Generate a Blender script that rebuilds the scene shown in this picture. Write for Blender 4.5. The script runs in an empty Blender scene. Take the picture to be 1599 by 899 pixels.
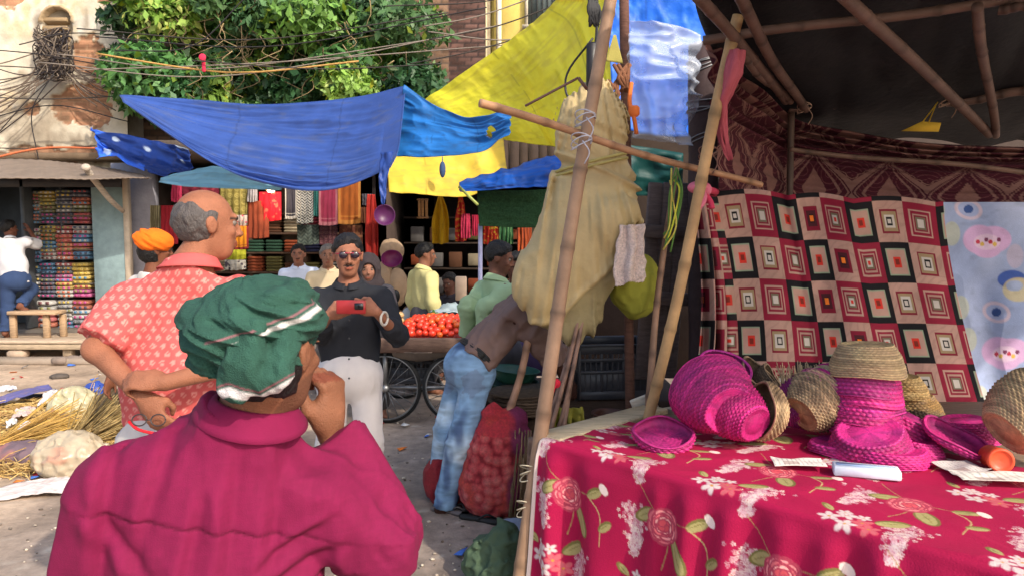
import bpy, math, random
import numpy as np
from math import sin, cos, pi, radians, sqrt
random.seed(7); RNG = np.random.default_rng(7)
S = bpy.context.scene
# ---------------------------------------------------------------- camera
F, CX, CY, HZ = 1155.0, 799.5, 449.5, 1.65
PITCH = math.atan(84.5 / F)
cd = bpy.data.cameras.new('camera'); cam = bpy.data.objects.new('camera', cd)
S.collection.objects.link(cam); S.camera = cam
cam.location = (0, 0, HZ); cam.rotation_euler = (pi/2 - PITCH, 0, 0)
cd.sensor_width = 36; cd.lens = 36*F/1599; cd.clip_start = .05; cd.clip_end = 500
# ---------------------------------------------------------------- light
SUN_EL, SUN_AZ = radians(37), radians(141)
W = bpy.data.worlds.new('World'); S.world = W; W.use_nodes = True
nt = W.node_tree; bg = nt.nodes['Background']
sk = nt.nodes.new('ShaderNodeTexSky'); sk.sky_type = 'NISHITA'; sk.sun_disc = False
sk.sun_elevation = SUN_EL; sk.sun_rotation = SUN_AZ; sk.dust_density = 3.0
nt.links.new(sk.outputs[0], bg.inputs[0]); bg.inputs[1].default_value = .15
sd = bpy.data.lights.new('sun', 'SUN'); sun = bpy.data.objects.new('sun', sd); S.collection.objects.link(sun)
sd.energy = 2.0; sd.angle = radians(.8); sd.color = (1, .9, .76)
import mathutils
_d = mathutils.Vector((sin(SUN_AZ)*cos(SUN_EL), cos(SUN_AZ)*cos(SUN_EL), sin(SUN_EL)))
sun.rotation_euler = _d.to_track_quat('Z', 'Y').to_euler(); sun.location = (4, -6, 8)
S.view_settings.view_transform = 'Standard'; S.view_settings.look = 'None'
S.view_settings.exposure = .95; S.view_settings.gamma = 1
# ---------------------------------------------------------------- helpers
V = lambda *a: np.array(a, float)
def ray(px, py):
    x = (px-CX)/F; y = -(py-CY)/F
    return V(x, cos(PITCH)+y*sin(PITCH), -sin(PITCH)+y*cos(PITCH))
def at(px, py, Y):
    d = ray(px, py); return V(0, 0, HZ)+d*(Y/d[1])
def atz(px, py, z=0.0):
    d = ray(px, py); return V(0, 0, HZ)+d*((z-HZ)/d[2])
def nrm(v):
    v = np.asarray(v, float); return v/(np.linalg.norm(v)+1e-12)
_T = RNG.random((32, 32, 32)).astype(np.float32)
def vnoise(P):
    P = np.asarray(P, float); i = np.floor(P).astype(int); f = P-i; f = f*f*(3-2*f)
    a = i & 31; b = (i+1) & 31; r = 0
    for dx in (0, 1):
        wx = f[:, 0] if dx else 1-f[:, 0]; X = b[:, 0] if dx else a[:, 0]
        for dy in (0, 1):
            wy = f[:, 1] if dy else 1-f[:, 1]; Y = b[:, 1] if dy else a[:, 1]
            for dz in (0, 1):
                wz = f[:, 2] if dz else 1-f[:, 2]; Z = b[:, 2] if dz else a[:, 2]
                r = r+wx*wy*wz*_T[X, Y, Z]
    return r*2-1
def fbm(P, o=3):
    r = 0; a = 1.0; P = np.asarray(P, float)
    for k in range(o): r = r+a*vnoise(P*(2**k)+k*17.3); a *= .5
    return r
def ridge(P, o=2):
    r = 0; a = 1.0; P = np.asarray(P, float)
    for k in range(o): r = r+a*(1-2*np.abs(vnoise(P*(2**k)+k*9.1))); a *= .5
    return r
WLOC = {}
def tag(o, label=None, cat=None, group=None, kind=None):
    if label: o['label'] = label
    if cat: o['category'] = cat
    if group: o['group'] = group
    if kind: o['kind'] = kind
    return o
def empty(name, loc, label=None, cat=None, group=None):
    o = bpy.data.objects.new(name, None); S.collection.objects.link(o)
    o.empty_display_size = .1
    o.location = tuple(float(v) for v in loc); WLOC[o.name] = V(*loc); return tag(o, label, cat, group)
def link_mesh(name, me, mat, parent=None, c=None, base=False, solid=0, smooth=True, label=None, cat=None, group=None, kind=None):
    n = len(me.vertices); co = np.empty(n*3, np.float32); me.vertices.foreach_get('co', co); co = co.reshape(-1, 3)
    if c is None:
        c = (co.min(0)+co.max(0))/2 if n else V(0, 0, 0)
        if base: c = V(c[0], c[1], co[:, 2].min())
    c = V(*c); co = co-c.astype(np.float32); me.vertices.foreach_set('co', co.ravel())
    o = bpy.data.objects.new(name, me); S.collection.objects.link(o)
    if mat: me.materials.append(mat)
    WLOC[o.name] = c
    if parent is not None:
        o.parent = parent; o.location = tuple(float(v) for v in c-WLOC[parent.name])
    else: o.location = tuple(float(v) for v in c)
    if smooth: me.polygons.foreach_set('use_smooth', [True]*len(me.polygons))
    if solid:
        m = o.modifiers.new('thick', 'SOLIDIFY'); m.thickness = solid; m.offset = 0
    me.update(); return tag(o, label, cat, group, kind)
def copy_tree(o, parent=None, loc=None, rot=None, scale=None):
    c = o.copy(); S.collection.objects.link(c); c.parent = parent
    if loc is not None: c.location = tuple(float(v) for v in loc)
    if rot is not None: c.rotation_euler = rot
    if scale is not None: c.scale = (scale,)*3 if np.isscalar(scale) else scale
    WLOC[c.name] = V(*c.location)
    for ch in list(o.children): copy_tree(ch, c)
    return c
def frame(z, x=None):
    z = nrm(z)
    if x is None: x = V(1, 0, 0) if abs(z[0]) < .9 else V(0, 1, 0)
    y = nrm(np.cross(z, x)); x = np.cross(y, z); return np.array([x, y, z])   # rows
def catmull(pts, n):
    pts = [V(*p) for p in pts]
    if len(pts) == 2: return [pts[0]+(pts[1]-pts[0])*t for t in np.linspace(0, 1, n)]
    P = [2*pts[0]-pts[1]]+pts+[2*pts[-1]-pts[-2]]; out = []
    for t in np.linspace(0, len(pts)-1-1e-9, n):
        i = int(t); u = t-i; a, b, c, d = P[i:i+4]
        out.append(.5*((2*b)+(c-a)*u+(2*a-5*b+4*c-d)*u*u+(3*b-a-3*c+d)*u**3))
    return out
class MB:
    def __init__(s): s.v = []; s.f = []; s.c = []; s.n = 0; s.col = (1, 1, 1)
    def add(s, v, f, c=None):
        v = np.asarray(v, float).reshape(-1, 3)
        s.v.append(v); s.f += [tuple(i+s.n for i in q) for q in f]
        cc = np.tile(np.asarray(s.col, float), (len(v), 1)) if c is None else np.asarray(c, float)
        s.c.append(cc); s.n += len(v)
    def box(s, c, size, R=None, bev=0.0, taper=1.0):
        hx, hy, hz = [a/2 for a in size]; R = np.eye(3) if R is None else R
        if bev <= 0:
            v = [(x*(taper if z > 0 else 1), y*(taper if z > 0 else 1), z) for z in (-hz, hz) for y in (-hy, hy) for x in (-hx, hx)]
            f = [(0, 2, 3, 1), (4, 5, 7, 6), (0, 1, 5, 4), (2, 6, 7, 3), (0, 4, 6, 2), (1, 3, 7, 5)]
        else:
            b = min(bev, hx*.9, hy*.9, hz*.9); v = []; f = []
            # rings: bottom inset, low, high, top inset
            def ring(x, y, z, k):
                k = min(k, x*.99, y*.99); return [(-x+k, -y, z), (x-k, -y, z), (x, -y+k, z), (x, y-k, z), (x-k, y, z), (-x+k, y, z), (-x, y-k, z), (-x, -y+k, z)]
            rs = [ring(hx-b, hy-b, -hz, b*.5), ring(hx, hy, -hz+b, b), ring(hx, hy, hz-b, b), ring(hx-b, hy-b, hz, b*.5)]
            for r in rs: v += r
            for i in range(3):
                for j in range(8): f.append((i*8+j, i*8+(j+1) % 8, i*8+8+(j+1) % 8, i*8+8+j))
            f.append(tuple(range(7, -1, -1))); f.append(tuple(range(24, 32)))
        s.add(np.array(v)@R+V(*c), f)
    def tube(s, pts, r, n=10, cap=True, jitter=0, cols=None):
        pts = [V(*p) for p in pts]; m = len(pts)
        r = [r]*m if np.isscalar(r) else list(r)
        v = []; x = None; cc = []
        for i, p in enumerate(pts):
            t = pts[min(i+1, m-1)]-pts[max(i-1, 0)]
            fr = frame(t, x if x is not None else None); x = fr[0]
            for k in range(n):
                a = 2*pi*k/n; rr = r[i]*(1+jitter*(random.random()-.5))
                v.append(p+rr*(cos(a)*fr[0]+sin(a)*fr[1]))
                if cols is not None: cc.append(cols[i])
        f = [(i*n+k, i*n+(k+1) % n, i*n+n+(k+1) % n, i*n+n+k) for i in range(m-1) for k in range(n)]
        if cap: f += [tuple(range(n-1, -1, -1)), tuple(range((m-1)*n, m*n))]
        s.add(v, f, cc if cols is not None else None)
    def lathe(s, prof, c=(0, 0, 0), R=None, n=32, fn=None, close=False):
        R = np.eye(3) if R is None else R; v = []; m = len(prof)
        for j, (r, z) in enumerate(prof):
            for k in range(n):
                a = 2*pi*k/n; rr = r*(1 if fn is None else fn(a, j)); v.append((rr*cos(a), rr*sin(a), z))
        f = [(i*n+k, i*n+(k+1) % n, i*n+n+(k+1) % n, i*n+n+k) for i in range(m-1) for k in range(n)]
        if close: f += [tuple(range(n-1, -1, -1)), tuple(range((m-1)*n, m*n))]
        s.add(np.array(v)@R+V(*c), f)
    def ell(s, c, r, R=None, n=16, m=10):
        R = np.eye(3) if R is None else R; v = []
        for i in range(m+1):
            t = -pi/2+pi*i/m
            for k in range(n): a = 2*pi*k/n; v.append((r[0]*cos(t)*cos(a), r[1]*cos(t)*sin(a), r[2]*sin(t)))
        f = [(i*n+k, i*n+(k+1) % n, i*n+n+(k+1) % n, i*n+n+k) for i in range(m) for k in range(n)]
        s.add(np.array(v)@R+V(*c), f)
    def poly(s, pts): s.add(pts, [tuple(range(len(pts)))])
    def prism(s, pts, d):
        pts = [V(*p) for p in pts]; n = len(pts); d = V(*d)
        v = pts+[p+d for p in pts]
        s.add(v, [tuple(range(n-1, -1, -1)), tuple(range(n, 2*n))]+[(i, (i+1) % n, n+(i+1) % n, n+i) for i in range(n)])
    def build(s, name, mat, parent=None, **kw):
        v = np.concatenate(s.v) if s.v else np.zeros((0, 3)); me = bpy.data.meshes.new(name)
        me.from_pydata(v.tolist(), [], s.f)
        setcol(me, np.concatenate(s.c))
        return link_mesh(name, me, mat, parent, **kw)
def setcol(me, c):
    at_ = me.color_attributes.new('Col', 'FLOAT_COLOR', 'POINT')
    a = np.ones((len(c), 4), np.float32); a[:, :3] = c; at_.data.foreach_set('color', a.ravel())
def lin(h):
    """sRGB 0-255 triple -> linear"""
    c = np.asarray(h, float)/255; return np.where(c <= .04045, c/12.92, ((c+.055)/1.055)**2.4)
# ---------------------------------------------------------------- grids / cloth
def grid_mesh(name, P, C, mat, parent=None, wrap=False, **kw):
    """P (m,n,3) C (m,n,3)"""
    m, n = P.shape[:2]; me = bpy.data.meshes.new(name)
    idx = np.arange(m*n).reshape(m, n)
    if wrap: nx = np.roll(idx, -1, 1); q = np.stack([idx[:-1], nx[:-1], nx[1:], idx[1:]], -1).reshape(-1, 4)
    else: q = np.stack([idx[:-1, :-1], idx[:-1, 1:], idx[1:, 1:], idx[1:, :-1]], -1).reshape(-1, 4)
    keep = kw.pop('keep', None)
    if keep is not None:
        k = keep.ravel(); q = q[k[q].all(1)]
        used = np.zeros(m*n, bool); used[q.ravel()] = True; remap = np.cumsum(used)-1; q = remap[q]
        Vv = P.reshape(-1, 3)[used]; Cc = C.reshape(-1, 3)[used]
    else: Vv = P.reshape(-1, 3); Cc = C.reshape(-1, 3)
    me.vertices.add(len(Vv)); me.vertices.foreach_set('co', Vv.astype(np.float32).ravel())
    me.loops.add(len(q)*4); me.loops.foreach_set('vertex_index', q.astype(np.int32).ravel())
    me.polygons.add(len(q)); me.polygons.foreach_set('loop_start', np.arange(0, len(q)*4, 4, dtype=np.int32))
    me.update(calc_edges=True); setcol(me, Cc)
    return link_mesh(name, me, mat, parent, **kw)
def surf(ctrl, m, n):
    """ctrl rows of points -> (m,n,3) catmull surface"""
    rows = [np.array(catmull(r, n)) for r in ctrl]; A = np.stack(rows)          # (R,n,3)
    out = np.empty((m, n, 3))
    for j in range(n): out[:, j] = np.array(catmull(A[:, j], m))
    return out
def gnormals(P):
    du = np.gradient(P, axis=0); dv = np.gradient(P, axis=1); N = np.cross(du, dv)
    return N/(np.linalg.norm(N, axis=2, keepdims=True)+1e-9)
def uvgrid(m, n): return np.meshgrid(np.linspace(0, 1, m), np.linspace(0, 1, n), indexing='ij')   # V(row), U(col)
def sheet(name, ctrl, mat, res=(60, 60), col=(.5, .5, .5), disp=None, colfn=None, solid=.003, holes=None, parent=None, **kw):
    P = surf(ctrl, *res); v, u = uvgrid(*res)
    if disp is not None: P = P+gnormals(P)*disp(u, v, P)[..., None]
    C = np.tile(np.asarray(col, float), res+(1,)) if colfn is None else colfn(u, v, P)
    keep = None if holes is None else ~holes(u, v, P)
    return grid_mesh(name, P, C, mat, parent, solid=solid, keep=keep, **kw)
def n2(u, v, su, sv, seed=0, o=2):
    Q = np.stack([u.ravel()*su+seed*3.7, v.ravel()*sv+seed*1.3, np.full(u.size, seed*7.77)], 1); return fbm(Q, o).reshape(u.shape)
def r2(u, v, su, sv, seed=0, o=2):
    Q = np.stack([u.ravel()*su+seed*3.7, v.ravel()*sv+seed*1.3, np.full(u.size, seed*7.77)], 1); return ridge(Q, o).reshape(u.shape)
# ---------------------------------------------------------------- SDF modelling
def cone(a, b, ra, rb):
    a = V(*a); b = V(*b)
    def f(P):
        d = b-a; L = max(float(d@d), 1e-9); t = np.clip((P-a)@d/L, 0, 1)
        return np.linalg.norm(P-a-t[:, None]*d, axis=1)-(ra+(rb-ra)*t)
    return f
def ellf(c, r, R=None):
    c = V(*c); r = V(*r)
    def f(P):
        Q = P-c
        if R is not None: Q = Q@R.T
        k = np.linalg.norm(Q/r, axis=1); k2 = np.linalg.norm(Q/(r*r), axis=1)+1e-9
        return k*(k-1)/k2
    return f
def boxf(c, h, R=None, rd=.01):
    c = V(*c); h = V(*h)-rd
    def f(P):
        Q = P-c
        if R is not None: Q = Q@R.T
        q = np.abs(Q)-h; return np.linalg.norm(np.maximum(q, 0), axis=1)+np.minimum(q.max(1), 0)-rd
    return f
def planef(p, n):
    p = V(*p); n = nrm(n); return lambda P: (P-p)@n           # negative behind the plane
def uni(fs, k=.02):
    def f(P):
        d = fs[0](P)
        for g in fs[1:]:
            e = g(P)
            if k <= 0: d = np.minimum(d, e)
            else:
                h = np.clip(.5+.5*(e-d)/k, 0, 1); d = e*(1-h)+d*h-k*h*(1-h)
        return d
    return f
def inter(*fs): return lambda P: np.max([g(P) for g in fs], axis=0)
def sub(f, g, k=.005):
    def h_(P):
        d = f(P); e = -g(P); h = np.clip(.5-.5*(d-e)/k, 0, 1); return d*(1-h)+e*h+k*h*(1-h)
    return h_
def dispf(f, g):
    def h_(P):
        d = np.array(f(P)); i = np.abs(d) < .045
        if i.any(): d[i] -= g(P[i])
        return d
    return h_
def nets(f, lo, hi, h):
    lo = V(*lo)-2*h; hi = V(*hi)+2*h; B = 6
    n = (np.ceil((hi-lo)/h/B).astype(int))*B+1; nb = (n-1)//B
    bi = np.stack(np.meshgrid(*[np.arange(k) for k in nb], indexing='ij'), -1).reshape(-1, 3)
    dc = f(lo+(bi+.5)*B*h)
    act = np.abs(dc) < B*h*1.35+.012
    G = np.repeat(np.repeat(np.repeat(dc.reshape(nb), B, 0), B, 1), B, 2)
    G = np.pad(G, ((0, 1),)*3, mode='edge').astype(np.float32)
    ofs = np.stack(np.meshgrid(*[np.arange(B+1)]*3, indexing='ij'), -1).reshape(-1, 3)
    A = bi[act]
    for i in range(0, len(A), 400):
        I = (A[i:i+400, None, :]*B+ofs[None]).reshape(-1, 3)
        G[I[:, 0], I[:, 1], I[:, 2]] = f(lo+I*h)
    s = G < 0
    cnt = sum(s[dx:dx+n[0]-1, dy:dy+n[1]-1, dz:dz+n[2]-1].astype(np.int8) for dx in (0, 1) for dy in (0, 1) for dz in (0, 1))
    mask = (cnt > 0) & (cnt < 8); cells = np.argwhere(mask)
    if len(cells) == 0: return np.zeros((0, 3)), np.zeros((0, 4), int)
    cid = -np.ones(mask.shape, np.int64); cid[mask] = np.arange(len(cells))
    acc = np.zeros((len(cells), 3)); w = np.zeros(len(cells))
    cor = [(x, y, z) for x in (0, 1) for y in (0, 1) for z in (0, 1)]
    val = {c: G[cells[:, 0]+c[0], cells[:, 1]+c[1], cells[:, 2]+c[2]].astype(float) for c in cor}
    for a in cor:
        for ax in range(3):
            if a[ax] == 0:
                b = list(a); b[ax] = 1; b = tuple(b); va, vb = val[a], val[b]; cr = (va < 0) != (vb < 0)
                t = np.where(cr, va/np.where(cr, va-vb, 1), 0)
                p = np.zeros((len(cells), 3))+np.array(a); p[:, ax] = t
                acc += p*cr[:, None]; w += cr
    verts = lo+(cells+acc/w[:, None])*h
    faces = []
    for ax in range(3):
        o1, o2 = [i for i in range(3) if i != ax]
        sl = [slice(None)]*3; sl2 = [slice(None)]*3; sl[ax] = slice(0, -1); sl2[ax] = slice(1, None)
        ch = s[tuple(sl)] != s[tuple(sl2)]; e = np.argwhere(ch)
        ok = (e[:, o1] > 0) & (e[:, o2] > 0) & (e[:, o1] < n[o1]-1) & (e[:, o2] < n[o2]-1); e = e[ok]
        def cc(d1, d2): q = e.copy(); q[:, o1] += d1; q[:, o2] += d2; return cid[q[:, 0], q[:, 1], q[:, 2]]
        q = np.stack([cc(-1, -1), cc(0, -1), cc(0, 0), cc(-1, 0)], 1)
        flip = ~s[e[:, 0], e[:, 1], e[:, 2]]
        if ax == 1: flip = ~flip
        q[flip] = q[flip][:, ::-1]; faces.append(q)
    q = np.concatenate(faces); return verts, q[(q >= 0).all(1)]
def sdf_obj(name, f, lo, hi, h, mat, parent=None, col=(.5, .5, .5), colfn=None, smoothit=1, **kw):
    v, q = nets(f, lo, hi, h)
    if smoothit and len(v):
        for _ in range(smoothit):
            acc = np.zeros_like(v); w = np.zeros(len(v))
            for i in range(4):
                a, b = q[:, i], q[:, (i+1) % 4]
                for k in range(3): acc[:, k] += np.bincount(a, v[b, k], len(v))+np.bincount(b, v[a, k], len(v))
                w += np.bincount(a, minlength=len(v))+np.bincount(b, minlength=len(v))
            v = .5*v+.5*acc/np.maximum(w, 1)[:, None]
    me = bpy.data.meshes.new(name)
    me.vertices.add(len(v)); me.vertices.foreach_set('co', v.astype(np.float32).ravel())
    me.loops.add(len(q)*4); me.loops.foreach_set('vertex_index', q.astype(np.int32).ravel())
    me.polygons.add(len(q)); me.polygons.foreach_set('loop_start', np.arange(0, len(q)*4, 4, dtype=np.int32))
    me.update(calc_edges=True)
    setcol(me, np.tile(np.asarray(col, float), (len(v), 1)) if colfn is None else colfn(v))
    return link_mesh(name, me, mat, parent, **kw)
# ---------------------------------------------------------------- materials
_M = {}
def M(name, color=None, rough=.85, var=.25, scale=6, bump=.25, bscale=60, metal=0, spec=.3, tint=None, translucent=0, alpha=1, stretch=None, weave=0, sheen=0, sss=0, emit=0, coat=0):
    if name in _M: return _M[name]
    m = bpy.data.materials.new(name); m.use_nodes = True; t = m.node_tree; N = t.nodes; L = t.links
    b = N['Principled BSDF']; b.inputs['Roughness'].default_value = rough; b.inputs['Metallic'].default_value = metal
    b.inputs['Specular IOR Level'].default_value = spec; b.inputs['Alpha'].default_value = alpha
    if sheen: b.inputs['Sheen Weight'].default_value = sheen
    if coat: b.inputs['Coat Weight'].default_value = coat
    if sss: b.inputs['Subsurface Weight'].default_value = sss; b.inputs['Subsurface Radius'].default_value = (.01, .004, .002); b.inputs['Subsurface Scale'].default_value = 1
    tc = N.new('ShaderNodeTexCoord'); mp = N.new('ShaderNodeMapping'); L.new(tc.outputs['Object'], mp.inputs[0])
    if stretch: mp.inputs['Scale'].default_value = stretch
    nz = N.new('ShaderNodeTexNoise'); nz.inputs['Scale'].default_value = scale; nz.inputs['Detail'].default_value = 7; nz.inputs['Roughness'].default_value = .65
    L.new(mp.outputs[0], nz.inputs['Vector'])
    if color is None: a = N.new('ShaderNodeAttribute'); a.attribute_name = 'Col'; src = a.outputs['Color']
    else: a = N.new('ShaderNodeRGB'); a.outputs[0].default_value = (*color, 1); src = a.outputs[0]
    if tint is not None:      # patches of a second colour (dirt, wear)
        mx = N.new('ShaderNodeMix'); mx.data_type = 'RGBA'; cr = N.new('ShaderNodeMapRange')
        n2_ = N.new('ShaderNodeTexNoise'); n2_.inputs['Scale'].default_value = scale*.45; n2_.inputs['Detail'].default_value = 6; L.new(mp.outputs[0], n2_.inputs['Vector'])
        L.new(n2_.outputs['Fac'], cr.inputs[0]); cr.inputs[1].default_value = .48; cr.inputs[2].default_value = .68
        L.new(cr.outputs[0], mx.inputs['Factor']); L.new(src, mx.inputs['A']); mx.inputs['B'].default_value = (*tint, 1); src = mx.outputs['Result']
    mr = N.new('ShaderNodeMapRange'); mr.inputs[1].default_value = .3; mr.inputs[2].default_value = .7
    mr.inputs[3].default_value = 1-var; mr.inputs[4].default_value = 1+var; L.new(nz.outputs['Fac'], mr.inputs[0])
    mul = N.new('ShaderNodeMix'); mul.data_type = 'RGBA'; mul.blend_type = 'MULTIPLY'; mul.inputs['Factor'].default_value = 1
    L.new(src, mul.inputs['A']); L.new(mr.outputs[0], mul.inputs['B']); L.new(mul.outputs['Result'], b.inputs['Base Color'])
    if bump:
        bn = N.new('ShaderNodeTexNoise'); bn.inputs['Scale'].default_value = bscale; bn.inputs['Detail'].default_value = 5; L.new(mp.outputs[0], bn.inputs['Vector'])
        h = bn.outputs['Fac']
        if weave:
            w1 = N.new('ShaderNodeTexWave'); w1.inputs['Scale'].default_value = weave; w1.bands_direction = 'X'; w1.inputs['Distortion'].default_value = 1.5
            w2 = N.new('ShaderNodeTexWave'); w2.inputs['Scale'].default_value = weave; w2.bands_direction = 'Z'; w2.inputs['Distortion'].default_value = 1.5
            L.new(tc.outputs['Object'], w1.inputs[0]); L.new(tc.outputs['Object'], w2.inputs[0])
            ad = N.new('ShaderNodeMath'); ad.operation = 'ADD'; L.new(w1.outputs['Fac'], ad.inputs[0]); L.new(w2.outputs['Fac'], ad.inputs[1])
            ad2 = N.new('ShaderNodeMath'); ad2.operation = 'ADD'; L.new(ad.outputs[0], ad2.inputs[0]); L.new(h, ad2.inputs[1]); h = ad2.outputs[0]
        bp = N.new('ShaderNodeBump'); bp.inputs['Strength'].default_value = bump; bp.inputs['Distance'].default_value = .01
        L.new(h, bp.inputs['Height']); L.new(bp.outputs[0], b.inputs['Normal'])
    if emit: L.new(src, b.inputs['Emission Color']); b.inputs['Emission Strength'].default_value = emit
    if translucent:
        tr = N.new('ShaderNodeBsdfTranslucent'); ms = N.new('ShaderNodeMixShader'); ms.inputs[0].default_value = translucent
        L.new(mul.outputs['Result'], tr.inputs[0]); L.new(b.outputs[0], ms.inputs[1]); L.new(tr.outputs[0], ms.inputs[2])
        L.new(ms.outputs[0], N['Material Output'].inputs[0])
    _M[name] = m; return m
def proj(P):
    P = np.asarray(P, float); q = P-V(0, 0, HZ)
    d = q[..., 1]*cos(PITCH)-q[..., 2]*sin(PITCH); u = q[..., 1]*sin(PITCH)+q[..., 2]*cos(PITCH)
    return CX+F*q[..., 0]/d, CY-F*u/d
def sm(x, a, b): t = np.clip((x-a)/(b-a), 0, 1); return t*t*(3-2*t)
def mixc(a, b, t): return a*(1-t[..., None])+np.asarray(b, float)*t[..., None]
# ---- common materials
wood = M('weathered_wood', None, .85, .3, 9, .5, 30, stretch=(1, 1, 6))
woodh = M('weathered_planks', None, .85, .3, 9, .5, 30, stretch=(1, 7, 7))
cloth = M('woven_cloth', None, .9, .10, 9, .25, 220)
tarpm = M('plastic_tarp', None, .5, .12, 3, .25, 35, spec=.4, translucent=.18)
paint = M('painted_metal', None, .5, .2, 7, .15, 50)
plas = M('moulded_plastic', None, .4, .12, 6, .08, 80, spec=.4)
wall_m = M('plaster_and_brick', None, .92, .22, 3.5, .5, 25)
bambm = M('bamboo_cane', None, .55, .22, 7, .2, 50, stretch=(1, 1, 1))
rubber = M('black_rubber', (.02, .02, .02), .6, .2, 9, .1, 60)
steel = M('dull_steel', (.25, .25, .25), .45, .3, 9, .1, 60, metal=.8)
def pbr(name, P0, P1, r0, r1, nodes=5, col=(.45, .3, .16), parent=None, crook=.01, **kw):
    """a bamboo cane: straight tapering culm with swollen nodes"""
    P0, P1 = V(*P0), V(*P1); L = np.linalg.norm(P1-P0); b = MB(); pts = []; rs = []; cs = []
    fr = frame(P1-P0); n = int(nodes*8)+1; ph = random.random()*6
    nd = np.sort((np.arange(nodes)+.5+.3*(RNG.random(nodes)-.5))/nodes)
    for t in np.linspace(0, 1, max(n, 24)*2):
        dmin = np.abs(nd-t).min()*L
        p = P0+(P1-P0)*t+fr[0]*crook*sin(t*5+ph)+fr[1]*crook*.7*sin(t*8+ph*2)
        r = (r0+(r1-r0)*t)*(1+.16*math.exp(-(dmin/.012)**2))
        k = 1-.45*math.exp(-(dmin/.02)**2)+.10*sin(t*31+ph)
        pts.append(p); rs.append(r); cs.append(np.array(col)*k)
    b.tube(pts, rs, 12, True, cols=cs)
    return b.build(name, bambm, parent, base=True, **kw)
# ---------------------------------------------------------------- ground
def ground():
    a = np.linspace(-1, 1, 520); xs = np.sinh(a*4.2)/np.sinh(4.2)*60; ys = 5+np.sinh(np.linspace(-1, 1, 520)*4.2)/np.sinh(4.2)*60
    X, Y = np.meshgrid(xs, ys, indexing='ij'); Q = np.stack([X.ravel(), Y.ravel(), X.ravel()*0], 1)
    big = fbm(Q*.5+5, 4).reshape(X.shape); med = fbm(Q*2.3, 4).reshape(X.shape); fine = fbm(Q*14, 3).reshape(X.shape)
    Z = .012*med+.004*fine
    sand = sm(-X*.42+.16*Y+big*.9-1.9, -.6, .8)          # dusty on the left, bare grey road to the right
    C = np.tile(lin((154, 138, 126)), X.shape+(1,)); C = mixc(C, lin((187, 163, 138)), sand*.85)
    C = C*(.9+.22*med+.12*fine)[..., None]
    C = mixc(C, lin((104, 92, 84)), sm(fbm(Q*1.1+31, 4).reshape(X.shape), .35, 1.0)*.6)
    st = sm(fbm(Q*7+90, 3).reshape(X.shape), .85, 1.1); C = mixc(C, lin((205, 195, 180)), st*.5)
    grid_mesh('ground', np.stack([X, Y, Z], -1), np.clip(C, .02, 1), M('dusty_road', None, .93, .22, 14, .55, 45), kind='structure')
ground()
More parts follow.
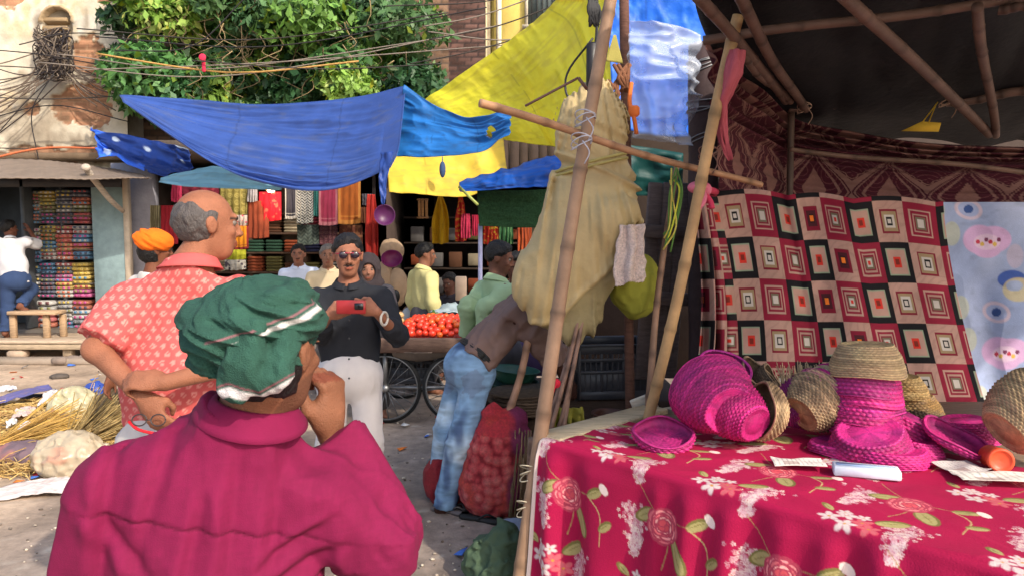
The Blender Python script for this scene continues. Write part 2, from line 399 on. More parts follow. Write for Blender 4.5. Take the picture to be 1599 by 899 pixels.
# ---------------------------------------------------------------- cream building on the left
def cream_building():
    t = empty('cream_building', (-10, 12, 0), 'old cream plastered building with exposed brick patches and an arched vent', 'building')
    xs = np.arange(-15.0, -6.15, .022); zs = np.arange(0, 7.5, .022)
    Z, X = np.meshgrid(zs, xs, indexing='ij'); Y = np.full_like(X, 12.0)
    px, py = proj(np.stack([X, Y, Z], -1))
    Q = np.stack([X.ravel(), Z.ravel(), X.ravel()*0], 1)
    n1 = fbm(Q*1.6, 4).reshape(X.shape); n2_ = fbm(Q*6, 3).reshape(X.shape)
    C = np.tile(lin((200, 190, 170)), X.shape+(1,)); C = mixc(C, lin((200, 178, 140)), sm(n1, .0, .9))
    C = mixc(C, lin((214, 214, 208)), sm(n1+n2_*.4, .5, 1.0)*.6)
    C = mixc(C, lin((133, 118, 98)), sm(fbm(Q*V(5, .8, 1)+8, 3).reshape(X.shape)+.4*n2_, .5, 1.3)*.7)
    def blob(x0, y0, x1, y1):
        return 1-np.sqrt(((px-(x0+x1)/2)/((x1-x0)/2))**2+((py-(y0+y1)/2)/((y1-y0)/2))**2)
    m = np.max([blob(105, 55, 172, 120), blob(80, 125, 175, 205), blob(-60, -60, 50, 12), blob(140, -60, 190, 5), blob(40, 160, 62, 185), blob(-30, 225, 160, 262), blob(-200, 90, -60, 240)], axis=0)+n2_*.22+n1*.1+.13*fbm(Q*17+2, 3).reshape(X.shape)
    brick = sm(m, .05, .09)
    row = np.floor(Z/.075); bx = (X/.23+.5*(row % 2)) % 1; bz = (Z/.075) % 1
    mort = ((bx < .07) | (bz < .16)); h = _T[(row.astype(int)) % 32, (np.floor(X/.23+.5*(row % 2)).astype(int)) % 32, 3]
    bc = lin((164, 120, 92))*(.7+.6*h)[..., None]; bc = np.where(mort[..., None], lin((150, 118, 92)), bc)
    C = C*(1-brick[..., None])+bc*brick[..., None]
    dep = -.035*brick+.008*n2_-np.where(mort, .012, 0)*brick
    # arched niche
    cx, hw = 89.5, 22.0
    ins = (np.abs(px-cx) < hw) & (py < 103) & ((py > 34) | ((px-cx)**2+(py-34)**2*1.2 < hw*hw))
    C = np.where(ins[..., None], lin((120, 104, 84))*(1+.2*n2_[..., None]), C); Y = Y+np.where(ins, .22, 0)-dep
    rim = (~ins) & (((px-cx)**2+(py-34)**2*1.1 < 27**2) & (py < 36)); Y = Y-np.where(rim, .05, 0)
    C = np.where(rim[..., None], lin((175, 152, 120)), C)
    # dark grime below the cable bundle
    C = mixc(C, lin((110, 92, 74)), sm(blob(-80, 90, 200, 330)+n2_*.3, .25, .9)*.55)
    grid_mesh('wall', np.stack([X, Y, Z], -1), np.clip(C, .01, 1), wall_m, t)
    b = MB(); b.col = lin((150, 138, 120)); b.box((-10.6, 15.1, 3.75), (8.8, 6, 7.5)); b.build('side_wall', wall_m, t)
    b = MB()
    for i in range(5):
        p = at(89.5, 36+i*13, 12.1); b.col = lin((150, 128, 98)); b.box(p, (.42, .2, .07), frame(V(0, .35, 1), V(1, 0, 0)), .01)
    b.build('louvre', wall_m, t)
    b = MB(); b.col = lin((110, 92, 74)); b.box(at(60, 246, 11.85), (3.4, .3, .12), None, .03); b.build('ledge', wall_m, t)
cream_building()
# ---------------------------------------------------------------- other buildings
def brick_wall(name, x0, x1, z0, z1, Yw, base, parent, mort=(95, 80, 70), step=.03, holes=()):
    xs = np.arange(x0, x1+step, step); zs = np.arange(z0, z1+step, step); Z, X = np.meshgrid(zs, xs, indexing='ij')
    Q = np.stack([X.ravel(), Z.ravel(), X.ravel()*0], 1); n1 = fbm(Q*2, 4).reshape(X.shape)
    row = np.floor(Z/.08); bx = (X/.24+.5*(row % 2)) % 1; bz = (Z/.08) % 1; mo = (bx < .13) | (bz < .3)
    h = _T[row.astype(int) % 32, np.floor(X/.24+.5*(row % 2)).astype(int) % 32, 5]
    C = lin(base)*(.6+.7*h)[..., None]*(1+.35*n1[..., None]); C = np.where(mo[..., None], lin(mort), C)
    return grid_mesh(name, np.stack([X, Yw-.01*n1+np.where(mo, .01, 0), Z], -1), np.clip(C, .01, 1), wall_m, parent)
def X_(px, Y): return (px-CX)/F*Y
b1 = empty('brick_house', (X_(430, 12.6), 12.6, 0), 'weathered brick house mostly covered by the leafy tree', 'building')
brick_wall('wall', X_(150, 12.6), X_(700, 12.6), 2.75, 7.5, 12.6, (122, 96, 78), b1)
b = MB(); b.col = lin((90, 76, 66)); b.box((X_(425, 12.6), 15, 5.1), (5.9, 4.6, 4.6)); b.build('rear_block', wall_m, b1)
b2 = empty('dark_brick_house', (X_(715, 13.2), 13.2, 0), 'tall dark brick house standing between the tree and the yellow house', 'building')
brick_wall('wall', X_(640, 13.2), X_(757, 13.2), 2.6, 8, 13.2, (92, 68, 62), b2, (60, 48, 46))
b = MB(); b.col = lin((80, 62, 56)); b.box(((X_(757, 13.2)-.12), 13.6, 5.3), (.24, .7, 5.4)); b.build('corner_pier', wall_m, b2)
b3 = empty('yellow_house', (X_(830, 14.2), 14.2, 0), 'sunlit pale yellow house with a barred upper window', 'building')
b = MB(); b.col = lin((240, 215, 120)); xl, xr = X_(768, 14.2), X_(980, 14.2)
b.box(((xl+xr)/2, 16, 4.3), (xr-xl, 3.6, 8.6)); b.build('wall', M('yellow_limewash', None, .9, .12, 3, .3, 20), b3)
b = MB(); b.col = lin((214, 196, 160)); b.box((xl-.12, 14.6, 4.3), (.2, .8, 8.6)); b.build('corner_pillar', wall_m, b3)
w = MB(); c = at(847, 0, 14.15); w.col = lin((90, 100, 100)); w.box(c+V(0, .03, .1), (.55, .06, 1.1)); wo = w.build('window', paint, b3, label='grey barred upper window')
w = MB(); w.col = lin((200, 190, 170))
for dx in (-.3, .3): w.box(c+V(dx, 0, .1), (.06, .12, 1.2))
w.box(c+V(0, -.02, -.52), (.75, .2, .07)); w.box(c+V(0, -.02, .7), (.75, .15, .07)); w.build('frame', paint, wo)
w = MB(); w.col = lin((60, 60, 60))
for k in range(5): w.tube([c+V(-.2+.1*k, -.03, -.45), c+V(-.2+.1*k, -.03, .65)], .01, 6)
w.build('bar', paint, wo)
dp = MB(); dp.col = lin((225, 215, 195)); dp.tube([at(779, -120, 14), at(779, 180, 14)], .05, 10); dp.build('drainpipe', paint, b3)
# cloth shop and general shop (dark, deep, open fronts)
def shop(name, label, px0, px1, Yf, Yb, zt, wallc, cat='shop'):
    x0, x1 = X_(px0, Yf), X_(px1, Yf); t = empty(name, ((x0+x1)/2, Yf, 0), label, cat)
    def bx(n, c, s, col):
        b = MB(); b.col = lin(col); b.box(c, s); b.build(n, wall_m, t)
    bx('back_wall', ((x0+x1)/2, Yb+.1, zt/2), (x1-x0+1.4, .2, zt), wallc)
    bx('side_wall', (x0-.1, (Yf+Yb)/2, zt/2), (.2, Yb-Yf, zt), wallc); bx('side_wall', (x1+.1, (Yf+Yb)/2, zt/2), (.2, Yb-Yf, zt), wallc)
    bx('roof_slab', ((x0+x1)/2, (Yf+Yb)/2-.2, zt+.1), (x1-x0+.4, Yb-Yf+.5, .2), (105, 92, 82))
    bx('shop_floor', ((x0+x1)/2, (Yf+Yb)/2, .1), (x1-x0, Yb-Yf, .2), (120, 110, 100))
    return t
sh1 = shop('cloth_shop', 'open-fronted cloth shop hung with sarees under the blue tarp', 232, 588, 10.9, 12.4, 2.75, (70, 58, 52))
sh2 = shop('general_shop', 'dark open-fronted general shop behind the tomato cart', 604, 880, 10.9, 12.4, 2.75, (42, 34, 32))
b = MB(); b.col = lin((150, 148, 158)); b.box(at(215, 400, 10.95)+V(0, 0, 0), (.58, .22, 2.7)); gw = b.build('plaster_pier', wall_m, None, base=True, label='grey plastered wall between the kiosk and the cloth shop', cat='wall')
# low brown back wall behind the stalls on the right
b = MB(); b.col = lin((62, 50, 44)); b.box((4.15, 8.6, 1.5), (7.0, .25, 3.0)); b.build('rear_wall', wall_m, None, base=True, label='dark brown wall behind the sacks and the basket stall', cat='wall')
b = MB(); b.col = lin((66, 54, 48)); cc = at(832, 243, 9.2)
for k in range(16): b.box(cc+V(-.95+.12*k, .02*(k % 2), 0), (.118, .02, .8), frame(V(0, .5, .9), V(1, 0, 0)))
b.build('tin_roof', wall_m, None, label='brown corrugated tin roof below the yellow tarp', cat='roof')
# ---------------------------------------------------------------- tree
def tree():
    t = empty('leafy_tree', (X_(450, 11.7), 11.7, 0), 'broad leafy green tree with hanging creepers above the blue tarp', 'tree')
    bark = M('rough_bark', (.11, .08, .055), .9, .35, 8, .7, 18, stretch=(1, 1, .3))
    b = MB(); cx = X_(450, 11.8)
    b.tube(catmull([(cx, 11.9, 0), (cx+.1, 11.85, 2), (cx-.1, 11.7, 3.4), (cx, 11.5, 4.4)], 20), np.linspace(.24, .14, 20), 12); b.build('trunk', bark, t)
    cl = []
    for k in range(80):
        px = random.uniform(195, 650); py = random.uniform(-90, 150); d = random.uniform(10.8, 12.0)
        if px > 660 and py > 100: continue
        cl.append((at(px, py, d), random.uniform(.22, .55)))
    for k in range(26): cl.append((at(random.uniform(205, 470), random.uniform(90, 185), random.uniform(11.2, 12.1)), random.uniform(.2, .35)))
    for k in range(14): cl.append((at(random.uniform(470, 670), random.uniform(110, 165), random.uniform(10.9, 11.8)), random.uniform(.2, .35)))
    for i in range(9):
        c = cl[i*8][0]; b = MB(); b.tube(catmull([(cx, 11.75, 2.6+.15*i), ((cx+c[0])/2, 11.7, (2.9+.15*i+c[2])/2+.3), c], 12), np.linspace(.09, .02, 12), 8); b.build('limb', bark, t)
    vs = []; cs = []
    base = np.array([lin((112, 152, 70)), lin((80, 124, 66)), lin((60, 100, 60)), lin((146, 184, 84)), lin((100, 138, 84)), lin((72, 108, 70))])
    for c, r in cl:
        n = int(430*r/.35); d = RNG.normal(size=(n, 3)); d /= np.linalg.norm(d, axis=1, keepdims=True)
        rr = r*(.45+.6*RNG.random(n)**.6)*(1+.35*vnoise(d*2.2+c)); P = c+d*rr[:, None]*V(1.15, 1, .8)
        tone = base[RNG.integers(0, 6)]*RNG.uniform(.7, 1.35)
        N = nrm_rows(d*.7+RNG.normal(size=(n, 3))*.6+V(0, -.2, .7)); T = nrm_rows(np.cross(N, RNG.normal(size=(n, 3)))+V(0, 0, -.5)); B = np.cross(N, T)
        s = RNG.uniform(.045, .105, n)[:, None]
        a = P-T*s; bq = P+B*s*.55-N*s*.12; cq = P+T*s*1.1; dq = P-B*s*.55-N*s*.12
        vs.append(np.stack([a, bq, cq, dq], 1).reshape(-1, 3))
        tc = tone*RNG.uniform(.6, 1.5, n)[:, None]*np.where(RNG.random(n)[:, None] < .05, V(1.9, 1.25, .5), V(1, 1, 1)); cs.append(np.repeat(tc, 4, 0))
    v = np.concatenate(vs); me = bpy.data.meshes.new('crown'); q = np.arange(len(v))
    me.vertices.add(len(v)); me.vertices.foreach_set('co', v.astype(np.float32).ravel()); me.loops.add(len(q)); me.loops.foreach_set('vertex_index', q.astype(np.int32))
    me.polygons.add(len(q)//4); me.polygons.foreach_set('loop_start', np.arange(0, len(q), 4, dtype=np.int32)); me.update(calc_edges=True); setcol(me, np.clip(np.concatenate(cs), 0, .6))
    link_mesh('crown', me, M('leaf', None, .45, .1, 5, 0, translucent=.35, spec=.5), t, smooth=False)
    b = MB(); 
    for k in range(70):      # creepers and dead twigs
        px, py = random.uniform(195, 420) if k < 50 else random.uniform(420, 650), random.uniform(-10, 110); d = 10.7+random.random()*.3
        L = random.uniform(25, 80); b.col = lin((150, 130, 96)) if k % 2 else lin((92, 78, 56))
        p = [at(px, py, d), at(px+random.uniform(-18, 18), py+L*.4, d), at(px+random.uniform(-30, 30), py+L*.7, d), at(px+random.uniform(-40, 40), py+L, d)]
        b.tube(catmull(p, 9), np.linspace(.009, .004, 9), 5)
    b.build('creeper', wood, t)
def nrm_rows(a): return a/(np.linalg.norm(a, axis=1, keepdims=True)+1e-9)
tree()
# ---------------------------------------------------------------- overhead cables
cable = M('black_cable', None, .6, .2, 9, 0)
def cables():
    b = MB(); c0 = at(88, 92, 11.75)
    for k in range(60):          # the tangle hung on the vent
        a = [c0+V(random.uniform(-.3, .3), random.uniform(-.12, 0), random.uniform(-.35, .45)) for _ in range(5)]
        b.col = lin(random.choice([(50, 42, 40), (92, 80, 70), (120, 108, 96), (40, 36, 40)])); b.tube(catmull(a, 18), .009, 5)
    for k in range(34):
        x1 = random.uniform(-120, 20) if k % 2 else random.uniform(150, 235); y1 = random.uniform(95, 215) if k % 2 else random.uniform(120, 175)
        b.col = lin(random.choice([(60, 50, 46), (92, 80, 70), (110, 96, 84)]))
        p = [c0+V(random.uniform(-.2, .2), -.05, random.uniform(-.3, .2)), at((89+x1)/2+random.uniform(-10, 10), (105+y1)/2+random.uniform(-4, 16), 11.7), at(x1, y1, 11.65)]
        b.tube(catmull(p, 14), .009, 5)
    b.build('cable_tangle', cable, None, kind='stuff', label='tangled mass of old cables on the cream building', cat='cables')
    runs = [((-60, 75), (60, 85), (190, 108), 11.5), ((-60, 150), (70, 155), (200, 150), 11.4), ((120, 45), (400, 62), (700, 20), 10.4), ((150, 58), (430, 72), (760, 12), 10.3),
            ((90, 85), (330, 108), (690, 60), 10.3), ((60, 98), (360, 118), (780, 40), 10.2), ((120, 110), (420, 98), (800, 70), 10.2), ((180, 80), (300, 72), (385, -5), 10.2),
            ((660, 42), (760, 22), (900, -30), 9.8), ((670, 62), (780, 40), (900, -5), 9.8), ((668, 50), (800, 62), (940, 25), 9.6), ((600, 10), (760, 2), (850, -30), 10),
            ((-40, 230), (60, 233), (150, 228), 11.5), ((-50, 195), (80, 165), (200, 190), 11.5), ((300, 95), (500, 108), (690, 100), 10.1), ((640, 100), (740, 80), (840, 50), 9.9),
            ((0, 205), (40, 160), (85, 118), 11.6), ((60, 250), (50, 175), (84, 115), 11.6), ((30, 70), (120, 52), (280, 66), 11.3)]
    lab = ['thin cable sagging past the vent on the cream wall', 'grey cable drooping across the middle of the cream wall', 'black cable crossing high in front of the tree', 'second cable running just under the highest one before the tree',
           'long cable sagging through the middle of the tree crown', 'cable leaving the tangle and rising towards the yellow house', 'cable running level across the leaves', 'cable slanting steeply up in the tree',
           'upper cable in front of the dark brick house', 'middle cable in front of the dark brick house', 'cable sagging in front of the yellow wall', 'topmost cable over the dark brick house',
           'cable just above the kiosk awning', 'cable bowing up over the brick patch', 'lowest cable across the tree leaves', 'cable ending above the yellow tarp', 'cable climbing to the tangle from lower left', 'cable hanging straight down the cream wall', 'cable from the vent into the tree edge']
    for r, l in zip(runs, lab):
        b = MB(); b.col = lin(random.choice([(45, 42, 44), (60, 55, 52), (130, 120, 110)])); pts = [at(x, y, r[3]) for x, y in r[:3]]
        b.tube(catmull(pts, 40), .009, 5); b.build('overhead_cable', cable, None, label=l, cat='cable', group='overhead cables')
    b = MB(); b.col = lin((196, 108, 70)); b.tube(catmull([at(-60, 262, 11.4), at(20, 240, 11.4), at(80, 231, 11.4), at(155, 232, 11.4)], 30), .018, 6); b.build('conduit_hose', cable, None, label='orange hose lying along the ledge of the cream wall', cat='hose')
    b = MB(); b.col = lin((180, 140, 80)); b.tube(catmull([at(150, 84, 10.2), at(300, 108, 10.2), at(400, 113, 10.2), at(560, 96, 10.2)], 30), .013, 6); b.build('rope', cable, None, label='tan rope strung across the tree leaves', cat='rope')
    b = MB(); b.col = lin((200, 50, 80)); b.box(at(318, 100, 10.15), (.05, .02, .22), None, .008); b.ell(at(316, 90, 10.12), (.05, .02, .05)); b.build('red_ribbon', cloth, None, label='small red ribbon tied to the rope before the tree', cat='ribbon')
cables()
# ---------------------------------------------------------------- kiosk
def kiosk():
    Yk = 10.5; t = empty('shop_kiosk', (X_(60, Yk), Yk, 0), 'blue-grey street kiosk with open shelves under a tin awning', 'kiosk')
    def bx(n, c, s, col, m=paint, **k):
        b = MB(); b.col = lin(col); b.box(c, s, None, .008); return b.build(n, m, t, **k)
    L = X_(-70, Yk); R = X_(146, Yk); zt = 2.42; zb = .3
    bx('back_panel', ((L+R)/2, Yk+.75, (zt+zb)/2), (R-L, .05, zt-zb), (60, 66, 72)); bx('side_panel', (R+.02, Yk+.4, (zt+zb)/2), (.04, .75, zt-zb), (90, 105, 110))
    bx('side_panel', (L, Yk+.4, (zt+zb)/2), (.04, .75, zt-zb), (90, 105, 110)); bx('base', ((L+R)/2, Yk+.36, .2), (R-L, .76, .2), (96, 88, 80))
    bx('roof_board', ((L+R)/2, Yk+.36, zt+.04), (R-L+.1, .86, .06), (84, 80, 78))
    d0, d1 = X_(146, Yk), X_(196, Yk); bx('door_leaf', ((d0+d1)/2, Yk+.02, (zt+zb)/2-.02), (d1-d0, .04, zt-zb-.04), (130, 152, 155))
    bx('door_post', (d1+.04, Yk+.02, 1.3), (.08, .09, 2.3), (186, 170, 150))
    bx('lintel', ((L+d1)/2, Yk-.02, 2.36), (d1-L, .06, .12), (52, 50, 52)); bx('divider', (X_(42, Yk), Yk+.2, 1.36), (.06, .5, 2.1), (70, 74, 78)); bx('divider', (X_(88, Yk), Yk+.4, 1.36), (.03, .5, 2.1), (70, 74, 78))
    for z in (.5, .93, 1.42, 1.9): bx('shelf', (X_(94, Yk), Yk+.42, z), (.98, .55, .025), (92, 84, 76), wood)
    # awning of tin
    P = [[at(-80, 252, 10.6), at(60, 252, 10.6), at(150, 262, 10.6), at(215, 270, 10.6)], [at(-100, 264, 9.9), at(60, 262, 9.9), at(160, 271, 9.9), at(228, 275, 9.9)], [at(-110, 282, 9.3), at(60, 280, 9.3), at(170, 281, 9.4), at(236, 277, 9.5)]]
    sheet('awning', P, M('dusty_tin', None, .7, .2, 5, .3, 30), (20, 90), lin((122, 108, 96)), disp=lambda u, v, P: .004*np.sin(u*150)+.02*n2(u, v, 4, 3), solid=.012, parent=t)
    b = MB(); b.col = lin((172, 160, 146)); b.tube(catmull([at(133, 262, 9.5), at(150, 285, 9.7), at(172, 312, 9.9), at(192, 330, 10.2)], 14), np.linspace(.045, .03, 14), 9); b.ell(at(134, 262, 9.45), (.06, .05, .05)); b.build('awning_pole', wood, t)
    # timber platform
    p = empty('timber_platform', (X_(60, 10.2), 10.1, 0), 'low weathered timber platform in front of the kiosk', 'platform')
    for k in range(4):
        b = MB(); b.col = lin((178, 158, 136))*random.uniform(.75, 1.05); b.box((X_(60, 10.2)-.2, 9.72+k*.2, .235), (2.9, .19, .04), None, .006); b.build('plank', woodh, p)
    b = MB(); b.col = lin((165, 146, 122)); b.box((X_(60, 10.1)-.2, 9.66, .17), (2.8, .05, .07), None, .005); b.build('rail', woodh, p)
    for px in (-20, 112):
        b = MB(); b.col = lin((165, 146, 122)); b.box((X_(px, 9.9), 9.75, .1), (.12, .1, .2), None, .01); b.build('leg', wood, p)
    st = MB(); st.col = lin((170, 150, 130)); st.box((X_(28, 9.8), 9.72, .07), (.25, .18, .13), None, .04); st.build('stone_block', wall_m, None, base=True, label='rough stone block propping the timber platform', cat='stone')
    st = MB(); st.col = lin((140, 126, 112)); st.box((X_(45, 9.6), 9.35, .035), (3.2, .2, .09), None, .02); st.build('kerb', wall_m, None, base=True, label='low broken kerb in front of the timber platform', cat='kerb')
    for i, px in enumerate((118, 136, 150, 170)):
        st = MB(); st.col = lin((128, 114, 104)); st.box((X_(px, 9.7), 9.3+.06*i, .05), (.2, .16, .1), frame(V(.1*i, .1, 1)), .03); st.build('rubble_stone', wall_m, None, base=True, label='loose grey stone beside the kerb of the kiosk', cat='stone', group='loose stones by the kerb')
    # bench
    q = empty('wooden_bench', (X_(55, 9.9), 9.95, .25), 'small wooden bench standing on the timber platform', 'bench')
    z0, z1 = .255, at(60, 487, 9.95)[2]
    b = MB(); b.col = lin((176, 148, 118)); b.box(((X_(16, 9.95)+X_(92, 9.95))/2, 9.95, z1), (X_(92, 9.95)-X_(16, 9.95), .26, .05), None, .008); b.build('seat', woodh, q)
    for px in (20, 72, 88):
        b = MB(); b.col = lin((168, 140, 110)); b.box((X_(px, 9.95), 9.9 if px != 88 else 10.04, (z0+z1)/2-.02), (.08, .06, z1-z0-.03), None, .008); b.build('leg', wood, q)
    # goods
    names = {'red': (200, 60, 60), 'orange': (232, 110, 60), 'navy': (48, 56, 96), 'yellow': (226, 190, 50), 'white': (216, 212, 206), 'blue': (70, 150, 200), 'magenta': (214, 60, 150), 'grey': (130, 130, 136), 'olive': (150, 146, 70), 'maroon': (120, 40, 50)}
    pk = M('printed_packet', None, .5, .35, 26, .1, 60)
    cells = [((48, 64), (298, 350), ['grey', 'white', 'olive'], 10), ((64, 86), (298, 350), ['navy', 'olive', 'yellow'], 9), ((89, 114), (296, 350), ['navy', 'grey', 'navy'], 9), ((115, 141), (296, 350), ['red', 'olive', 'orange', 'navy'], 9),
             ((48, 64), (356, 410), ['blue', 'grey', 'white'], 9), ((64, 86), (352, 406), ['white', 'blue', 'olive', 'yellow'], 9), ((89, 114), (352, 406), ['orange', 'orange', 'orange', 'red'], 8), ((115, 141), (352, 406), ['blue', 'orange', 'blue', 'white'], 8),
             ((48, 64), (414, 464), ['navy', 'grey', 'blue'], 8), ((64, 86), (410, 464), ['navy', 'navy', 'blue'], 9), ((89, 114), (410, 464), ['white', 'yellow', 'magenta', 'grey', 'red'], 9), ((115, 141), (410, 464), ['magenta', 'yellow', 'yellow', 'yellow'], 8),
             ((48, 86), (468, 520), ['orange', 'red', 'white'], 6), ((92, 114), (468, 520), ['blue', 'white', 'white'], 8), ((115, 141), (468, 520), ['grey', 'white', 'orange'], 7)]
    ro = ['top', 'second', 'third', 'bottom']; co = ['first', 'second', 'third', 'fourth']
    for i, ((x0, x1), (y0, y1), cs, n) in enumerate(cells):
        A = at(x0, y1, Yk+.18); B = at(x1, y0, Yk+.18); hh = (B[2]-A[2])/n
        for k in range(n):
            cn = cs[int(k*len(cs)/n)]; b = MB(); b.col = np.clip((lin(names[cn])*.55+.10)*random.uniform(.6, 1.0), 0, .9)
            w = (B[0]-A[0])*random.uniform(.9, 1.0); c = V((A[0]+B[0])/2, Yk+.28+random.uniform(-.01, .02), A[2]+hh*(k+.5))
            b.box(c, (w, .28, hh*.86), frame(V(random.uniform(-.03, .03), 0, 1), V(1, 0, 0)), hh*.25)
            b.col = np.clip(lin(random.choice(list(names.values())))*.6+.05, 0, .8)
            for s in (0, 1, 2): b.box(c+V(w*(-.3+.3*s), -.14, 0), (w*.14, .012, hh*.5), None, 0)
            r_, c_ = i//4, (i % 4 if i < 12 else (0, 2, 3)[i-12])
            b.build('packet', pk, None, base=True, label=f'{cn} printed packet stacked on the {ro[min(r_,3)]} kiosk shelf, {co[c_]} pile from the left', cat='packet', group='packets stacked on the kiosk shelves')
kiosk()
# ---------------------------------------------------------------- tarps
def folds(a, su, sv, seed, big=.06): return lambda u, v, P: a*r2(u, v, su, sv, seed)+big*n2(u, v, 2, 2, seed+5)
A = lambda rows: [[at(*p) for p in r] for r in rows]
def tone(c, su=6, sv=6, seed=1, amt=.12, dirt=(120, 110, 90), dk=.25):
    c = lin(c)
    def fn(u, v, P):
        C = np.tile(c, u.shape+(1,))*(1+amt*n2(u, v, su, sv, seed, 3))[..., None]
        C = mixc(C, lin(dirt), sm(n2(u, v, su*2, sv*1.3, seed+9, 4), .3, 1.2)*dk); C = mixc(C, lin(dirt), sm(r2(u, v, su*1.5, sv*2.5, seed+12, 3), 1.0, 1.45)*dk*.8)
        sea = (np.abs(u-.34+.004*np.sin(v*9)) < .0025) | (np.abs(u-.69) < .0025) | (np.minimum(np.minimum(u, 1-u), np.minimum(v, 1-v)) < .008); C = C*(1-.28*sea)[..., None]
        return np.clip(C, .003, 1)
    return fn
sheet('blue_tarp', A([[(186, 149, 9.8), (330, 162, 9.2), (450, 160, 8.4), (560, 150, 7.6), (634, 134, 7)], [(188, 152, 9.7), (325, 195, 8.9), (450, 215, 8.0), (550, 215, 7.3), (628, 190, 6.8)],
    [(190, 155, 9.6), (312, 235, 8.5), (440, 266, 7.6), (540, 266, 7.1), (622, 235, 6.6)], [(192, 160, 9.5), (322, 252, 8.2), (430, 291, 7.5), (525, 296, 7.0), (610, 262, 6.5)]]),
    tarpm, (110, 200), colfn=tone((62, 92, 166), 5, 9, 1, .14, (96, 106, 140), .6), disp=lambda u, v, P: (.028*r2(u, v, 1.6, 9, 3)+.008*r2(u+v*.3, v, 9, 30, 13)+.05*n2(u, v, 2, 3, 8))*np.sin(np.pi*np.clip(u*1.1, 0, 1))**.5, label='large sagging blue tarp stretched over the cloth shop front', cat='tarp')
sheet('tarp_shred', A([[(598, 240, 6.55), (606, 238, 6.5), (616, 236, 6.5)], [(592, 285, 6.5), (599, 285, 6.5), (605, 280, 6.5)], [(596, 318, 6.5), (600, 320, 6.5), (603, 310, 6.5)]]), tarpm, (30, 14), lin((44, 74, 150)), disp=folds(.02, 2, 4, 2, .01), label='torn strip hanging from the right corner of the large blue tarp', cat='tarp')
sheet('bright_blue_tarp', A([[(634, 134, 7), (680, 168, 6.9), (735, 186, 6.7), (798, 175, 6.5)], [(625, 190, 7), (675, 198, 6.8), (740, 205, 6.6), (797, 190, 6.45)], [(614, 247, 6.9), (672, 247, 6.7), (740, 238, 6.5), (796, 212, 6.4)]]),
    tarpm, (70, 110), colfn=tone((38, 112, 186), 5, 7, 4, .15, (50, 80, 120), .5), disp=folds(.03, 3, 5, 4, .05), holes=lambda u, v, P: ((u-.80)/.035)**2+((v-.55)/.16)**2 < 1+.3*n2(u, v, 30, 30, 2), label='bright blue tarp with a torn hole sagging beside the large blue one', cat='tarp')
sheet('yellow_tarp', A([[(662, 160, 9.6), (745, 100, 9.0), (812, 52, 8.5), (868, 0, 8.0), (905, -70, 7.5)], [(690, 176, 9.3), (780, 140, 8.8), (840, 95, 8.2), (905, 20, 7.7), (950, -70, 7.2)],
    [(740, 200, 9.1), (815, 178, 8.6), (870, 150, 8.0), (930, 90, 7.4), (985, -10, 7.0)], [(775, 215, 9.0), (845, 226, 8.4), (895, 228, 7.8), (950, 205, 7.2), (1010, 150, 6.8)]]),
    tarpm, (110, 160), colfn=tone((248, 238, 60), 3, 5, 7, .06, (200, 180, 70), .4), disp=lambda u, v, P: .014*r2(u, v, 9, 1.0, 3)+.03*n2(u, v, 2, 2, 8)+.006*r2(u, v, 26, 7, 14), label='big bright yellow tarp rising steeply to the bamboo pole', cat='tarp')
sheet('lower_yellow_tarp', A([[(596, 235, 8.7), (660, 238, 8.7), (720, 236, 8.7), (786, 214, 8.7)], [(604, 265, 8.5), (665, 268, 8.5), (725, 268, 8.5), (790, 255, 8.5)], [(608, 303, 8.3), (665, 305, 8.3), (730, 304, 8.3), (796, 288, 8.3)]]),
    tarpm, (50, 90), colfn=tone((232, 200, 70), 3, 4, 11, .1), disp=folds(.02, 5, 2, 5, .05), label='flat dull yellow tarp shading the general shop', cat='tarp')
sheet('blue_awning', A([[(718, 284, 7.5), (775, 268, 7.3), (830, 255, 7.2), (880, 242, 7.1)], [(717, 293, 7.2), (775, 280, 7.0), (830, 270, 6.9), (880, 260, 6.8)], [(722, 301, 7.15), (775, 297, 6.95), (830, 294, 6.85), (880, 290, 6.75)]]),
    tarpm, (40, 80), colfn=tone((28, 92, 190), 3, 6, 15, .15), disp=folds(.02, 6, 4, 6, .02), label='small blue tarp awning above the green mat', cat='awning')
b = MB(); b.col = lin((160, 170, 90)); b.tube([at(717, 292, 7.1), at(746, 320, 6.95)], .014, 8); b.build('awning_stick', bambm, None, label='short green stick propping the corner of the small blue awning', cat='stick')
sheet('green_mat', A([[(745, 298, 7.3), (800, 298, 7.3), (860, 296, 7.3)], [(746, 326, 7.3), (800, 328, 7.3), (860, 326, 7.3)], [(748, 353, 7.3), (800, 355, 7.3), (860, 356, 7.3)]]), M('artificial_turf', None, .95, .5, 60, 1.0, 150), (40, 60), lin((42, 74, 44)), disp=folds(.01, 4, 4, 9, .01), solid=.012, label='dark green turf mat hanging below the small blue awning', cat='mat')
b = MB(); b.col = lin((170, 170, 200)); b.tube([at(750, 350, 7.4), V(*at(750, 620, 7.4)[:2], 0)], .022, 10); b.build('white_pole', paint, None, base=True, label='thin white pole holding the green mat', cat='pole')
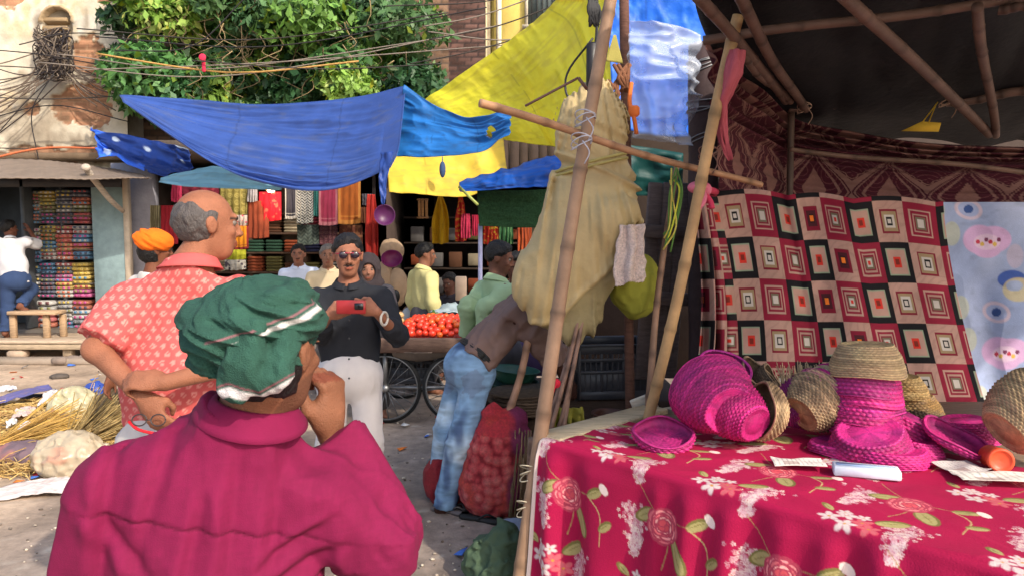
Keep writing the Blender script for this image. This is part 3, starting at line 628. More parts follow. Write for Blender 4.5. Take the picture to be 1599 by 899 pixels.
sheet('torn_blue_tarp', A([[(152, 198, 10.6), (160, 206, 10.5), (215, 215, 10.4), (262, 228, 10.3), (300, 236, 10.0)], [(156, 222, 10.5), (170, 232, 10.4), (215, 245, 10.2), (262, 258, 10.0), (300, 262, 9.9)], [(158, 250, 10.4), (176, 248, 10.2), (210, 262, 10.0), (250, 276, 9.8), (296, 285, 9.7)]]),
    tarpm, (50, 100), colfn=lambda u, v, P: np.clip(mixc(mixc(np.tile(lin((22, 50, 120)), u.shape+(1,)), lin((50, 104, 220)), sm(-u+.22+.1*n2(u, v, 6, 6), -.02, .04)+sm(v-.8, 0, .1)*(u < .6)), lin((190, 205, 220)), sm(n2(u, v, 9, 5, 4), .62, .8)*.7), 0, 1), disp=folds(.05, 6, 5, 12, .05), holes=lambda u, v, P: (n2(u, v, 10, 6, 40) > .85), label='torn dark blue tarp knotted beside the cream wall', cat='tarp')
sheet('pale_blue_sheet', A([[(252, 278, 9.7), (320, 262, 9.6), (400, 268, 9.4), (440, 280, 9.2)], [(250, 282, 9.6), (320, 278, 9.4), (400, 284, 9.2), (440, 290, 9.0)], [(248, 284, 9.5), (315, 293, 9.3), (400, 296, 9.1), (440, 296, 8.9)]]),
    tarpm, (30, 70), colfn=tone((138, 190, 208), 3, 4, 18, .15), disp=folds(.02, 4, 4, 13, .03), label='pale blue plastic sheet edging below the large blue tarp', cat='tarp')
b = MB(); b.col = lin((60, 82, 120)); b.ell(at(691, 265, 8.2), (.035, .03, .09)); b.tube([at(691, 245, 8.2), at(691, 262, 8.2)], .006, 5); b.build('dangling_knot', cloth, None, label='dark cloth knot dangling before the dull yellow tarp', cat='knot')
# ---------------------------------------------------------------- textiles in the cloth shop
def hang(name, label, x0, y0, x1, y1, Y, col, pat=None, col2=(220, 200, 160), cat='cloth', seed=0, fold=.018, taper=0, group='cloths hung in the cloth shop', rod=False, nf=4):
    w = (x1-x0)/2*taper
    ctrl = A([[(x0+w, y0, Y), ((x0+x1)/2, y0, Y-.02), (x1-w, y0, Y)], [(x0, (y0+y1)/2, Y), ((x0+x1)/2, (y0+y1)/2, Y-.03), (x1, (y0+y1)/2, Y)], [(x0, y1, Y), ((x0+x1)/2, y1+1, Y), (x1, y1-1, Y)]])
    def cf(u, v, P):
        C = np.tile(lin(col), u.shape+(1,)); c2 = lin(col2)
        asp = (y1-y0)/max(x1-x0, 1)
        if pat == 'stripe': C = mixc(C, c2, (np.sin(u*2*pi*5) > .3)*1.0)
        if pat == 'border': C = mixc(C, c2, ((u < .1) | (u > .9) | (v > .9) | ((v > .8) & (v < .84)))*1.0)
        if pat == 'motif':
            a = (u*4) % 1-.5; b_ = (v*4*asp) % 1-.5; r = np.hypot(a, b_); C = mixc(C, c2, ((np.abs(r-.3) < .08) | (r < .1) | (np.abs(a) > .46))*.9)
        if pat == 'zig': C = mixc(C, c2, (np.sin(2*pi*(v*6*asp+np.abs((u*3) % 1-.5)*2)) > .1)*.9)
        if pat == 'floral': C = mixc(C, c2, sm(n2(u, v, 7, 7*asp, seed+3, 2), .25, .4))
        return np.clip(C*(.62+.09*n2(u, v, 8, 8, seed)[..., None]), .003, 1)  # dimmed overall: the shop's shade is put into the cloth colours
    o = sheet(name, ctrl, cloth, (46, 34), colfn=cf, disp=lambda u, v, P: fold*np.sin(u*nf*2*pi+1.2*n2(u, v, 2, 1.5, seed))*(.35+.65*v)+fold*.6*n2(u, v, 5, 3, seed), solid=.004, label=label, cat=cat, group=group)
    return o
T = [('hanging_cloth', 'narrow olive striped cloth at the left end of the shop', 235, 321, 250, 360, 10.7, (120, 112, 84), 'stripe', (200, 190, 150)),
 ('hanging_cloth', 'plain red cloth behind the bald man', 251, 321, 278, 382, 10.6, (176, 36, 52), None),
 ('hanging_cloth', 'small pink towel under the pale blue sheet', 268, 288, 284, 315, 10.4, (206, 60, 100), None),
 ('hanging_cloth', 'wide maroon cloth at the top of the shop front', 284, 286, 342, 304, 10.5, (118, 26, 52), 'floral', (170, 60, 80)),
 ('saree', 'olive gold saree with medallion pattern', 344, 290, 386, 336, 10.5, (134, 122, 58), 'motif', (176, 162, 92)),
 ('saree', 'white and pink flowered cloth below the olive gold saree', 363, 336, 386, 353, 10.45, (198, 180, 170), 'floral', (200, 70, 100)),
 ('hanging_cloth', 'orange yellow gathered cloth with maroon hem', 358, 353, 388, 389, 10.4, (222, 140, 26), 'border', (140, 40, 40)),
 ('hanging_cloth', 'lime yellow folded cloth low beside the bald man', 352, 390, 384, 405, 10.4, (176, 176, 44), None),
 ('hanging_cloth', 'white cloth printed with dark flowers at the bottom left', 351, 406, 384, 421, 10.4, (196, 190, 178), 'floral', (70, 60, 70)),
 ('saree', 'rust brown saree with plain field', 387, 314, 420, 372, 10.5, (140, 62, 36), None),
 ('hanging_cloth', 'white card-like cloth at the upper shop front', 386, 296, 402, 315, 10.45, (150, 146, 150), None),
 ('saree', 'brilliant red saree glowing beneath the lamp', 404, 300, 439, 345, 10.5, (206, 16, 36), 'floral', (225, 90, 70)),
 ('saree', 'dark saree with pale edge right of the glowing red one', 445, 294, 463, 342, 10.5, (52, 50, 60), 'border', (180, 176, 170)),
 ('saree', 'black and white zigzag printed saree', 463, 294, 489, 349, 10.5, (34, 36, 44), 'zig', (190, 190, 184)),
 ('saree', 'teal green patterned saree beside the zigzag one', 489, 293, 505, 337, 10.55, (34, 96, 98), 'motif', (60, 130, 120)),
 ('saree', 'maroon pink saree with pale border', 498, 292, 527, 352, 10.5, (146, 44, 74), 'border', (178, 110, 120)),
 ('saree', 'orange brown saree with a woven border', 528, 281, 563, 350, 10.5, (164, 88, 30), 'border', (196, 130, 60)),
 ('hanging_cloth', 'small grey cloth right of the orange brown saree', 565, 303, 581, 320, 10.6, (92, 88, 96), None),
 ('hanging_cloth', 'small brown cloth below the grey one', 564, 324, 579, 348, 10.6, (112, 64, 40), None),
 ('hanging_cloth', 'grey green patterned cloth in the second row', 464, 351, 498, 382, 10.7, (66, 78, 74), 'zig', (100, 112, 104)),
 ('hanging_cloth', 'dull maroon patterned cloth in the second row', 499, 353, 527, 382, 10.7, (88, 48, 60), 'motif', (130, 90, 90)),
 ('hanging_cloth', 'brown flowered cloth beside the dull maroon one', 530, 352, 566, 384, 10.75, (110, 60, 44), 'floral', (150, 100, 70))]
for i, a in enumerate(T): hang(a[0], a[1], *a[2:8], pat=a[8], col2=a[9] if len(a) > 9 else (200, 180, 140), seed=i+1, fold=.012, cat='saree' if a[0] == 'saree' else 'cloth')
hang('red_drape', 'long red drape hanging between the two shops', 571, 304, 590, 406, 10.2, (190, 50, 40), seed=40, fold=.03, nf=2, group=None, taper=.5)
# shelves of folded cloth at the back
rk = empty('cloth_rack', (X_(430, 11.6), 11.5, .2), 'dark shelf rack of folded cloth inside the cloth shop', 'rack')
for z in (.75, 1.05, 1.35, 1.65, 1.95):
    b = MB(); b.col = lin((80, 60, 48)); b.box((X_(430, 11.6), 11.7, z), (3.1, .5, .03)); b.build('shelf', wood, rk)
for px in (300, 395, 480, 560):
    b = MB(); b.col = lin((80, 60, 48)); b.box((X_(px, 11.6), 11.72, 1.15), (.05, .5, 1.9)); b.build('upright', wood, rk)
pal = {'maroon': (110, 34, 50), 'brown': (110, 72, 50), 'grey': (110, 106, 104), 'olive': (110, 104, 60), 'navy': (40, 44, 76), 'cream': (170, 156, 130), 'green': (50, 84, 66), 'rust': (150, 74, 44)}
for zi, z in enumerate((.75, 1.05, 1.35, 1.65)):
    for k in range(9):
        cn = random.choice(list(pal)); b = MB(); px = 312+k*29; x = X_(px, 11.5); n = random.randint(3, 5)
        for j in range(n):
            b.col = lin(pal[cn])*random.uniform(.45, .85); b.box((x, 11.6, z+.035+.048*j), (.24, .3, .044), None, .018)
        b.build('folded_cloth_pile', cloth, None, base=True, label=f'{cn} pile of folded cloth on the {["lowest","second","third","top"][zi]} rack shelf, number {k+1} from the left', cat='cloth pile', group='piles of folded cloth in the cloth shop')
# lamp
lp = empty('hanging_lamp', at(423, 293, 10.2), 'small lit lamp glowing in front of the red saree', 'lamp')
b = MB(); b.col = lin((160, 120, 60)); b.lathe([(.012, .12), (.02, .06), (.05, .03), (.075, 0), (.07, 0)], at(423, 297, 10.2), n=20); b.build('lamp_shade', paint, lp)
b = MB(); b.col = (1, .86, .6); b.ell(at(423, 298.5, 10.2), (.05, .05, .02)); b.build('bulb', M('bulb', None, emit=9, var=0, bump=0), lp)
b = MB(); b.col = (.03, .03, .03); b.tube([at(423, 286, 10.2), at(423, 262, 10.2)], .006, 5); b.build('cord', cable, lp)
pl = bpy.data.lights.new('lamp_light', 'POINT'); pl.energy = 9; pl.color = (1, .8, .6); pl.shadow_soft_size = .05
po = bpy.data.objects.new('lamp_light', pl); S.collection.objects.link(po); po.parent = lp; po.location = (0, -.02, -.14)
# ---------------------------------------------------------------- general shop goods
def basin(name, label, c, r, h, col, axis, cat='basin', group=None, parent=None):
    b = MB(); b.col = lin(col); R = frame(nrm(axis))
    b.lathe([(r*.62, 0), (r*.66, 0), (r*.8, h*.3), (r*.92, h*.75), (r, h), (r*1.05, h), (r*1.05, h*.94), (r*.97, h*.93)], c, R, 36)
    b.lathe([(.001, .008), (r*.64, .008), (r*.9, h*.75), (r*1.0, h*.985)], c, R, 36)
    b.lathe([(.001, -.001), (r*.62, 0)], c, R, 36)
    return b.build(name, plas, parent, label=label, cat=cat, group=group)
basin('plastic_basin', 'purple plastic basin hanging on its side at the shop corner', at(600, 337, 10.0), .135, .07, (88, 36, 86), (.25, -1, .1))
basin('plastic_basin', 'magenta plastic basin lying on the beige sacks', at(612, 410, 9.5), .13, .09, (116, 26, 80), (.1, -.75, .6))
for i, (px, py, rx, rz, l) in enumerate([(598, 442, .16, .28, 'front left'), (620, 448, .14, .25, 'front right'), (612, 392, .15, .17, 'upper')]):
    c = at(px, py, 9.9); f = dispf(ellf(c, (rx, .15, rz)), lambda P: .012*ridge(P*V(14, 14, 5)))
    sdf_obj('grain_sack', f, c-V(.22, .22, .34), c+V(.22, .22, .34), .018, cloth, None, lin((176, 148, 118)), label=f'beige bulging sack, {l} one of three behind the black-shirted man', cat='sack', group='beige sacks at the shop corner')
hang('yellow_cloth', 'plain yellow cloth gathered on a hook before the dark shop', 675, 304, 700, 380, 9.0, (226, 176, 24), seed=50, fold=.04, nf=2, taper=.85, group=None)
hang('red_print_cloth', 'red and gold printed cloth gathered on a string', 711, 305, 728, 377, 8.8, (206, 44, 40), 'floral', (232, 170, 60), seed=51, fold=.03, nf=2, taper=.8, group=None)
hang('red_print_cloth', 'red and yellow printed cloth beside the white pole', 755, 352, 777, 381, 8.8, (200, 50, 34), 'floral', (230, 190, 60), seed=52, group=None)
hang('pink_cloth', 'left pink cloth strip hanging slanted by the green mat', 720, 334, 735, 372, 8.6, (212, 60, 96), seed=53, taper=.2, group='pink strips by the green mat')
hang('pink_cloth', 'right pink cloth strip hanging next to the white pole', 737, 336, 748, 368, 8.6, (204, 48, 84), seed=54, group='pink strips by the green mat')
hang('green_cloth', 'green striped cloth below the turf mat', 780, 354, 801, 382, 8.8, (40, 92, 54), 'stripe', (90, 130, 80), seed=55, group=None)
hang('orange_cloth', 'orange brown striped cloth below the turf mat', 808, 356, 830, 410, 8.8, (196, 90, 44), 'stripe', (120, 50, 40), seed=56, group=None)
fr = empty('slatted_ornament', at(660, 340, 8.9), 'small wooden slatted frame hanging from the yellow tarp', 'ornament')
for px in (655, 660, 666):
    b = MB(); b.col = lin((170, 130, 90)); b.box(at(px, 326, 8.9), (.03, .02, .24), None, .004); b.build('slat', wood, fr)
for py in (312, 340):
    b = MB(); b.col = lin((140, 104, 72)); b.box(at(660, py, 8.87), (.14, .02, .018)); b.build('crosspiece', wood, fr)
b = MB(); b.col = lin((214, 186, 160)); b.box(at(720, 450, 8.2), (.12, .14, .26), None, .01); b.build('carton', M('cardboard', None, .9, .1, 8, .1, 60), None, base=True, label='pale upright carton behind the green-shirted man', cat='box')
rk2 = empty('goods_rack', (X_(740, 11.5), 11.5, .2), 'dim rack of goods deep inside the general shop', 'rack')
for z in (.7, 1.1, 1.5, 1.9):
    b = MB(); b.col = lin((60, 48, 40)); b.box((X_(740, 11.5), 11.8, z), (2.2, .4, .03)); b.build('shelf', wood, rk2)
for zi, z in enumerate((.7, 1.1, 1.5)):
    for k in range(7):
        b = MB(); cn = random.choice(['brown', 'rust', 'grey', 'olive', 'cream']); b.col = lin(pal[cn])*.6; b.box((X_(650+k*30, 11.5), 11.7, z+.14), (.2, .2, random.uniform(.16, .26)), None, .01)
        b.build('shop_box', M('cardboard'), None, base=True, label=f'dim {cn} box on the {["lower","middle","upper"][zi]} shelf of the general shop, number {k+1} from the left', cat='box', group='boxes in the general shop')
# wooden trestle with goods under the shop front (between the people)
b = MB(); b.col = lin((110, 84, 62)); b.box((X_(660, 9.2), 9.4, .62), (2.4, .6, .06), None, .01); b.box((X_(590, 9.2), 9.4, .3), (.08, .5, .6)); b.box((X_(735, 9.2), 9.4, .3), (.08, .5, .6)); b.build('display_table', woodh, None, base=True, label='brown display table in front of the dark general shop', cat='table')
# ---------------------------------------------------------------- tomato cart
def cart():
    Yf = 6.25; xl, xr = X_(583, 6.4), X_(722, 6.4)+.1; zb = .705
    t = empty('handcart', ((xl+xr)/2, 6.8, 0), 'four-wheeled wooden handcart heaped with tomatoes', 'cart')
    b = MB(); b.col = lin((92, 76, 68)); b.box(((xl+xr)/2, 6.85, zb), (xr-xl, 1.2, .05), None, .008); b.build('bed', woodh, t)
    for y, s in ((Yf, -1), (7.45, 1)):
        b = MB(); b.col = lin((112, 88, 76)); b.box(((xl+xr)/2, y, zb+.0), (xr-xl+.04, .04, .13), frame(V(0, s*.25, 1), V(1, 0, 0)), .008); b.build('side_board', woodh, t)
    for x in (xl, xr):
        b = MB(); b.col = lin((112, 88, 76)); b.box((x, 6.85, zb), (.04, 1.2, .12), None, .008); b.build('end_board', woodh, t)
    for y in (6.38, 7.3):
        b = MB(); b.col = lin((60, 52, 50)); b.tube([(xl-.05, y, .315), (xr+.05, y, .315)], .018, 8); b.build('axle_bar', steel, t)
        b = MB(); b.col = lin((70, 58, 50)); b.box(((xl+xr)/2, y, .645), (xr-xl, .05, .06)); b.build('bearer', woodh, t)
    first = None
    for i, (x, y) in enumerate(((xl+.10, 6.36), (xr-.14, 6.36), (xl+.10, 7.32), (xr-.14, 7.32))):
        w = MB(); R = .285; w.lathe([(R, -.02), (R+.022, -.012), (R+.028, 0), (R+.022, .012), (R, .02)], (x, y, R+.03), frame(V(0, 1, .0)), 44)
        ty = w.build('wheel', rubber, t)
        w = MB(); w.lathe([(R-.012, -.014), (R+.001, -.018), (R+.001, .018), (R-.012, .014), (R-.012, -.014)], (x, y, R+.03), frame(V(0, 1, 0)), 44); w.build('rim', steel, ty)
        w = MB(); w.lathe([(.0, -.05), (.03, -.05), (.035, 0), (.03, .05), (0, .05)], (x, y, R+.03), frame(V(0, 1, 0)), 14)
        for k in range(20):
            a = 2*pi*k/20; w.tube([(x+.02*cos(a), y+.03*(-1)**k, R+.03+.02*sin(a)), (x+R*cos(a+.08), y, R+.03+R*sin(a+.08))], .0035, 5)
        w.build('spokes', steel, ty)
        w = MB(); w.col = lin((70, 60, 54)); w.tube([(x, y, R+.03), (x, y, .68)], .02, 6); w.build('wheel_fork', steel, t)
    cr = crate('black_crate', 'black plastic crate slung beneath the tomato cart', V(X_(640, 6.6), 6.8, .30), .42, .42, .28, 0)
    sheet('drooping_sack', [[(X_(608, 6.2), 6.26, .66), (X_(650, 6.2), 6.24, .65), (X_(700, 6.2), 6.26, .66)], [(X_(610, 6.2), 6.35, .59), (X_(650, 6.2), 6.4, .55), (X_(698, 6.2), 6.35, .60)], [(X_(612, 6.2), 6.6, .64), (X_(650, 6.2), 6.7, .62), (X_(698, 6.2), 6.6, .64)]], cloth, (16, 40), lin((132, 118, 106)), disp=folds(.01, 5, 3, 3, .01), label='drab sacking drooping under the cart bed', cat='sacking')
    # tomatoes
    tm = M('tomato_skin', None, .25, .15, 20, 0, spec=.5, coat=.2); proto = None
    x0, x1 = X_(622, 6.5), X_(722, 6.5)+.06; pts = []
    r = .031
    cxm, cym = (x0+x1)/2, 6.66; rt = random.Random(4); tries = 0
    while len(pts) < 235 and tries < 60000:
        tries += 1; a, b_ = rt.uniform(-1, 1), rt.uniform(-1, .55); e = max(abs(a)**2.6, abs(b_)**2.6)
        if e > .97: continue
        q = (cxm+a*(x1-x0)*.55, cym+b_*.34, zb+.03+r+.135*(1-e)**.75+rt.uniform(-.004, .006))
        if all((q[0]-p[0])**2+(q[1]-p[1])**2+(q[2]-p[2])**2 > (1.62*r)**2 for p in pts): pts.append(q)
    for i, p in enumerate(pts):
        if proto is None:
            b = MB(); b.col = lin((224, 62, 38)); b.ell(p, (r, r, r*.88), n=14, m=9); b.build_ = None
            proto = b.build('tomato', tm, None, label='ripe red tomato heaped on the handcart', cat='tomato', group='tomatoes heaped on the cart')
            b = MB(); b.col = lin((210, 92, 34)); b.ell(p, (r, r, r*.88), n=14, m=9); alt = b.build('tomato', tm, None, label='ripe red tomato heaped on the handcart', cat='tomato', group='tomatoes heaped on the cart'); alt.location.z += .001; alt.location.y += .3
        else: copy_tree(proto if random.random() > .2 else alt, None, p, (random.uniform(0, 6), random.uniform(0, 6), 0), random.uniform(.85, 1.12))
    gm = M('vegetable_skin', None, .5, .2, 16, .1, 60)
    hp = MB(); hp.col = lin((200, 60, 40)); hp.ell(((x0+x1)/2, 6.65, zb+.03), ((x1-x0)*.5, .30, .135)); hp.build('tomato_heap_core', tm, None, kind='stuff', label='inner mass of the tomato heap', cat='tomatoes')
    for i in range(12):
        c = V(X_(690, 6.9)+random.uniform(-.16, .3), 6.95+random.uniform(-.08, .12), zb+.1+random.uniform(0, .1)); b = MB(); b.col = lin((66, 110, 48))*random.uniform(.6, 1.2)
        d = nrm((random.random()-.5, random.random()-.5, .3)); b.tube([c-d*.06, c-d*.03, c+d*.03, c+d*.06], [.008, .02, .02, .008], 8); b.build('green_vegetable', gm, None, label='green gourd behind the tomatoes on the cart', cat='vegetable', group='green vegetables on the cart')
    c = V(X_(600, 6.8), 6.9, zb+.13)
    for i in range(9):
        p = c+V(random.uniform(-.14, .14), random.uniform(-.1, .1), random.uniform(-.06, .05)); b = MB(); b.col = lin((196, 160, 112))*random.uniform(.8, 1.1); b.ell(p, (.04, .035, .032)); b.build('potato', gm, None, label='pale brown potato at the left end of the cart', cat='potato', group='potatoes on the cart')
    # scale pan, plastic sheet
    sheet('plastic_sheet', [[(X_(672, 7), 7.2, zb+.2), (X_(700, 7), 7.25, zb+.25), (X_(730, 7), 7.2, zb+.22)], [(X_(670, 7), 7.0, zb+.18), (X_(700, 7), 6.98, zb+.2), (X_(728, 7), 7.0, zb+.18)]], plas, (10, 20), lin((150, 165, 170)), disp=folds(.02, 5, 5, 5, .02), label='crumpled clear plastic sheet behind the tomatoes', cat='plastic sheet')
def crate(name, label, c, w, d, h, rz, col=(60, 61, 66), cat='crate', group=None):
    b = MB(); b.col = lin(col); R = frame(V(0, 0, 1), V(cos(rz), sin(rz), 0)); c = V(*c)
    def bx(x, y, z, sx, sy, sz): b.box(c+V(x, y, z)@R, (sx, sy, sz), R, .003)
    bx(0, 0, .01, w, d, .02)
    for s in (-1, 1):
        for z, hh in ((.03, .05), (h*.5, .02), (h*.72, .02), (h-.03, .06)): bx(0, s*d/2, z, w, .014, hh); bx(s*w/2, 0, z, .014, d, hh)
        n = int(w/.035)
        for k in range(n+1): bx(-w/2+w*k/n, s*d/2, h/2, .008 if k % 4 else .02, .012, h)
        n = int(d/.035)
        for k in range(n+1): bx(s*w/2, -d/2+d*k/n, h/2, .012, .008 if k % 4 else .02, h)
        bx(0, s*(d/2+.012), h-.004, w+.04, .02, .014); bx(s*(w/2+.012), 0, h-.004, .02, d+.04, .014)
        bx(0, s*(d/2-.001), h*.3, w*.96, .006, h*.34)
    return b.build(name, plas, None, base=True, label=label, cat=cat, group=group)
cart()
# parked motorcycle headlight/mirror behind the cart
mo = empty('motorcycle', at(640, 500, 7.9)*V(1, 1, 0), 'dark motorcycle parked behind the tomato cart, showing its headlight and mirror', 'motorcycle')
b = MB(); b.col = lin((22, 22, 26)); c = at(641, 490, 7.9); b.ell(c+V(0, .03, 0), (.1, .12, .1)); b.build('headlight', plas, mo)
g = MB(); g.col = lin((170, 176, 180)); g.ell(c+V(0, -.07, 0), (.085, .035, .085)); g.build('lamp_glass', plas, bpy.data.objects['headlight'])
b = MB(); b.col = lin((20, 20, 22)); m0 = at(618, 462, 7.9); b.ell(m0, (.045, .015, .07)); b.tube([m0, at(624, 490, 7.9), at(635, 500, 7.95)], .008, 6); b.build('mirror', plas, mo)
b = MB(); b.tube(catmull([at(606, 497, 8), at(622, 492, 8), at(641, 503, 8.05), at(664, 492, 8), at(676, 488, 8)], 14), .013, 8); b.build('handlebar', rubber, mo)
b = MB(); b.col = lin((34, 34, 40)); b.ell(c+V(.03, .5, -.05), (.13, .32, .12)); b.build('fuel_tank', plas, mo)
b = MB(); b.tube([c+V(0, .05, -.05), V(c[0], 7.8, .315)], .025, 8); b.tube([c+V(0, .5, -.15), V(c[0], 8.9, .315)], .025, 8); b.build('fork', steel, mo)
for y in (7.8, 9.0):
    b = MB(); b.lathe([(.25, -.04), (.3, -.03), (.32, 0), (.3, .03), (.25, .04), (.25, -.04)], (c[0], y, .32), frame(V(1, 0, 0)), 36); b.build('wheel', rubber, mo)
# ---------------------------------------------------------------- basket stall: bamboo frame, roof, cloth walls
bc = lin((160, 128, 102)); bd = lin((138, 106, 84)); bg_ = lin((150, 134, 118))
pbr('bamboo_pole', atz(800, 952, 0), at(960, -45, 3.45), .034, .028, 8, bc, label='tall leaning bamboo pole at the corner of the flowered table', cat='bamboo pole', crook=.012)
pbr('bamboo_pole', atz(1010, 657, .755), at(1156, 25, 3.45), .027, .027, 6, lin((178, 142, 98)), label='slanting bamboo pole standing on the table end beside the quilt', cat='bamboo pole', crook=.012)
pbr('bamboo_pole', at(1008, 652, 3.75), at(1055, 255, 4.0), .019, .015, 6, bd, label='thin bamboo stick behind the slanting pole, tied with a yellow cord', cat='bamboo stick')
pbr('bamboo_pole', at(748, 164, 3.15), at(1188, 291, 3.85), .018, .015, 8, lin((170, 128, 96)), label='bamboo crossbar tied across the leaning pole before the khaki bundle', cat='bamboo pole', crook=.01)
def post(name, label, px0, py0, px1, py1, D, r, col, m, cat='post', parent=None, n=14):
    a, b_ = at(px0, py0, D), at(px1, py1, D)
    if py0 > 600 and D > 3.4: a = a+(b_-a)*((0-a[2])/(b_[2]-a[2]))
    b = MB(); b.col = lin(col); b.tube([a+(b_-a)*t for t in np.linspace(0, 1, 14)], [r*(1+.03*sin(t*30)) for t in np.linspace(0, 1, 14)], n); return b.build(name, m, parent, base=True, label=label, cat=cat)
post('iron_pillar', 'thick dark pillar wound with wires beside the quilt', 1098, 640, 1098, 70, 4.4, .088, (66, 52, 52), M('rusty_pillar', None, .8, .3, 8, .4, 30))
b = MB(); b.col = lin((150, 140, 130))
for py in (96, 99, 103, 110, 158, 170, 172, 212, 218):
    c = at(1098, py, 4.4); b.tube([c+V(.094*cos(a), .094*sin(a), .01*sin(2*a+py)+.02*cos(a)) for a in np.linspace(0, 2*pi, 24)], .004, 5)
b.build('binding_wire', steel, None, label='pale wires wound round the thick dark pillar', cat='wire')
post('wooden_post', 'dark rusty-brown post behind the khaki bundle', 984, 640, 974, -30, 4.3, .028, (96, 66, 54), wood)
# rafters
RF = [((1092, -8, 3.0), (1228, 160, 4.4), .026), ((1148, -10, 3.1), (1256, 172, 4.5), .026), ((1160, 88, 3.6), (1232, 158, 4.4), .022), ((1098, 64, 3.75), (1640, -8, 3.35), .024), ((1232, 169, 4.6), (1480, 159, 4.62), .020),
      ((1478, 160, 4.55), (1650, 138, 4.3), .027), ((1318, -12, 3.0), (1545, 212, 4.6), .028), ((1528, 8, 3.3), (1553, 212, 4.62), .024), ((1560, 14, 3.4), (1650, 12, 3.3), .02)]
RL = ['leftmost rafter running up out of the picture', 'second rafter from the left, parallel to the first', 'short brace between the pole top and the back corner', 'long crossbeam slanting up to the right under the roof', 'thin back beam along the top of the paisley cloth',
      'thick back beam at the right end of the roof', 'long diagonal rafter in the middle of the roof', 'short upright rafter near the right end', 'stub of a beam at the top right corner']
for (a, c, r), l in zip(RF, RL): pbr('roof_bamboo', at(*a), at(*c), r, r*.92, 5, lin((104, 80, 70)), label='bamboo '+l, cat='bamboo beam', group='bamboo frame of the basket stall')
pbr('bamboo_rail', at(1234, 234, 4.45), at(1650, 274, 4.2), .014, .014, 6, lin((110, 84, 70)), label='thin horizontal bamboo rail in front of the paisley cloth', cat='bamboo stick')
post('bamboo_upright', 'dark upright bamboo in the back corner of the basket stall', 1229, 500, 1236, 165, 4.62, .02, (88, 68, 58), bambm)
# roof tarp (black inside); unseen front edge placed for where its shadow lands
rp = []
for Y, z in ((5.0, 2.30), (4.4, 2.52), (3.6, 2.80), (2.6, 3.0), (1.6, 3.12), (.75, 3.15)):
    xl = {5.0: 1.55, 4.4: 1.28, 3.6: .86, 2.6: .72, 1.6: .70, .75: .78}[Y]
    rp.append([(xl+(4.6-xl)*t, Y+.03*sin(t*9+Y), z-.05*sin(pi*t)+.02*sin(9*t+Y)) for t in (0, .2, .4, .6, .8, 1)])
sheet('roof_tarp', rp, M('black_tarp', None, .6, .3, 4, .5, 25), (90, 110), colfn=tone((22, 21, 25), 6, 6, 21, .3, (40, 36, 38), .6), disp=folds(.03, 7, 3, 22, .03), solid=.006, label='sagging black tarp roof over the basket stall', cat='tarp')
# paisley cloth
def arc(P):
    d = np.linalg.norm(np.diff(P[P.shape[0]//2], axis=0), axis=1); return np.ones(P.shape[:2])*np.concatenate([[0], np.cumsum(d)])[None]
def damask(u, v, su, sv):
    C = np.tile(lin((66, 16, 30)), u.shape+(1,)); U = u*su; Vv = v*sv; k = np.floor(Vv).astype(int); a = (U+.5*(k % 2)) % 1-.5; b_ = Vv % 1-.5
    warp = .05*n2(u, v, 3, 3, 31)
    bb = b_-.04; wb = np.where(bb < -.12, .40*np.sqrt(np.clip(1-((bb+.12)/.34)**2, 1e-4, 1)), .40*np.cos(pi/2*np.clip((bb+.12)/.60, 0, .995))**1.25); tear = np.abs(a)/wb*.55+np.abs(b_+.1)*.85+warp
    band = (np.abs(tear-.80) < .085) | (np.abs(tear-.50) < .03) | (np.abs(tear-.66) < .018); heart = (tear < .25)
    ang = np.arctan2(b_, a); scal = np.abs(tear-.94+.03*np.cos(ang*26)) < .02
    curl = np.abs(np.sin(np.hypot(np.abs(a)-.19, b_-.12)*48+ang*2)) < .28
    C = mixc(C, lin((136, 100, 90)), (band | scal)*.8); C = mixc(C, lin((112, 62, 62)), (curl & (tear < .62))*.55); C = mixc(C, lin((150, 110, 98)), heart*.6)
    bgc = np.abs(np.sin(np.hypot((np.abs(a)-.5)*1.2, b_*1.0)*42-ang*3)) < .22
    C = mixc(C, lin((118, 74, 72)), (bgc & (tear > 1.02))*.6)
    return np.clip(C*(1+.12*n2(u, v, 6, 6, 3)[..., None]), .003, 1)
Pz = M('printed_cotton', None, .9, .12, 9, .2, 200)
sheet('paisley_cloth', [[at(1100, 300, 3.95)+V(0, 0, 1.0), at(1135, 100, 4.1), at(1185, 140, 4.4), at(1236, 185, 4.7), at(1330, 205, 4.7), at(1460, 224, 4.65), at(1700, 232, 4.5)],
    [at(1118, 200, 4.0), at(1148, 210, 4.15), at(1190, 230, 4.45), at(1238, 250, 4.72), at(1330, 262, 4.7), at(1460, 275, 4.65), at(1700, 278, 4.5)],
    [at(1125, 305, 4.05), at(1150, 312, 4.2), at(1195, 325, 4.5), at(1240, 340, 4.75), at(1330, 350, 4.7), at(1460, 350, 4.65), at(1700, 352, 4.5)]], Pz, (190, 520), colfn=lambda u, v, P: damask(arc(P), 1-v, 1/.46, 1.5),
    disp=lambda u, v, P: .03*np.sin(v*60+2*n2(u, v, 2, 5, 6))*sm(.55-v, 0, .2)+.012*n2(u, v, 3, 20, 7), label='dark maroon paisley cloth hung along the back of the basket stall', cat='cloth')
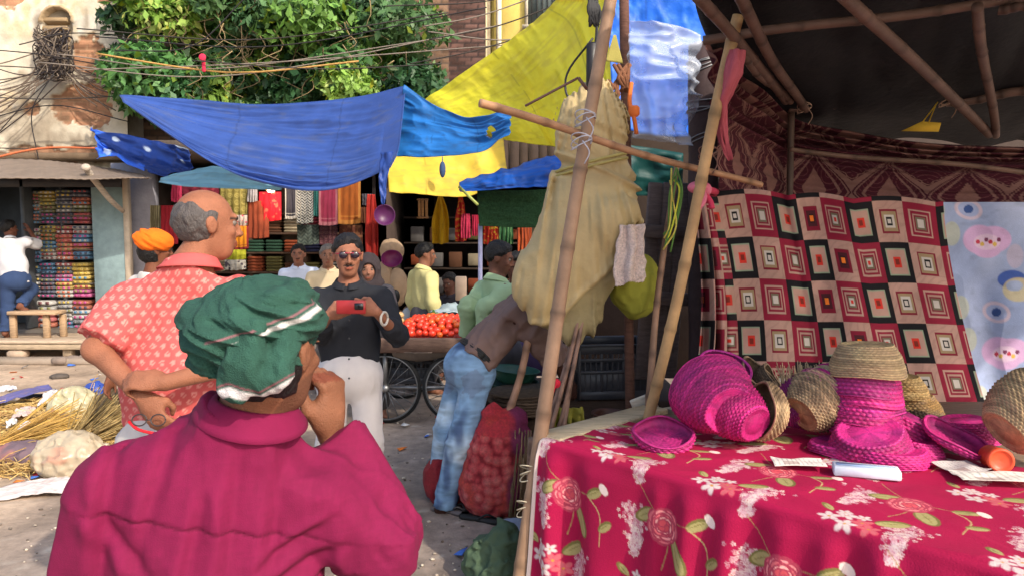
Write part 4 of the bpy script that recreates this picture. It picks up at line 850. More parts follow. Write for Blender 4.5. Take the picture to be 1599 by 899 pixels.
# quilt
def quilt():
    m, n = 330, 560; v = np.linspace(0, 1, m)[:, None]*np.ones((1, n)); uu = np.ones((m, 1))*np.linspace(-2.6, 8.25, n)[None]
    def lerp(a, b, t): return a+(b-a)*t
    xl = 1117+30*v+16*np.sin(v*3); xr = 1462+78*v**1.4; t = np.clip(uu, 0, 9)/8.05
    tt = t+.022*np.sin(t*2*pi)*(1-v)-.03*np.sin(t*pi)*(1-v)
    px = lerp(xl, xr, tt); g = np.clip(-uu, 0, 3); px = px-g*(12+10*v+6*v*v)+6*np.sin(g*7)*(g > .1)
    py = lerp(300+16*np.clip(t, 0, 1)-7*np.abs(np.sin(t*pi*3))*(1-v), 668+0*v, v)
    D = 4.02+.10*t-.16*g/2.6+.07*np.sin(g*8.2+1.5*v)*(g > 0)+.022*np.sin(uu*2.1+3*v)+.02*n2(uu/8, v, 3, 2, 77)+.05*np.exp(-((uu-2.45-.25*v)/.25)**2)*(1-v)
    P = np.empty((m, n, 3)); x = (px-CX)/F; y = -(py-CY)/F
    d = np.stack([x, cos(PITCH)+y*sin(PITCH), -sin(PITCH)+y*cos(PITCH)], -1); P = V(0, 0, HZ)+d*(D/d[..., 1])[..., None]
    row = v*5.75-.12; r = np.floor(row).astype(int); c = np.floor(uu).astype(int); a = uu-c-.5; b_ = row-r-.5
    typ = np.where(r % 2 == 0, (c) % 3, (c+2) % 3)      # 0 pink, 1 maroon, 2 black
    q = np.maximum(np.abs(a), np.abs(b_)); pk, mr, bl = lin((176, 138, 124)), lin((134, 26, 50)), lin((18, 16, 20)); tn = lin((150, 128, 96)); wh = lin((190, 180, 170)); og = lin((232, 120, 40)); rd = lin((200, 52, 40))
    C = np.zeros((m, n, 3)); alt = ((c*7+r*5) % 2 == 0)
    def lay(mask, col): C[mask] = col
    T0, T1, T2 = typ == 0, typ == 1, typ == 2
    lay(T0, pk); lay(T0 & (q < .29), np.array(mr)*.8); lay(T0 & (q < .24) & alt, tn); lay(T0 & (q < .19) & ~alt, lin((70, 26, 34))); lay(T0 & (q < .165) & alt, wh); lay(T0 & (q < .1), bl); lay(T0 & (q < .06) & alt, wh); lay(T0 & (q < .075) & ~alt, og)
    lay(T1, mr); lay(T1 & (q < .34), pk); lay(T1 & (q < .29), np.array(mr)*.95); lay(T1 & (q < .235), pk*.9); lay(T1 & (q < .19), np.array(mr)*.8); lay(T1 & (q < .15), lin((110, 100, 80))); lay(T1 & (q < .10), wh); lay(T1 & (q < .05) & alt, rd)
    lay(T2, bl); lay(T2 & (q < .335), lin((140, 152, 128))); lay(T2 & (q < .30), pk); lay(T2 & (q < .13), rd); lay(T2 & (q < .07), lin((120, 40, 30)))
    wv = n2(uu, v, 1.5, 14, 9, 2); C = C*(1+.10*wv)[..., None]
    grain = (np.abs(np.sin((uu*9+v*60+3*wv))) > .9) & (q > .3) & T0; C[grain] *= .88
    return grid_mesh('patchwork_quilt', P, np.clip(C, .004, 1), Pz, None, solid=.006, label='patchwork quilt of nested squares in pink, maroon and black', cat='quilt')
quilt()
def bluesheet():
    def cf(u, v, P):
        C = np.tile(lin((152, 166, 200)), u.shape+(1,)); C = mixc(C, lin((176, 186, 214)), sm(n2(u, v, 3, 3, 60), -.2, .7)); px, py = proj(P)
        def disc(cx, cy, rx, ry, col, a=1.0, rot=0): 
            dx, dy = px-cx, py-cy; X = dx*cos(rot)+dy*sin(rot); Y = -dx*sin(rot)+dy*cos(rot)
            return mixc(C, lin(col), sm(-np.hypot(X/rx, Y/ry)+1, 0, .12)*a)
        for cx, cy in ((1541, 378), (1570, 552), (1690, 380)):
            C = disc(cx-12, cy-4, 27, 24, (206, 168, 206)); C = disc(cx+10, cy-4, 30, 22, (206, 168, 206)); C = disc(cx, cy+10, 24, 16, (206, 168, 206)); C = disc(cx, cy, 22, 13, (220, 192, 214))
            for k in range(6): C = disc(cx-14+k*6.5, cy+4*sin(k*2.1), 3.6, 3.6, [(190, 60, 80), (214, 178, 90), (120, 60, 90)][k % 3])
        for cx, cy in ((1512, 327), (1556, 487), (1630, 330)):
            C = disc(cx, cy, 24, 17, (214, 190, 200), .8, .3); C = disc(cx, cy, 18, 12, (160, 172, 208), 1, .3); C = disc(cx, cy, 8, 7, (60, 84, 140))
        C = disc(1580, 436, 24, 15, (70, 96, 168)); C = disc(1590, 452, 26, 20, (206, 190, 140), .8); C = disc(1584, 446, 14, 9, (160, 172, 200))
        for cx, cy in ((1486, 365), (1512, 530), (1500, 480), (1462, 330), (1600, 610), (1585, 400), (1530, 620)): C = disc(cx, cy, 14, 20, (200, 178, 190) if cx % 2 else (196, 196, 150), .55)
        C = disc(1600, 615, 14, 12, (60, 84, 150)); C = disc(1540, 640, 20, 8, (186, 190, 110), .6)
        return np.clip(C*(1-.12*sm(n2(u, v, 12, 30, 66), .4, .9))[..., None], 0, 1)
    sheet('printed_sheet', A([[(1440, 316, 4.28), (1520, 316, 4.28), (1600, 316, 4.25), (1760, 318, 4.2)], [(1465, 480, 4.3), (1530, 480, 4.32), (1600, 480, 4.25), (1760, 480, 4.2)], [(1500, 690, 4.32), (1560, 690, 4.3), (1620, 690, 4.28), (1780, 690, 4.2)]]),
        Pz, (200, 200), colfn=cf, disp=folds(.015, 2, 4, 61, .03), label='pale blue bed sheet printed with pink hearts and blue rings', cat='sheet')
bluesheet()
# left hem of the quilt knotted to the slanting pole
b = MB(); b.col = lin((206, 110, 130)); c = at(1090, 293, 3.5); b.ell(c, (.05, .05, .03)); b.ell(c+V(.03, 0, -.01), (.035, .03, .035))
b.tube(catmull([c, c+V(.02, -.04, -.05), c+V(-.01, -.05, -.11)], 8), [.02, .018, .016, .016, .014, .014, .01, .01], 8); b.col = lin((200, 60, 90)); b.tube(catmull([c, c+V(.05, -.02, -.06), c+V(.06, -.03, -.1)], 8), .014, 8)
b.tube(catmull([c, c+V(.06, .1, .0), at(1118, 300, 3.95)], 8), .018, 8); b.build('cloth_knot', cloth, None, label='pink cloth knotted round the slanting bamboo pole', cat='knot')
sheet('red_scarf', A([[(1140, 78, 3.42), (1150, 78, 3.4), (1162, 80, 3.42)], [(1132, 120, 3.42), (1142, 124, 3.38), (1156, 118, 3.42)], [(1122, 160, 3.5), (1128, 170, 3.47), (1134, 160, 3.5)], [(1124, 205, 3.55), (1128, 205, 3.53), (1132, 205, 3.55)], [(1136, 250, 3.6), (1139, 250, 3.6), (1142, 248, 3.6)]]), cloth, (80, 20), lin((178, 88, 100)), disp=folds(.012, 9, 3, 30, .0), label='dusty pink scarf wound on the upper slanting pole', cat='scarf')
def ties(name, label, places, col, rr=.05):
    b = MB(); b.col = lin(col)
    for (px, py, D) in places:
        c = at(px, py, D)
        for k in range(3): b.tube([c+V(rr*cos(a), rr*sin(a), .012*(k-1)+.5*rr*cos(a+k)) for a in np.linspace(0, 2*pi, 20)], .003, 5)
        b.tube(catmull([c+V(0, -rr, 0), c+V(.03, -rr-.01, -.05), c+V(.01, -rr, -.1)], 8), .003, 5)
    return b.build(name, cloth, None, label=label, cat='string')
ties('string_tie', 'pale strings binding the crossbar to the leaning pole', [(914, 186, 3.36), (908, 222, 3.33)], (190, 190, 200), .046)
ties('string_tie', 'pale string wound low on the leaning pole beside the table', [(833, 735, 3.24), (828, 790, 3.22)], (214, 200, 170), .06)
ties('string_tie', 'string tying the crossbar to the slanting pole', [(1106, 240, 3.6)], (120, 90, 80), .045)
ties('string_tie', 'strings lashing the middle rafter to the back beams', [(1478, 160, 4.5), (1256, 170, 4.5)], (170, 140, 120), .04)
b = MB(); b.col = lin((196, 158, 50)); b.prism([at(1408, 205, 4.3), at(1440, 190, 4.3), at(1470, 192, 4.3), at(1466, 206, 4.3)], (0, .01, 0)); b.tube([at(1450, 192, 4.3), at(1462, 162, 4.4)], .004, 5); b.tube([at(1440, 192, 4.3), at(1464, 160, 4.4)], .004, 5)
b.build('yellow_tag', cloth, None, label='yellow scrap dangling from a string under the stall roof', cat='scrap')
b = MB()
for k in range(7):
    b.col = lin(random.choice([(196, 200, 60), (90, 130, 60), (60, 90, 70), (206, 190, 90)])); p = [at(1052+random.uniform(-10, 10), 262+random.uniform(-4, 20), 3.85), at(1056+random.uniform(-14, 10), 300, 3.84), at(1048+random.uniform(-8, 12), 340+random.uniform(0, 20), 3.86), at(1040+random.uniform(-5, 8), 375+random.uniform(-10, 20), 3.88)]
    b.tube(catmull(p, 16), .005, 5)
b.build('cord_tangle', cable, None, label='yellow and green cords dangling from the thin bamboo stick', cat='cord')
# sky-blue tarp and clear plastic
sheet('sky_blue_tarp', A([[(950, -60, 6.0), (1040, -60, 6.0), (1180, -60, 6.0)], [(950, 60, 6.0), (1040, 60, 6.05), (1140, 60, 6.0)], [(960, 200, 5.9), (1040, 215, 5.95), (1120, 210, 5.9)]]), tarpm, (70, 60), colfn=tone((30, 110, 226), 8, 8, 70, .15, (80, 150, 240), .5), disp=folds(.02, 8, 6, 71, .04), label='vivid blue tarp high behind the clear plastic sheet', cat='tarp')
clear = M('clear_plastic', (.55, .6, .7), .25, .1, 4, .3, 14, spec=.6, alpha=.38)
sheet('clear_plastic_sheet', A([[(984, 34, 4.25), (1030, 42, 4.2), (1080, 54, 4.3)], [(990, 120, 4.25), (1036, 125, 4.15), (1078, 130, 4.3)], [(1001, 213, 4.3), (1040, 222, 4.2), (1076, 229, 4.3)]]), clear, (70, 50), (.8, .8, .85), disp=lambda u, v, P: .05*r2(u, v, 2, 5, 72)+.03*n2(u+v, v, 3, 6, 73), solid=.0015, label='cloudy clear plastic sheet hung beside the thick pillar', cat='plastic sheet')
sheet('dark_green_tarp', A([[(975, 226, 5.0), (1020, 232, 5.0), (1066, 240, 5.0)], [(975, 305, 5.0), (1020, 306, 5.05), (1066, 302, 5.0)]]), tarpm, (20, 20), lin((20, 76, 74)), disp=folds(.02, 3, 4, 74, .02), label='dark green tarp scrap behind the crossbar', cat='tarp')
b = MB(); b.col = lin((28, 26, 28)); b.box(at(924, 110, 3.9), (.055, .05, .28), None, .01); b.tube(catmull([at(930, -20, 3.9), at(932, 50, 3.9), at(926, 92, 3.9)], 8), .008, 6); b.tube(catmull([at(926, 60, 3.9), at(888, 110, 3.95), at(884, 145, 3.95), at(902, 170, 3.9)], 14), .006, 5)
b.build('junction_box', plas, None, label='narrow black box with cables hung left of the rusty post', cat='electrical box')
b = MB()
for k in range(26): 
    b.col = (.02, .02, .022); a = at(922+random.uniform(-6, 10), -15, 3.9); b.tube(catmull([a, at(925+random.uniform(-8, 12), 15, 3.88), at(928+random.uniform(-8, 8), 38+random.uniform(-8, 6), 3.9)], 8), .007, 5)
b.build('cable_bunch', cable, None, kind='stuff', label='bunch of black cable ends at the top of the leaning pole', cat='cables')
b = MB(); b.col = lin((110, 80, 70)); b.tube([at(820, 166, 3.5), at(903, 122, 3.5)], .006, 6); b.tube([at(903, 122, 3.5), at(917, 140, 3.5)], .008, 6); b.build('twig', bambm, None, label='thin twig rising from the crossbar over the yellow tarp', cat='stick')
for i, (px, py) in enumerate(((972, 120), (964, 145))):
    b = MB(); b.col = lin((126, 84, 60)); c = at(px-10*i, py-10, 4.15)
    for k in range(5): b.tube(catmull([c+V(random.uniform(-.05, .05), 0, .03), c+V(random.uniform(-.04, .04), -.03, -.05), c+V(random.uniform(-.05, .05), 0, -.12)], 7), .012, 6)
    b.build('rag', cloth, None, label=f'brown rag tied to the rusty post, {["upper","lower"][i]} of two', cat='rag')
sheet('khaki_pennant', A([[(958, 55, 4.2), (962, 55, 4.2)], [(946, 96, 4.2), (973, 100, 4.2)]]), cloth, (14, 14), lin((160, 150, 80)), label='small triangle of khaki cloth high on the rusty post', cat='cloth')
b = MB(); b.col = lin((226, 120, 60)); b.box(at(990, 174, 4.0), (.06, .03, .06), None, .012); b.tube(catmull([at(986, 130, 4.1), at(983, 160, 4.05), at(990, 185, 4.0), at(994, 210, 4.0)], 12), .012, 6); b.build('orange_thread_bunch', cloth, None, label='orange threads tied where the crossbar meets the rusty post', cat='thread')
# khaki bundle
def bundle():
    D = 3.95; K = [((930, 148), .075), ((926, 195), .165), ((923, 258), .150), ((925, 310), .215), ((912, 380), .27), ((876, 440), .235), ((892, 488), .175)]
    pts = [(at(x, y, D)+V(0, 0, 0), r) for (x, y), r in K]; sc = V(1, .62, 1); c0 = pts[3][0]
    fs = [cone(a/sc, b_/sc*V(1, 1, 1), ra*.98, rb*.98) for (a, ra), (b_, rb) in zip(pts[:-1], pts[1:])]
    fs.append(cone(at(955, 345, 3.8)/sc, at(972, 332, 3.82)/sc, .10, .07))
    base = uni(fs, .07)
    def f(P):
        Q = P.copy(); q = Q-c0; diag = np.stack([q[:, 0]*3+q[:, 2]*5, q[:, 1]*3, q[:, 2]*2-q[:, 0]*6], 1)
        top = sm(q[:, 2], .05, .25)
        rad = np.stack([np.arctan2(q[:, 0]+.02, 1.0-q[:, 2])*26+q[:, 2]*1.2, q[:, 1]*3, q[:, 2]*1.1], 1); wrap = np.exp(-((q[:, 2]-.13+.25*q[:, 0])/.09)**2)
        d = .020*ridge(rad, 2)*(1-wrap)+.026*ridge(np.stack([q[:, 0]*2, q[:, 1]*2, q[:, 2]*17+q[:, 0]*7], 1), 2)*np.maximum(wrap, .35*top)+.012*ridge(np.stack([q[:, 0]*5+q[:, 2]*4, q[:, 1]*4, q[:, 2]*3-q[:, 0]*4], 1)+3, 2)
        line = q[:, 2]+.52-1.15*np.maximum(q[:, 0]+.06, -.12)+.02*np.sin(q[:, 0]*16); flap = sm(line, -.01, .015)
        return base(P/sc)*.75-d*.8+.014*(1-flap)-.012*np.exp(-(line-.02)**2/.0004)
    def cf(v):
        q = v-c0; line = q[:, 2]+.52-1.15*np.maximum(q[:, 0]+.06, -.12)+.02*np.sin(q[:, 0]*16); t = sm(-line, -.01, .01); n = fbm(v*6, 3)
        C = mixc(np.tile(lin((184, 162, 116)), (len(v), 1)), lin((150, 136, 98)), t); return np.clip(C*(1+.10*n[:, None]), 0, 1)
    t = empty('khaki_bundle', c0-V(0, 0, .5), 'huge khaki plastic bundle tied up behind the leaning bamboo pole', 'bundle')
    sdf_obj('wrapping', f, c0-V(.45, .3, .85), c0+V(.42, .3, .65), .009, M('khaki_plastic', None, .55, .12, 5, .3, 50, spec=.35), t, colfn=cf, smoothit=1)
    b = MB(); b.col = lin((170, 156, 96))
    for py, r in ((255, .185), (262, .19)):
        c = at(922, py, D); b.tube([c+V(r*1.02*cos(a), .66*r*sin(a)*1.0, .05*cos(a)) for a in np.linspace(0, 2*pi, 30)], .008, 6)
    b.build('rope', cloth, t)
bundle()
sheet('lace_cloth', A([[(966, 352, 3.75), (985, 352, 3.72), (1003, 350, 3.75)], [(960, 400, 3.75), (984, 404, 3.7), (1008, 398, 3.75)], [(958, 444, 3.75), (982, 452, 3.7), (1004, 436, 3.75)]]), M('lace', None, .9, .3, 90, .6, 160), (60, 50), lin((206, 186, 176)), disp=lambda u, v, P: .016*np.sin(u*17+2.5*n2(u, v, 2, 3, 80))+.012*r2(u, v, 4, 4, 81), holes=lambda u, v, P: (v > .93+.06*np.sin(u*9)) | (u < .04*np.sin(v*14)+.03), label='crumpled off-white lace cloth hanging from the khaki bundle', cat='cloth')
c = at(992, 446, 4.05); sdf_obj('yellow_sack', dispf(ellf(c, (.13, .11, .17)), lambda P: .015*ridge(P*V(12, 12, 5))), c-V(.2, .2, .24), c+V(.2, .2, .24), .012, cloth, None, lin((150, 150, 56)), label='lumpy yellow-green sack behind the lace cloth', cat='sack')
c = at(1038, 440, 4.5); b = MB(); b.col = lin((96, 84, 82)); R = frame(V(.06, 0, 1), V(1, .2, 0))
for k in range(3): b.box(c+V(-.1+.09*k, .02*k, .0), (.085, .03, 1.2), R, .006)
b.box(c+V(0, -.03, .3), (.3, .03, .08), R, .006); b.box(c+V(0, -.03, -.1), (.3, .03, .08), R, .006); b.build('leaning_planks', wood, None, label='grey plank panel leaning between the crate and the thin stick', cat='panel')
# goods stand and crate
b = MB(); b.col = lin((70, 56, 48)); b.box((X_(905, 4.9), 5.0, .30), (1.35, .75, .60), None, .01); b.build('goods_counter', woodh, None, base=True, label='dark low counter holding the black crate', cat='counter')
crate('black_crate', 'black plastic crate standing on the dark counter', V(X_(955, 4.7), 4.78, .61), .46, .36, .35, .10)
basin('brown_tub', 'brown earthen tub in front of the dark counter', V(X_(953, 4.35), 4.35, .42), .10, .17, (92, 58, 46), (0, 0, 1), cat='tub')
b = MB(); b.col = lin((70, 56, 48)); b.box((X_(953, 4.35), 4.35, .21), (.3, .3, .42), None, .01); b.build('low_stool', woodh, None, base=True, label='dark low stool under the brown tub', cat='stool')
basin('green_tub', 'dark green plastic tub behind the brown-shirted man', at(800, 618, 4.9), .17, .10, (36, 70, 60), (0, 0, 1), cat='tub')
basin('green_tub', 'second dark green tub stacked askew on the first', at(803, 596, 4.9), .16, .09, (40, 84, 70), (.1, 0, 1), cat='tub')
b = MB(); b.col = lin((88, 70, 110)); b.box(at(822, 560, 5.2), (.34, .03, .24), None, .01); b.build('purple_board', paint, None, label='dull purple board behind the green tubs', cat='board')
for k in range(7):
    b = MB(); b.col = lin((110, 92, 76))*random.uniform(.6, 1.1); b.lathe([(0, 0), (.2, .0), (.23, .015), (.2, .02), (0, .022)], at(822+random.uniform(-6, 6), 640-k*4.5, 4.6), frame(V(random.uniform(-.08, .08), 0, 1)), 30); b.build('reed_mat', M('reed', None, .9, .4, 30, .6, 60), None, label='round brown reed mat in the pile behind the onion sack', cat='mat', group='pile of reed mats behind the onion sack')
b = MB(); b.col = lin((70, 56, 48)); b.box((X_(815, 4.7), 4.75, .26), (.75, .55, .50), None, .01); b.build('goods_box', woodh, None, base=True, label='dark wooden box under the reed mats', cat='box')
hang('yellow_rag', 'dull yellow rag draped low behind the leaning pole', 862, 636, 912, 672, 3.9, (176, 170, 70), seed=81, group=None, fold=.04)
pbr('leaning_stick', at(795, 645, 4.25), at(836, 485, 4.3), .022, .02, 4, lin((166, 128, 104)), label='single bamboo stick leaning behind the brown-shirted man', cat='bamboo stick')
for i, (a, c_) in enumerate((((858, 690), (918, 420)), ((866, 690), (934, 398)), ((874, 690), (928, 430)), ((849, 700), (905, 470)))):
    pbr('leaning_stick', at(*a, 3.75), at(*c_, 3.9+.03*i), .012, .010, 6, lin((136, 106, 90)), label=f'thin stick in the bunch leaning on the khaki bundle, {["leftmost at the top but one","tallest","middle","shortest"][i]}', cat='stick', group='bunch of sticks on the khaki bundle')
b = MB(); b.col = lin((204, 40, 60)); b.ell(at(868, 598, 3.72), (.025, .02, .025)); b.tube([at(868, 598, 3.7), at(860, 625, 3.7)], .005, 5); b.build('red_ribbon_knot', cloth, None, label='little red ribbon knotted round the stick bunch', cat='ribbon')
b = MB(); b.col = lin((196, 186, 170)); R = frame(V(-.45, -.5, 1), V(1, .1, 0)); b.box(at(1010, 640, 3.85), (.13, .02, .2), R, .005)
for k in range(3): b.col = lin((190, 176, 150)); b.box(at(1025+5*k, 642+3*k, 3.8-.02*k), (.2, .02, .025), frame(V(-.2, 0, 1), V(1, -.1, -.25)), .004)
b.build('slatted_board', woodh, None, label='broken white slatted board behind the slanting pole', cat='board')
# ---------------------------------------------------------------- the long table
ZT = .75; TA = V(.145, 3.18, 0); TD = nrm(V(1.13, -1.2, 0)); TI = V(-TD[1], TD[0], 0)   # TI points inward (away from camera)
TI = V(.728, .686, 0)
tb = empty('display_table', (1.4, 3.0, 0), 'long wooden plank table beneath the flowered crimson cloth', 'table')
poly = [TA+V(.02, .02, 0), TA+TD*2.3+TI*.02, V(3.1, 1.6, 0), V(3.1, 3.95, 0), V(.95, 3.95, 0)]
b = MB(); b.col = lin((150, 128, 106)); b.prism([p+V(0, 0, ZT-.055) for p in poly], (0, 0, .05)); b.build('table_top', woodh, tb)
for p in (TA+V(.12, .10, 0), TA+TD*1.2+TI*.1, V(2.9, 1.8, 0), V(2.9, 3.8, 0), V(1.1, 3.8, 0)):
    b = MB(); b.col = lin((132, 104, 88)); b.box(p+V(0, 0, .347), (.09, .09, .694), None, .008); b.build('leg', wood, tb)
b = MB(); b.col = lin((196, 178, 146)); Rr = np.array([nrm(V(.5, .47, 0)), nrm(V(-.47, .5, 0)), V(0, 0, 1)]); b.box((TA+TI*.42+V(0, 0, ZT+.004)-TD*.0), (.80, .15, .03), Rr, .006); b.build('edge_board', woodh, tb, label='pale bare board along the left end')
# table cloth with a painted flower print
SL, TI_, TDn = 2.45, 1.05, .86
CW, CH = 1225, 955
yy, xx = np.mgrid[0:CH, 0:CW]
cv = np.tile(lin((166, 8, 66)), (CH, CW, 1)).astype(np.float32)
def stamp(cx, cy, rx, ry, rot, col, a=1.0, edge=1.2):
    R = int(max(rx, ry))+3; x0, x1, y0, y1 = max(0, int(cx)-R), min(CW, int(cx)+R+1), max(0, int(cy)-R), min(CH, int(cy)+R+1)
    if x0 >= x1 or y0 >= y1: return
    dx, dy = xx[y0:y1, x0:x1]-cx, yy[y0:y1, x0:x1]-cy; X = dx*cos(rot)+dy*sin(rot); Y = -dx*sin(rot)+dy*cos(rot)
    k = np.clip((1-np.hypot(X/rx, Y/ry))*min(rx, ry)/edge, 0, 1)[..., None]*a; cv[y0:y1, x0:x1] = cv[y0:y1, x0:x1]*(1-k)+np.asarray(col, np.float32)*k
def petal(cx, cy, L, Wd, rot, col, a=1.0): stamp(cx+L*.5*cos(rot), cy+L*.5*sin(rot), L*.55, Wd, rot, col, a)
def leafs(cx, cy, L, rot):
    petal(cx, cy, L, L*.27, rot, lin((120, 112, 60))); petal(cx+2, cy+1, L*.92, L*.21, rot+.05, lin((170, 158, 104)))
    stamp(cx+L*.5*cos(rot), cy+L*.5*sin(rot), L*.5, 1.2, rot, lin((110, 100, 50)))
    for k in range(4): stamp(cx+L*(.25+.17*k)*cos(rot), cy+L*(.25+.17*k)*sin(rot), L*.13, 1.0, rot+.8, lin((130, 120, 64)))
def stem(p, col=(170, 136, 88), r=1.7):
    for q in catmull([(*a, 0) for a in p], 60): stamp(q[0], q[1], r, r, 0, lin(col))
def cluster(cx, cy, w, h, rot=pi/2):
    stamp(cx+.3*h*cos(rot), cy+.3*h*sin(rot), h*.48, w*.6, rot, lin((160, 60, 90)), .5, 8)
    for k in range(230):
        t = random.random()**.8; s = random.gauss(0, .42)*w*(1-t*.75); x = cx+(t-.12)*h*cos(rot)-s*sin(rot); y = cy+(t-.12)*h*sin(rot)+s*cos(rot); c = lin(random.choice([(222, 196, 196), (206, 160, 172), (226, 206, 196), (190, 120, 140)]))
        ph = random.random()*6
        for j in range(5): stamp(x+2.6*cos(ph+j*1.256), y+2.6*sin(ph+j*1.256), 2.2, 1.6, ph+j*1.256, c)
        stamp(x, y, 1.1, 1.1, 0, lin((190, 110, 90)))
def rose(cx, cy, r):
    for ring, n, c in ((1.0, 9, (222, 110, 120)), (.8, 8, (238, 150, 150)), (.6, 7, (226, 110, 116)), (.42, 6, (244, 176, 168)), (.25, 4, (206, 80, 90))):
        ph = random.random()*6
        for j in range(n): a = ph+j*2*pi/n; rr_ = r*random.uniform(.85, 1.15); stamp(cx+rr_*ring*.62*cos(a), cy+rr_*ring*.62*sin(a), r*.40*ring**.3, r*.33*ring**.3, a+pi/2+random.uniform(-.3, .3), lin((176, 60, 84))); stamp(cx+rr_*ring*.57*cos(a), cy+rr_*ring*.57*sin(a), r*.35*ring**.4, r*.27*ring**.4, a+pi/2+random.uniform(-.3, .3), lin(c)*random.uniform(.9, 1.2))
def blossom(cx, cy, r, white=True):
    ph = random.random()*6; c = lin((214, 196, 192)) if white else lin((200, 96, 106)); c2 = lin((190, 130, 144)) if white else lin((206, 70, 90))
    for j in range(5): petal(cx, cy, r, r*.34, ph+j*1.256, c2); petal(cx, cy, r*.92, r*.27, ph+j*1.256, c)
    stamp(cx, cy, r*.16, r*.16, 0, lin((200, 140, 60)))
random.seed(11)
for i in range(-1, 6):
    for j in range(-1, 4):
        ox = i*235+60*(j % 2)*2+random.uniform(-8, 8); oy = j*265+20+random.uniform(-8, 8)
        stem([(ox+20, oy), (ox+60, oy+40), (ox+95, oy+60), (ox+150, oy+58)]); stem([(ox+95, oy+60), (ox+100, oy+110), (ox+88, oy+160)])
        cluster(ox+25, oy+62, 38, 104, pi/2+random.uniform(-.2, .2)); cluster(ox+130, oy+185, 40, 100, pi/2+random.uniform(-.25, .25))
        leafs(ox+112, oy+95, 62, .9); leafs(ox+70, oy+52, 50, 2.6); rose(ox+92, oy+75, 38); leafs(ox+150, oy+60, 40, -.5)
        stem([(ox+150, oy+58), (ox+185, oy+90), (ox+190, oy+150)], (190, 160, 110), 1.9); leafs(ox+186, oy+120, 34, -.7)
        for k, (a, c) in enumerate(((40, 200), (70, 215), (22, 222), (52, 236), (86, 232), (34, 190), (64, 192))): blossom(ox+a, oy+c, 19 if k < 5 else 13, k not in (1, 4))
        leafs(ox+84, oy+200, 50, -.6); leafs(ox+14, oy+195, 30, -2.4); petal(ox+180, oy+30, 26, 9, .7, lin((240, 216, 206)))
def tablecloth():
    m, n = 560, 760; t = np.linspace(-TI_, TDn, m)[:, None]*np.ones((1, n)); s = np.ones((m, 1))*np.linspace(-.012, SL, n)[None]
    # inner limit of the cloth narrows at the left end, as it lies in the photo
    lim = .50+.6*sm(s, .1, .9); tt = np.where(t < 0, t*np.minimum(lim, TI_)/TI_, t)
    r = .022; top = tt < 0
    a = np.clip(tt/r, 0, pi/2); out = np.where(top, tt, r*np.sin(a)); z = np.where(top, 0, -r*(1-np.cos(a))-np.maximum(tt-r*pi/2, 0))
    dn = np.clip(tt-.03, 0, 1); ph = s*2*pi
    fo = .5*np.abs(np.sin(ph*1.5+.8+1.3*n2(s, t, 1.3, .25, 90)))**1.4+.5*np.abs(np.sin(ph*2.7+2+1.6*n2(s, t, 2.1, .4, 91)))**2.2
    out = out+.004+fo*(.012+.12*dn**.55)*sm(tt, .0, .10)+.010*n2(s, t, 7, 2.5, 92)*dn*2
    z = z+np.where(top, .006+.006*np.maximum(n2(s, t, 5, 6, 93), -.6)+.005*np.maximum(r2(s+t*.7, t-s*.5, 3, 3, 94), 0), .006)
    P = TA+TD*s[..., None]-TI*out[..., None]; P[..., 2] = np.maximum(ZT+z, .012)
    P = P+TD*(.012*n2(s, t, 3, 1.2, 95)*dn*2)[..., None]
    ix = np.clip(s/SL*(CW-1), 0, CW-1).astype(int); iy = np.clip((t+TI_)/(TI_+TDn)*(CH-1), 0, CH-1).astype(int); C = cv[iy, ix].astype(float)
    C = C*(1+.07*n2(s, t, 4, 4, 97, 3)-.10*sm(n2(s, t, 3, 3, 98, 3), .5, .9))[..., None]; C = np.where(((s < .004))[..., None], lin((220, 200, 190)), C)
    grid_mesh('tablecloth', P, np.clip(C, .003, 1), M('cotton_print', None, .85, .08, 5, .2, 170), None, solid=.003, label='crimson tablecloth printed with pale flowers, hanging over the long table', cat='tablecloth')
tablecloth()
b = MB(); b.col = lin((176, 150, 120)); c = atz(1600, 905, .60); b.box(c+V(.12, -.0, 0), (.5, .22, .04), np.array([nrm(V(.75, .5, 0)), nrm(V(-.5, .75, 0)), V(0, 0, 1)]), .006)
for dx in (-.05, .3): b.box(c+V(dx, 0, -.31), (.05, .05, .58), None, .004)
b.build('plank_bench', woodh, None, base=True, label='bare wooden plank bench in front of the right end of the table', cat='bench')
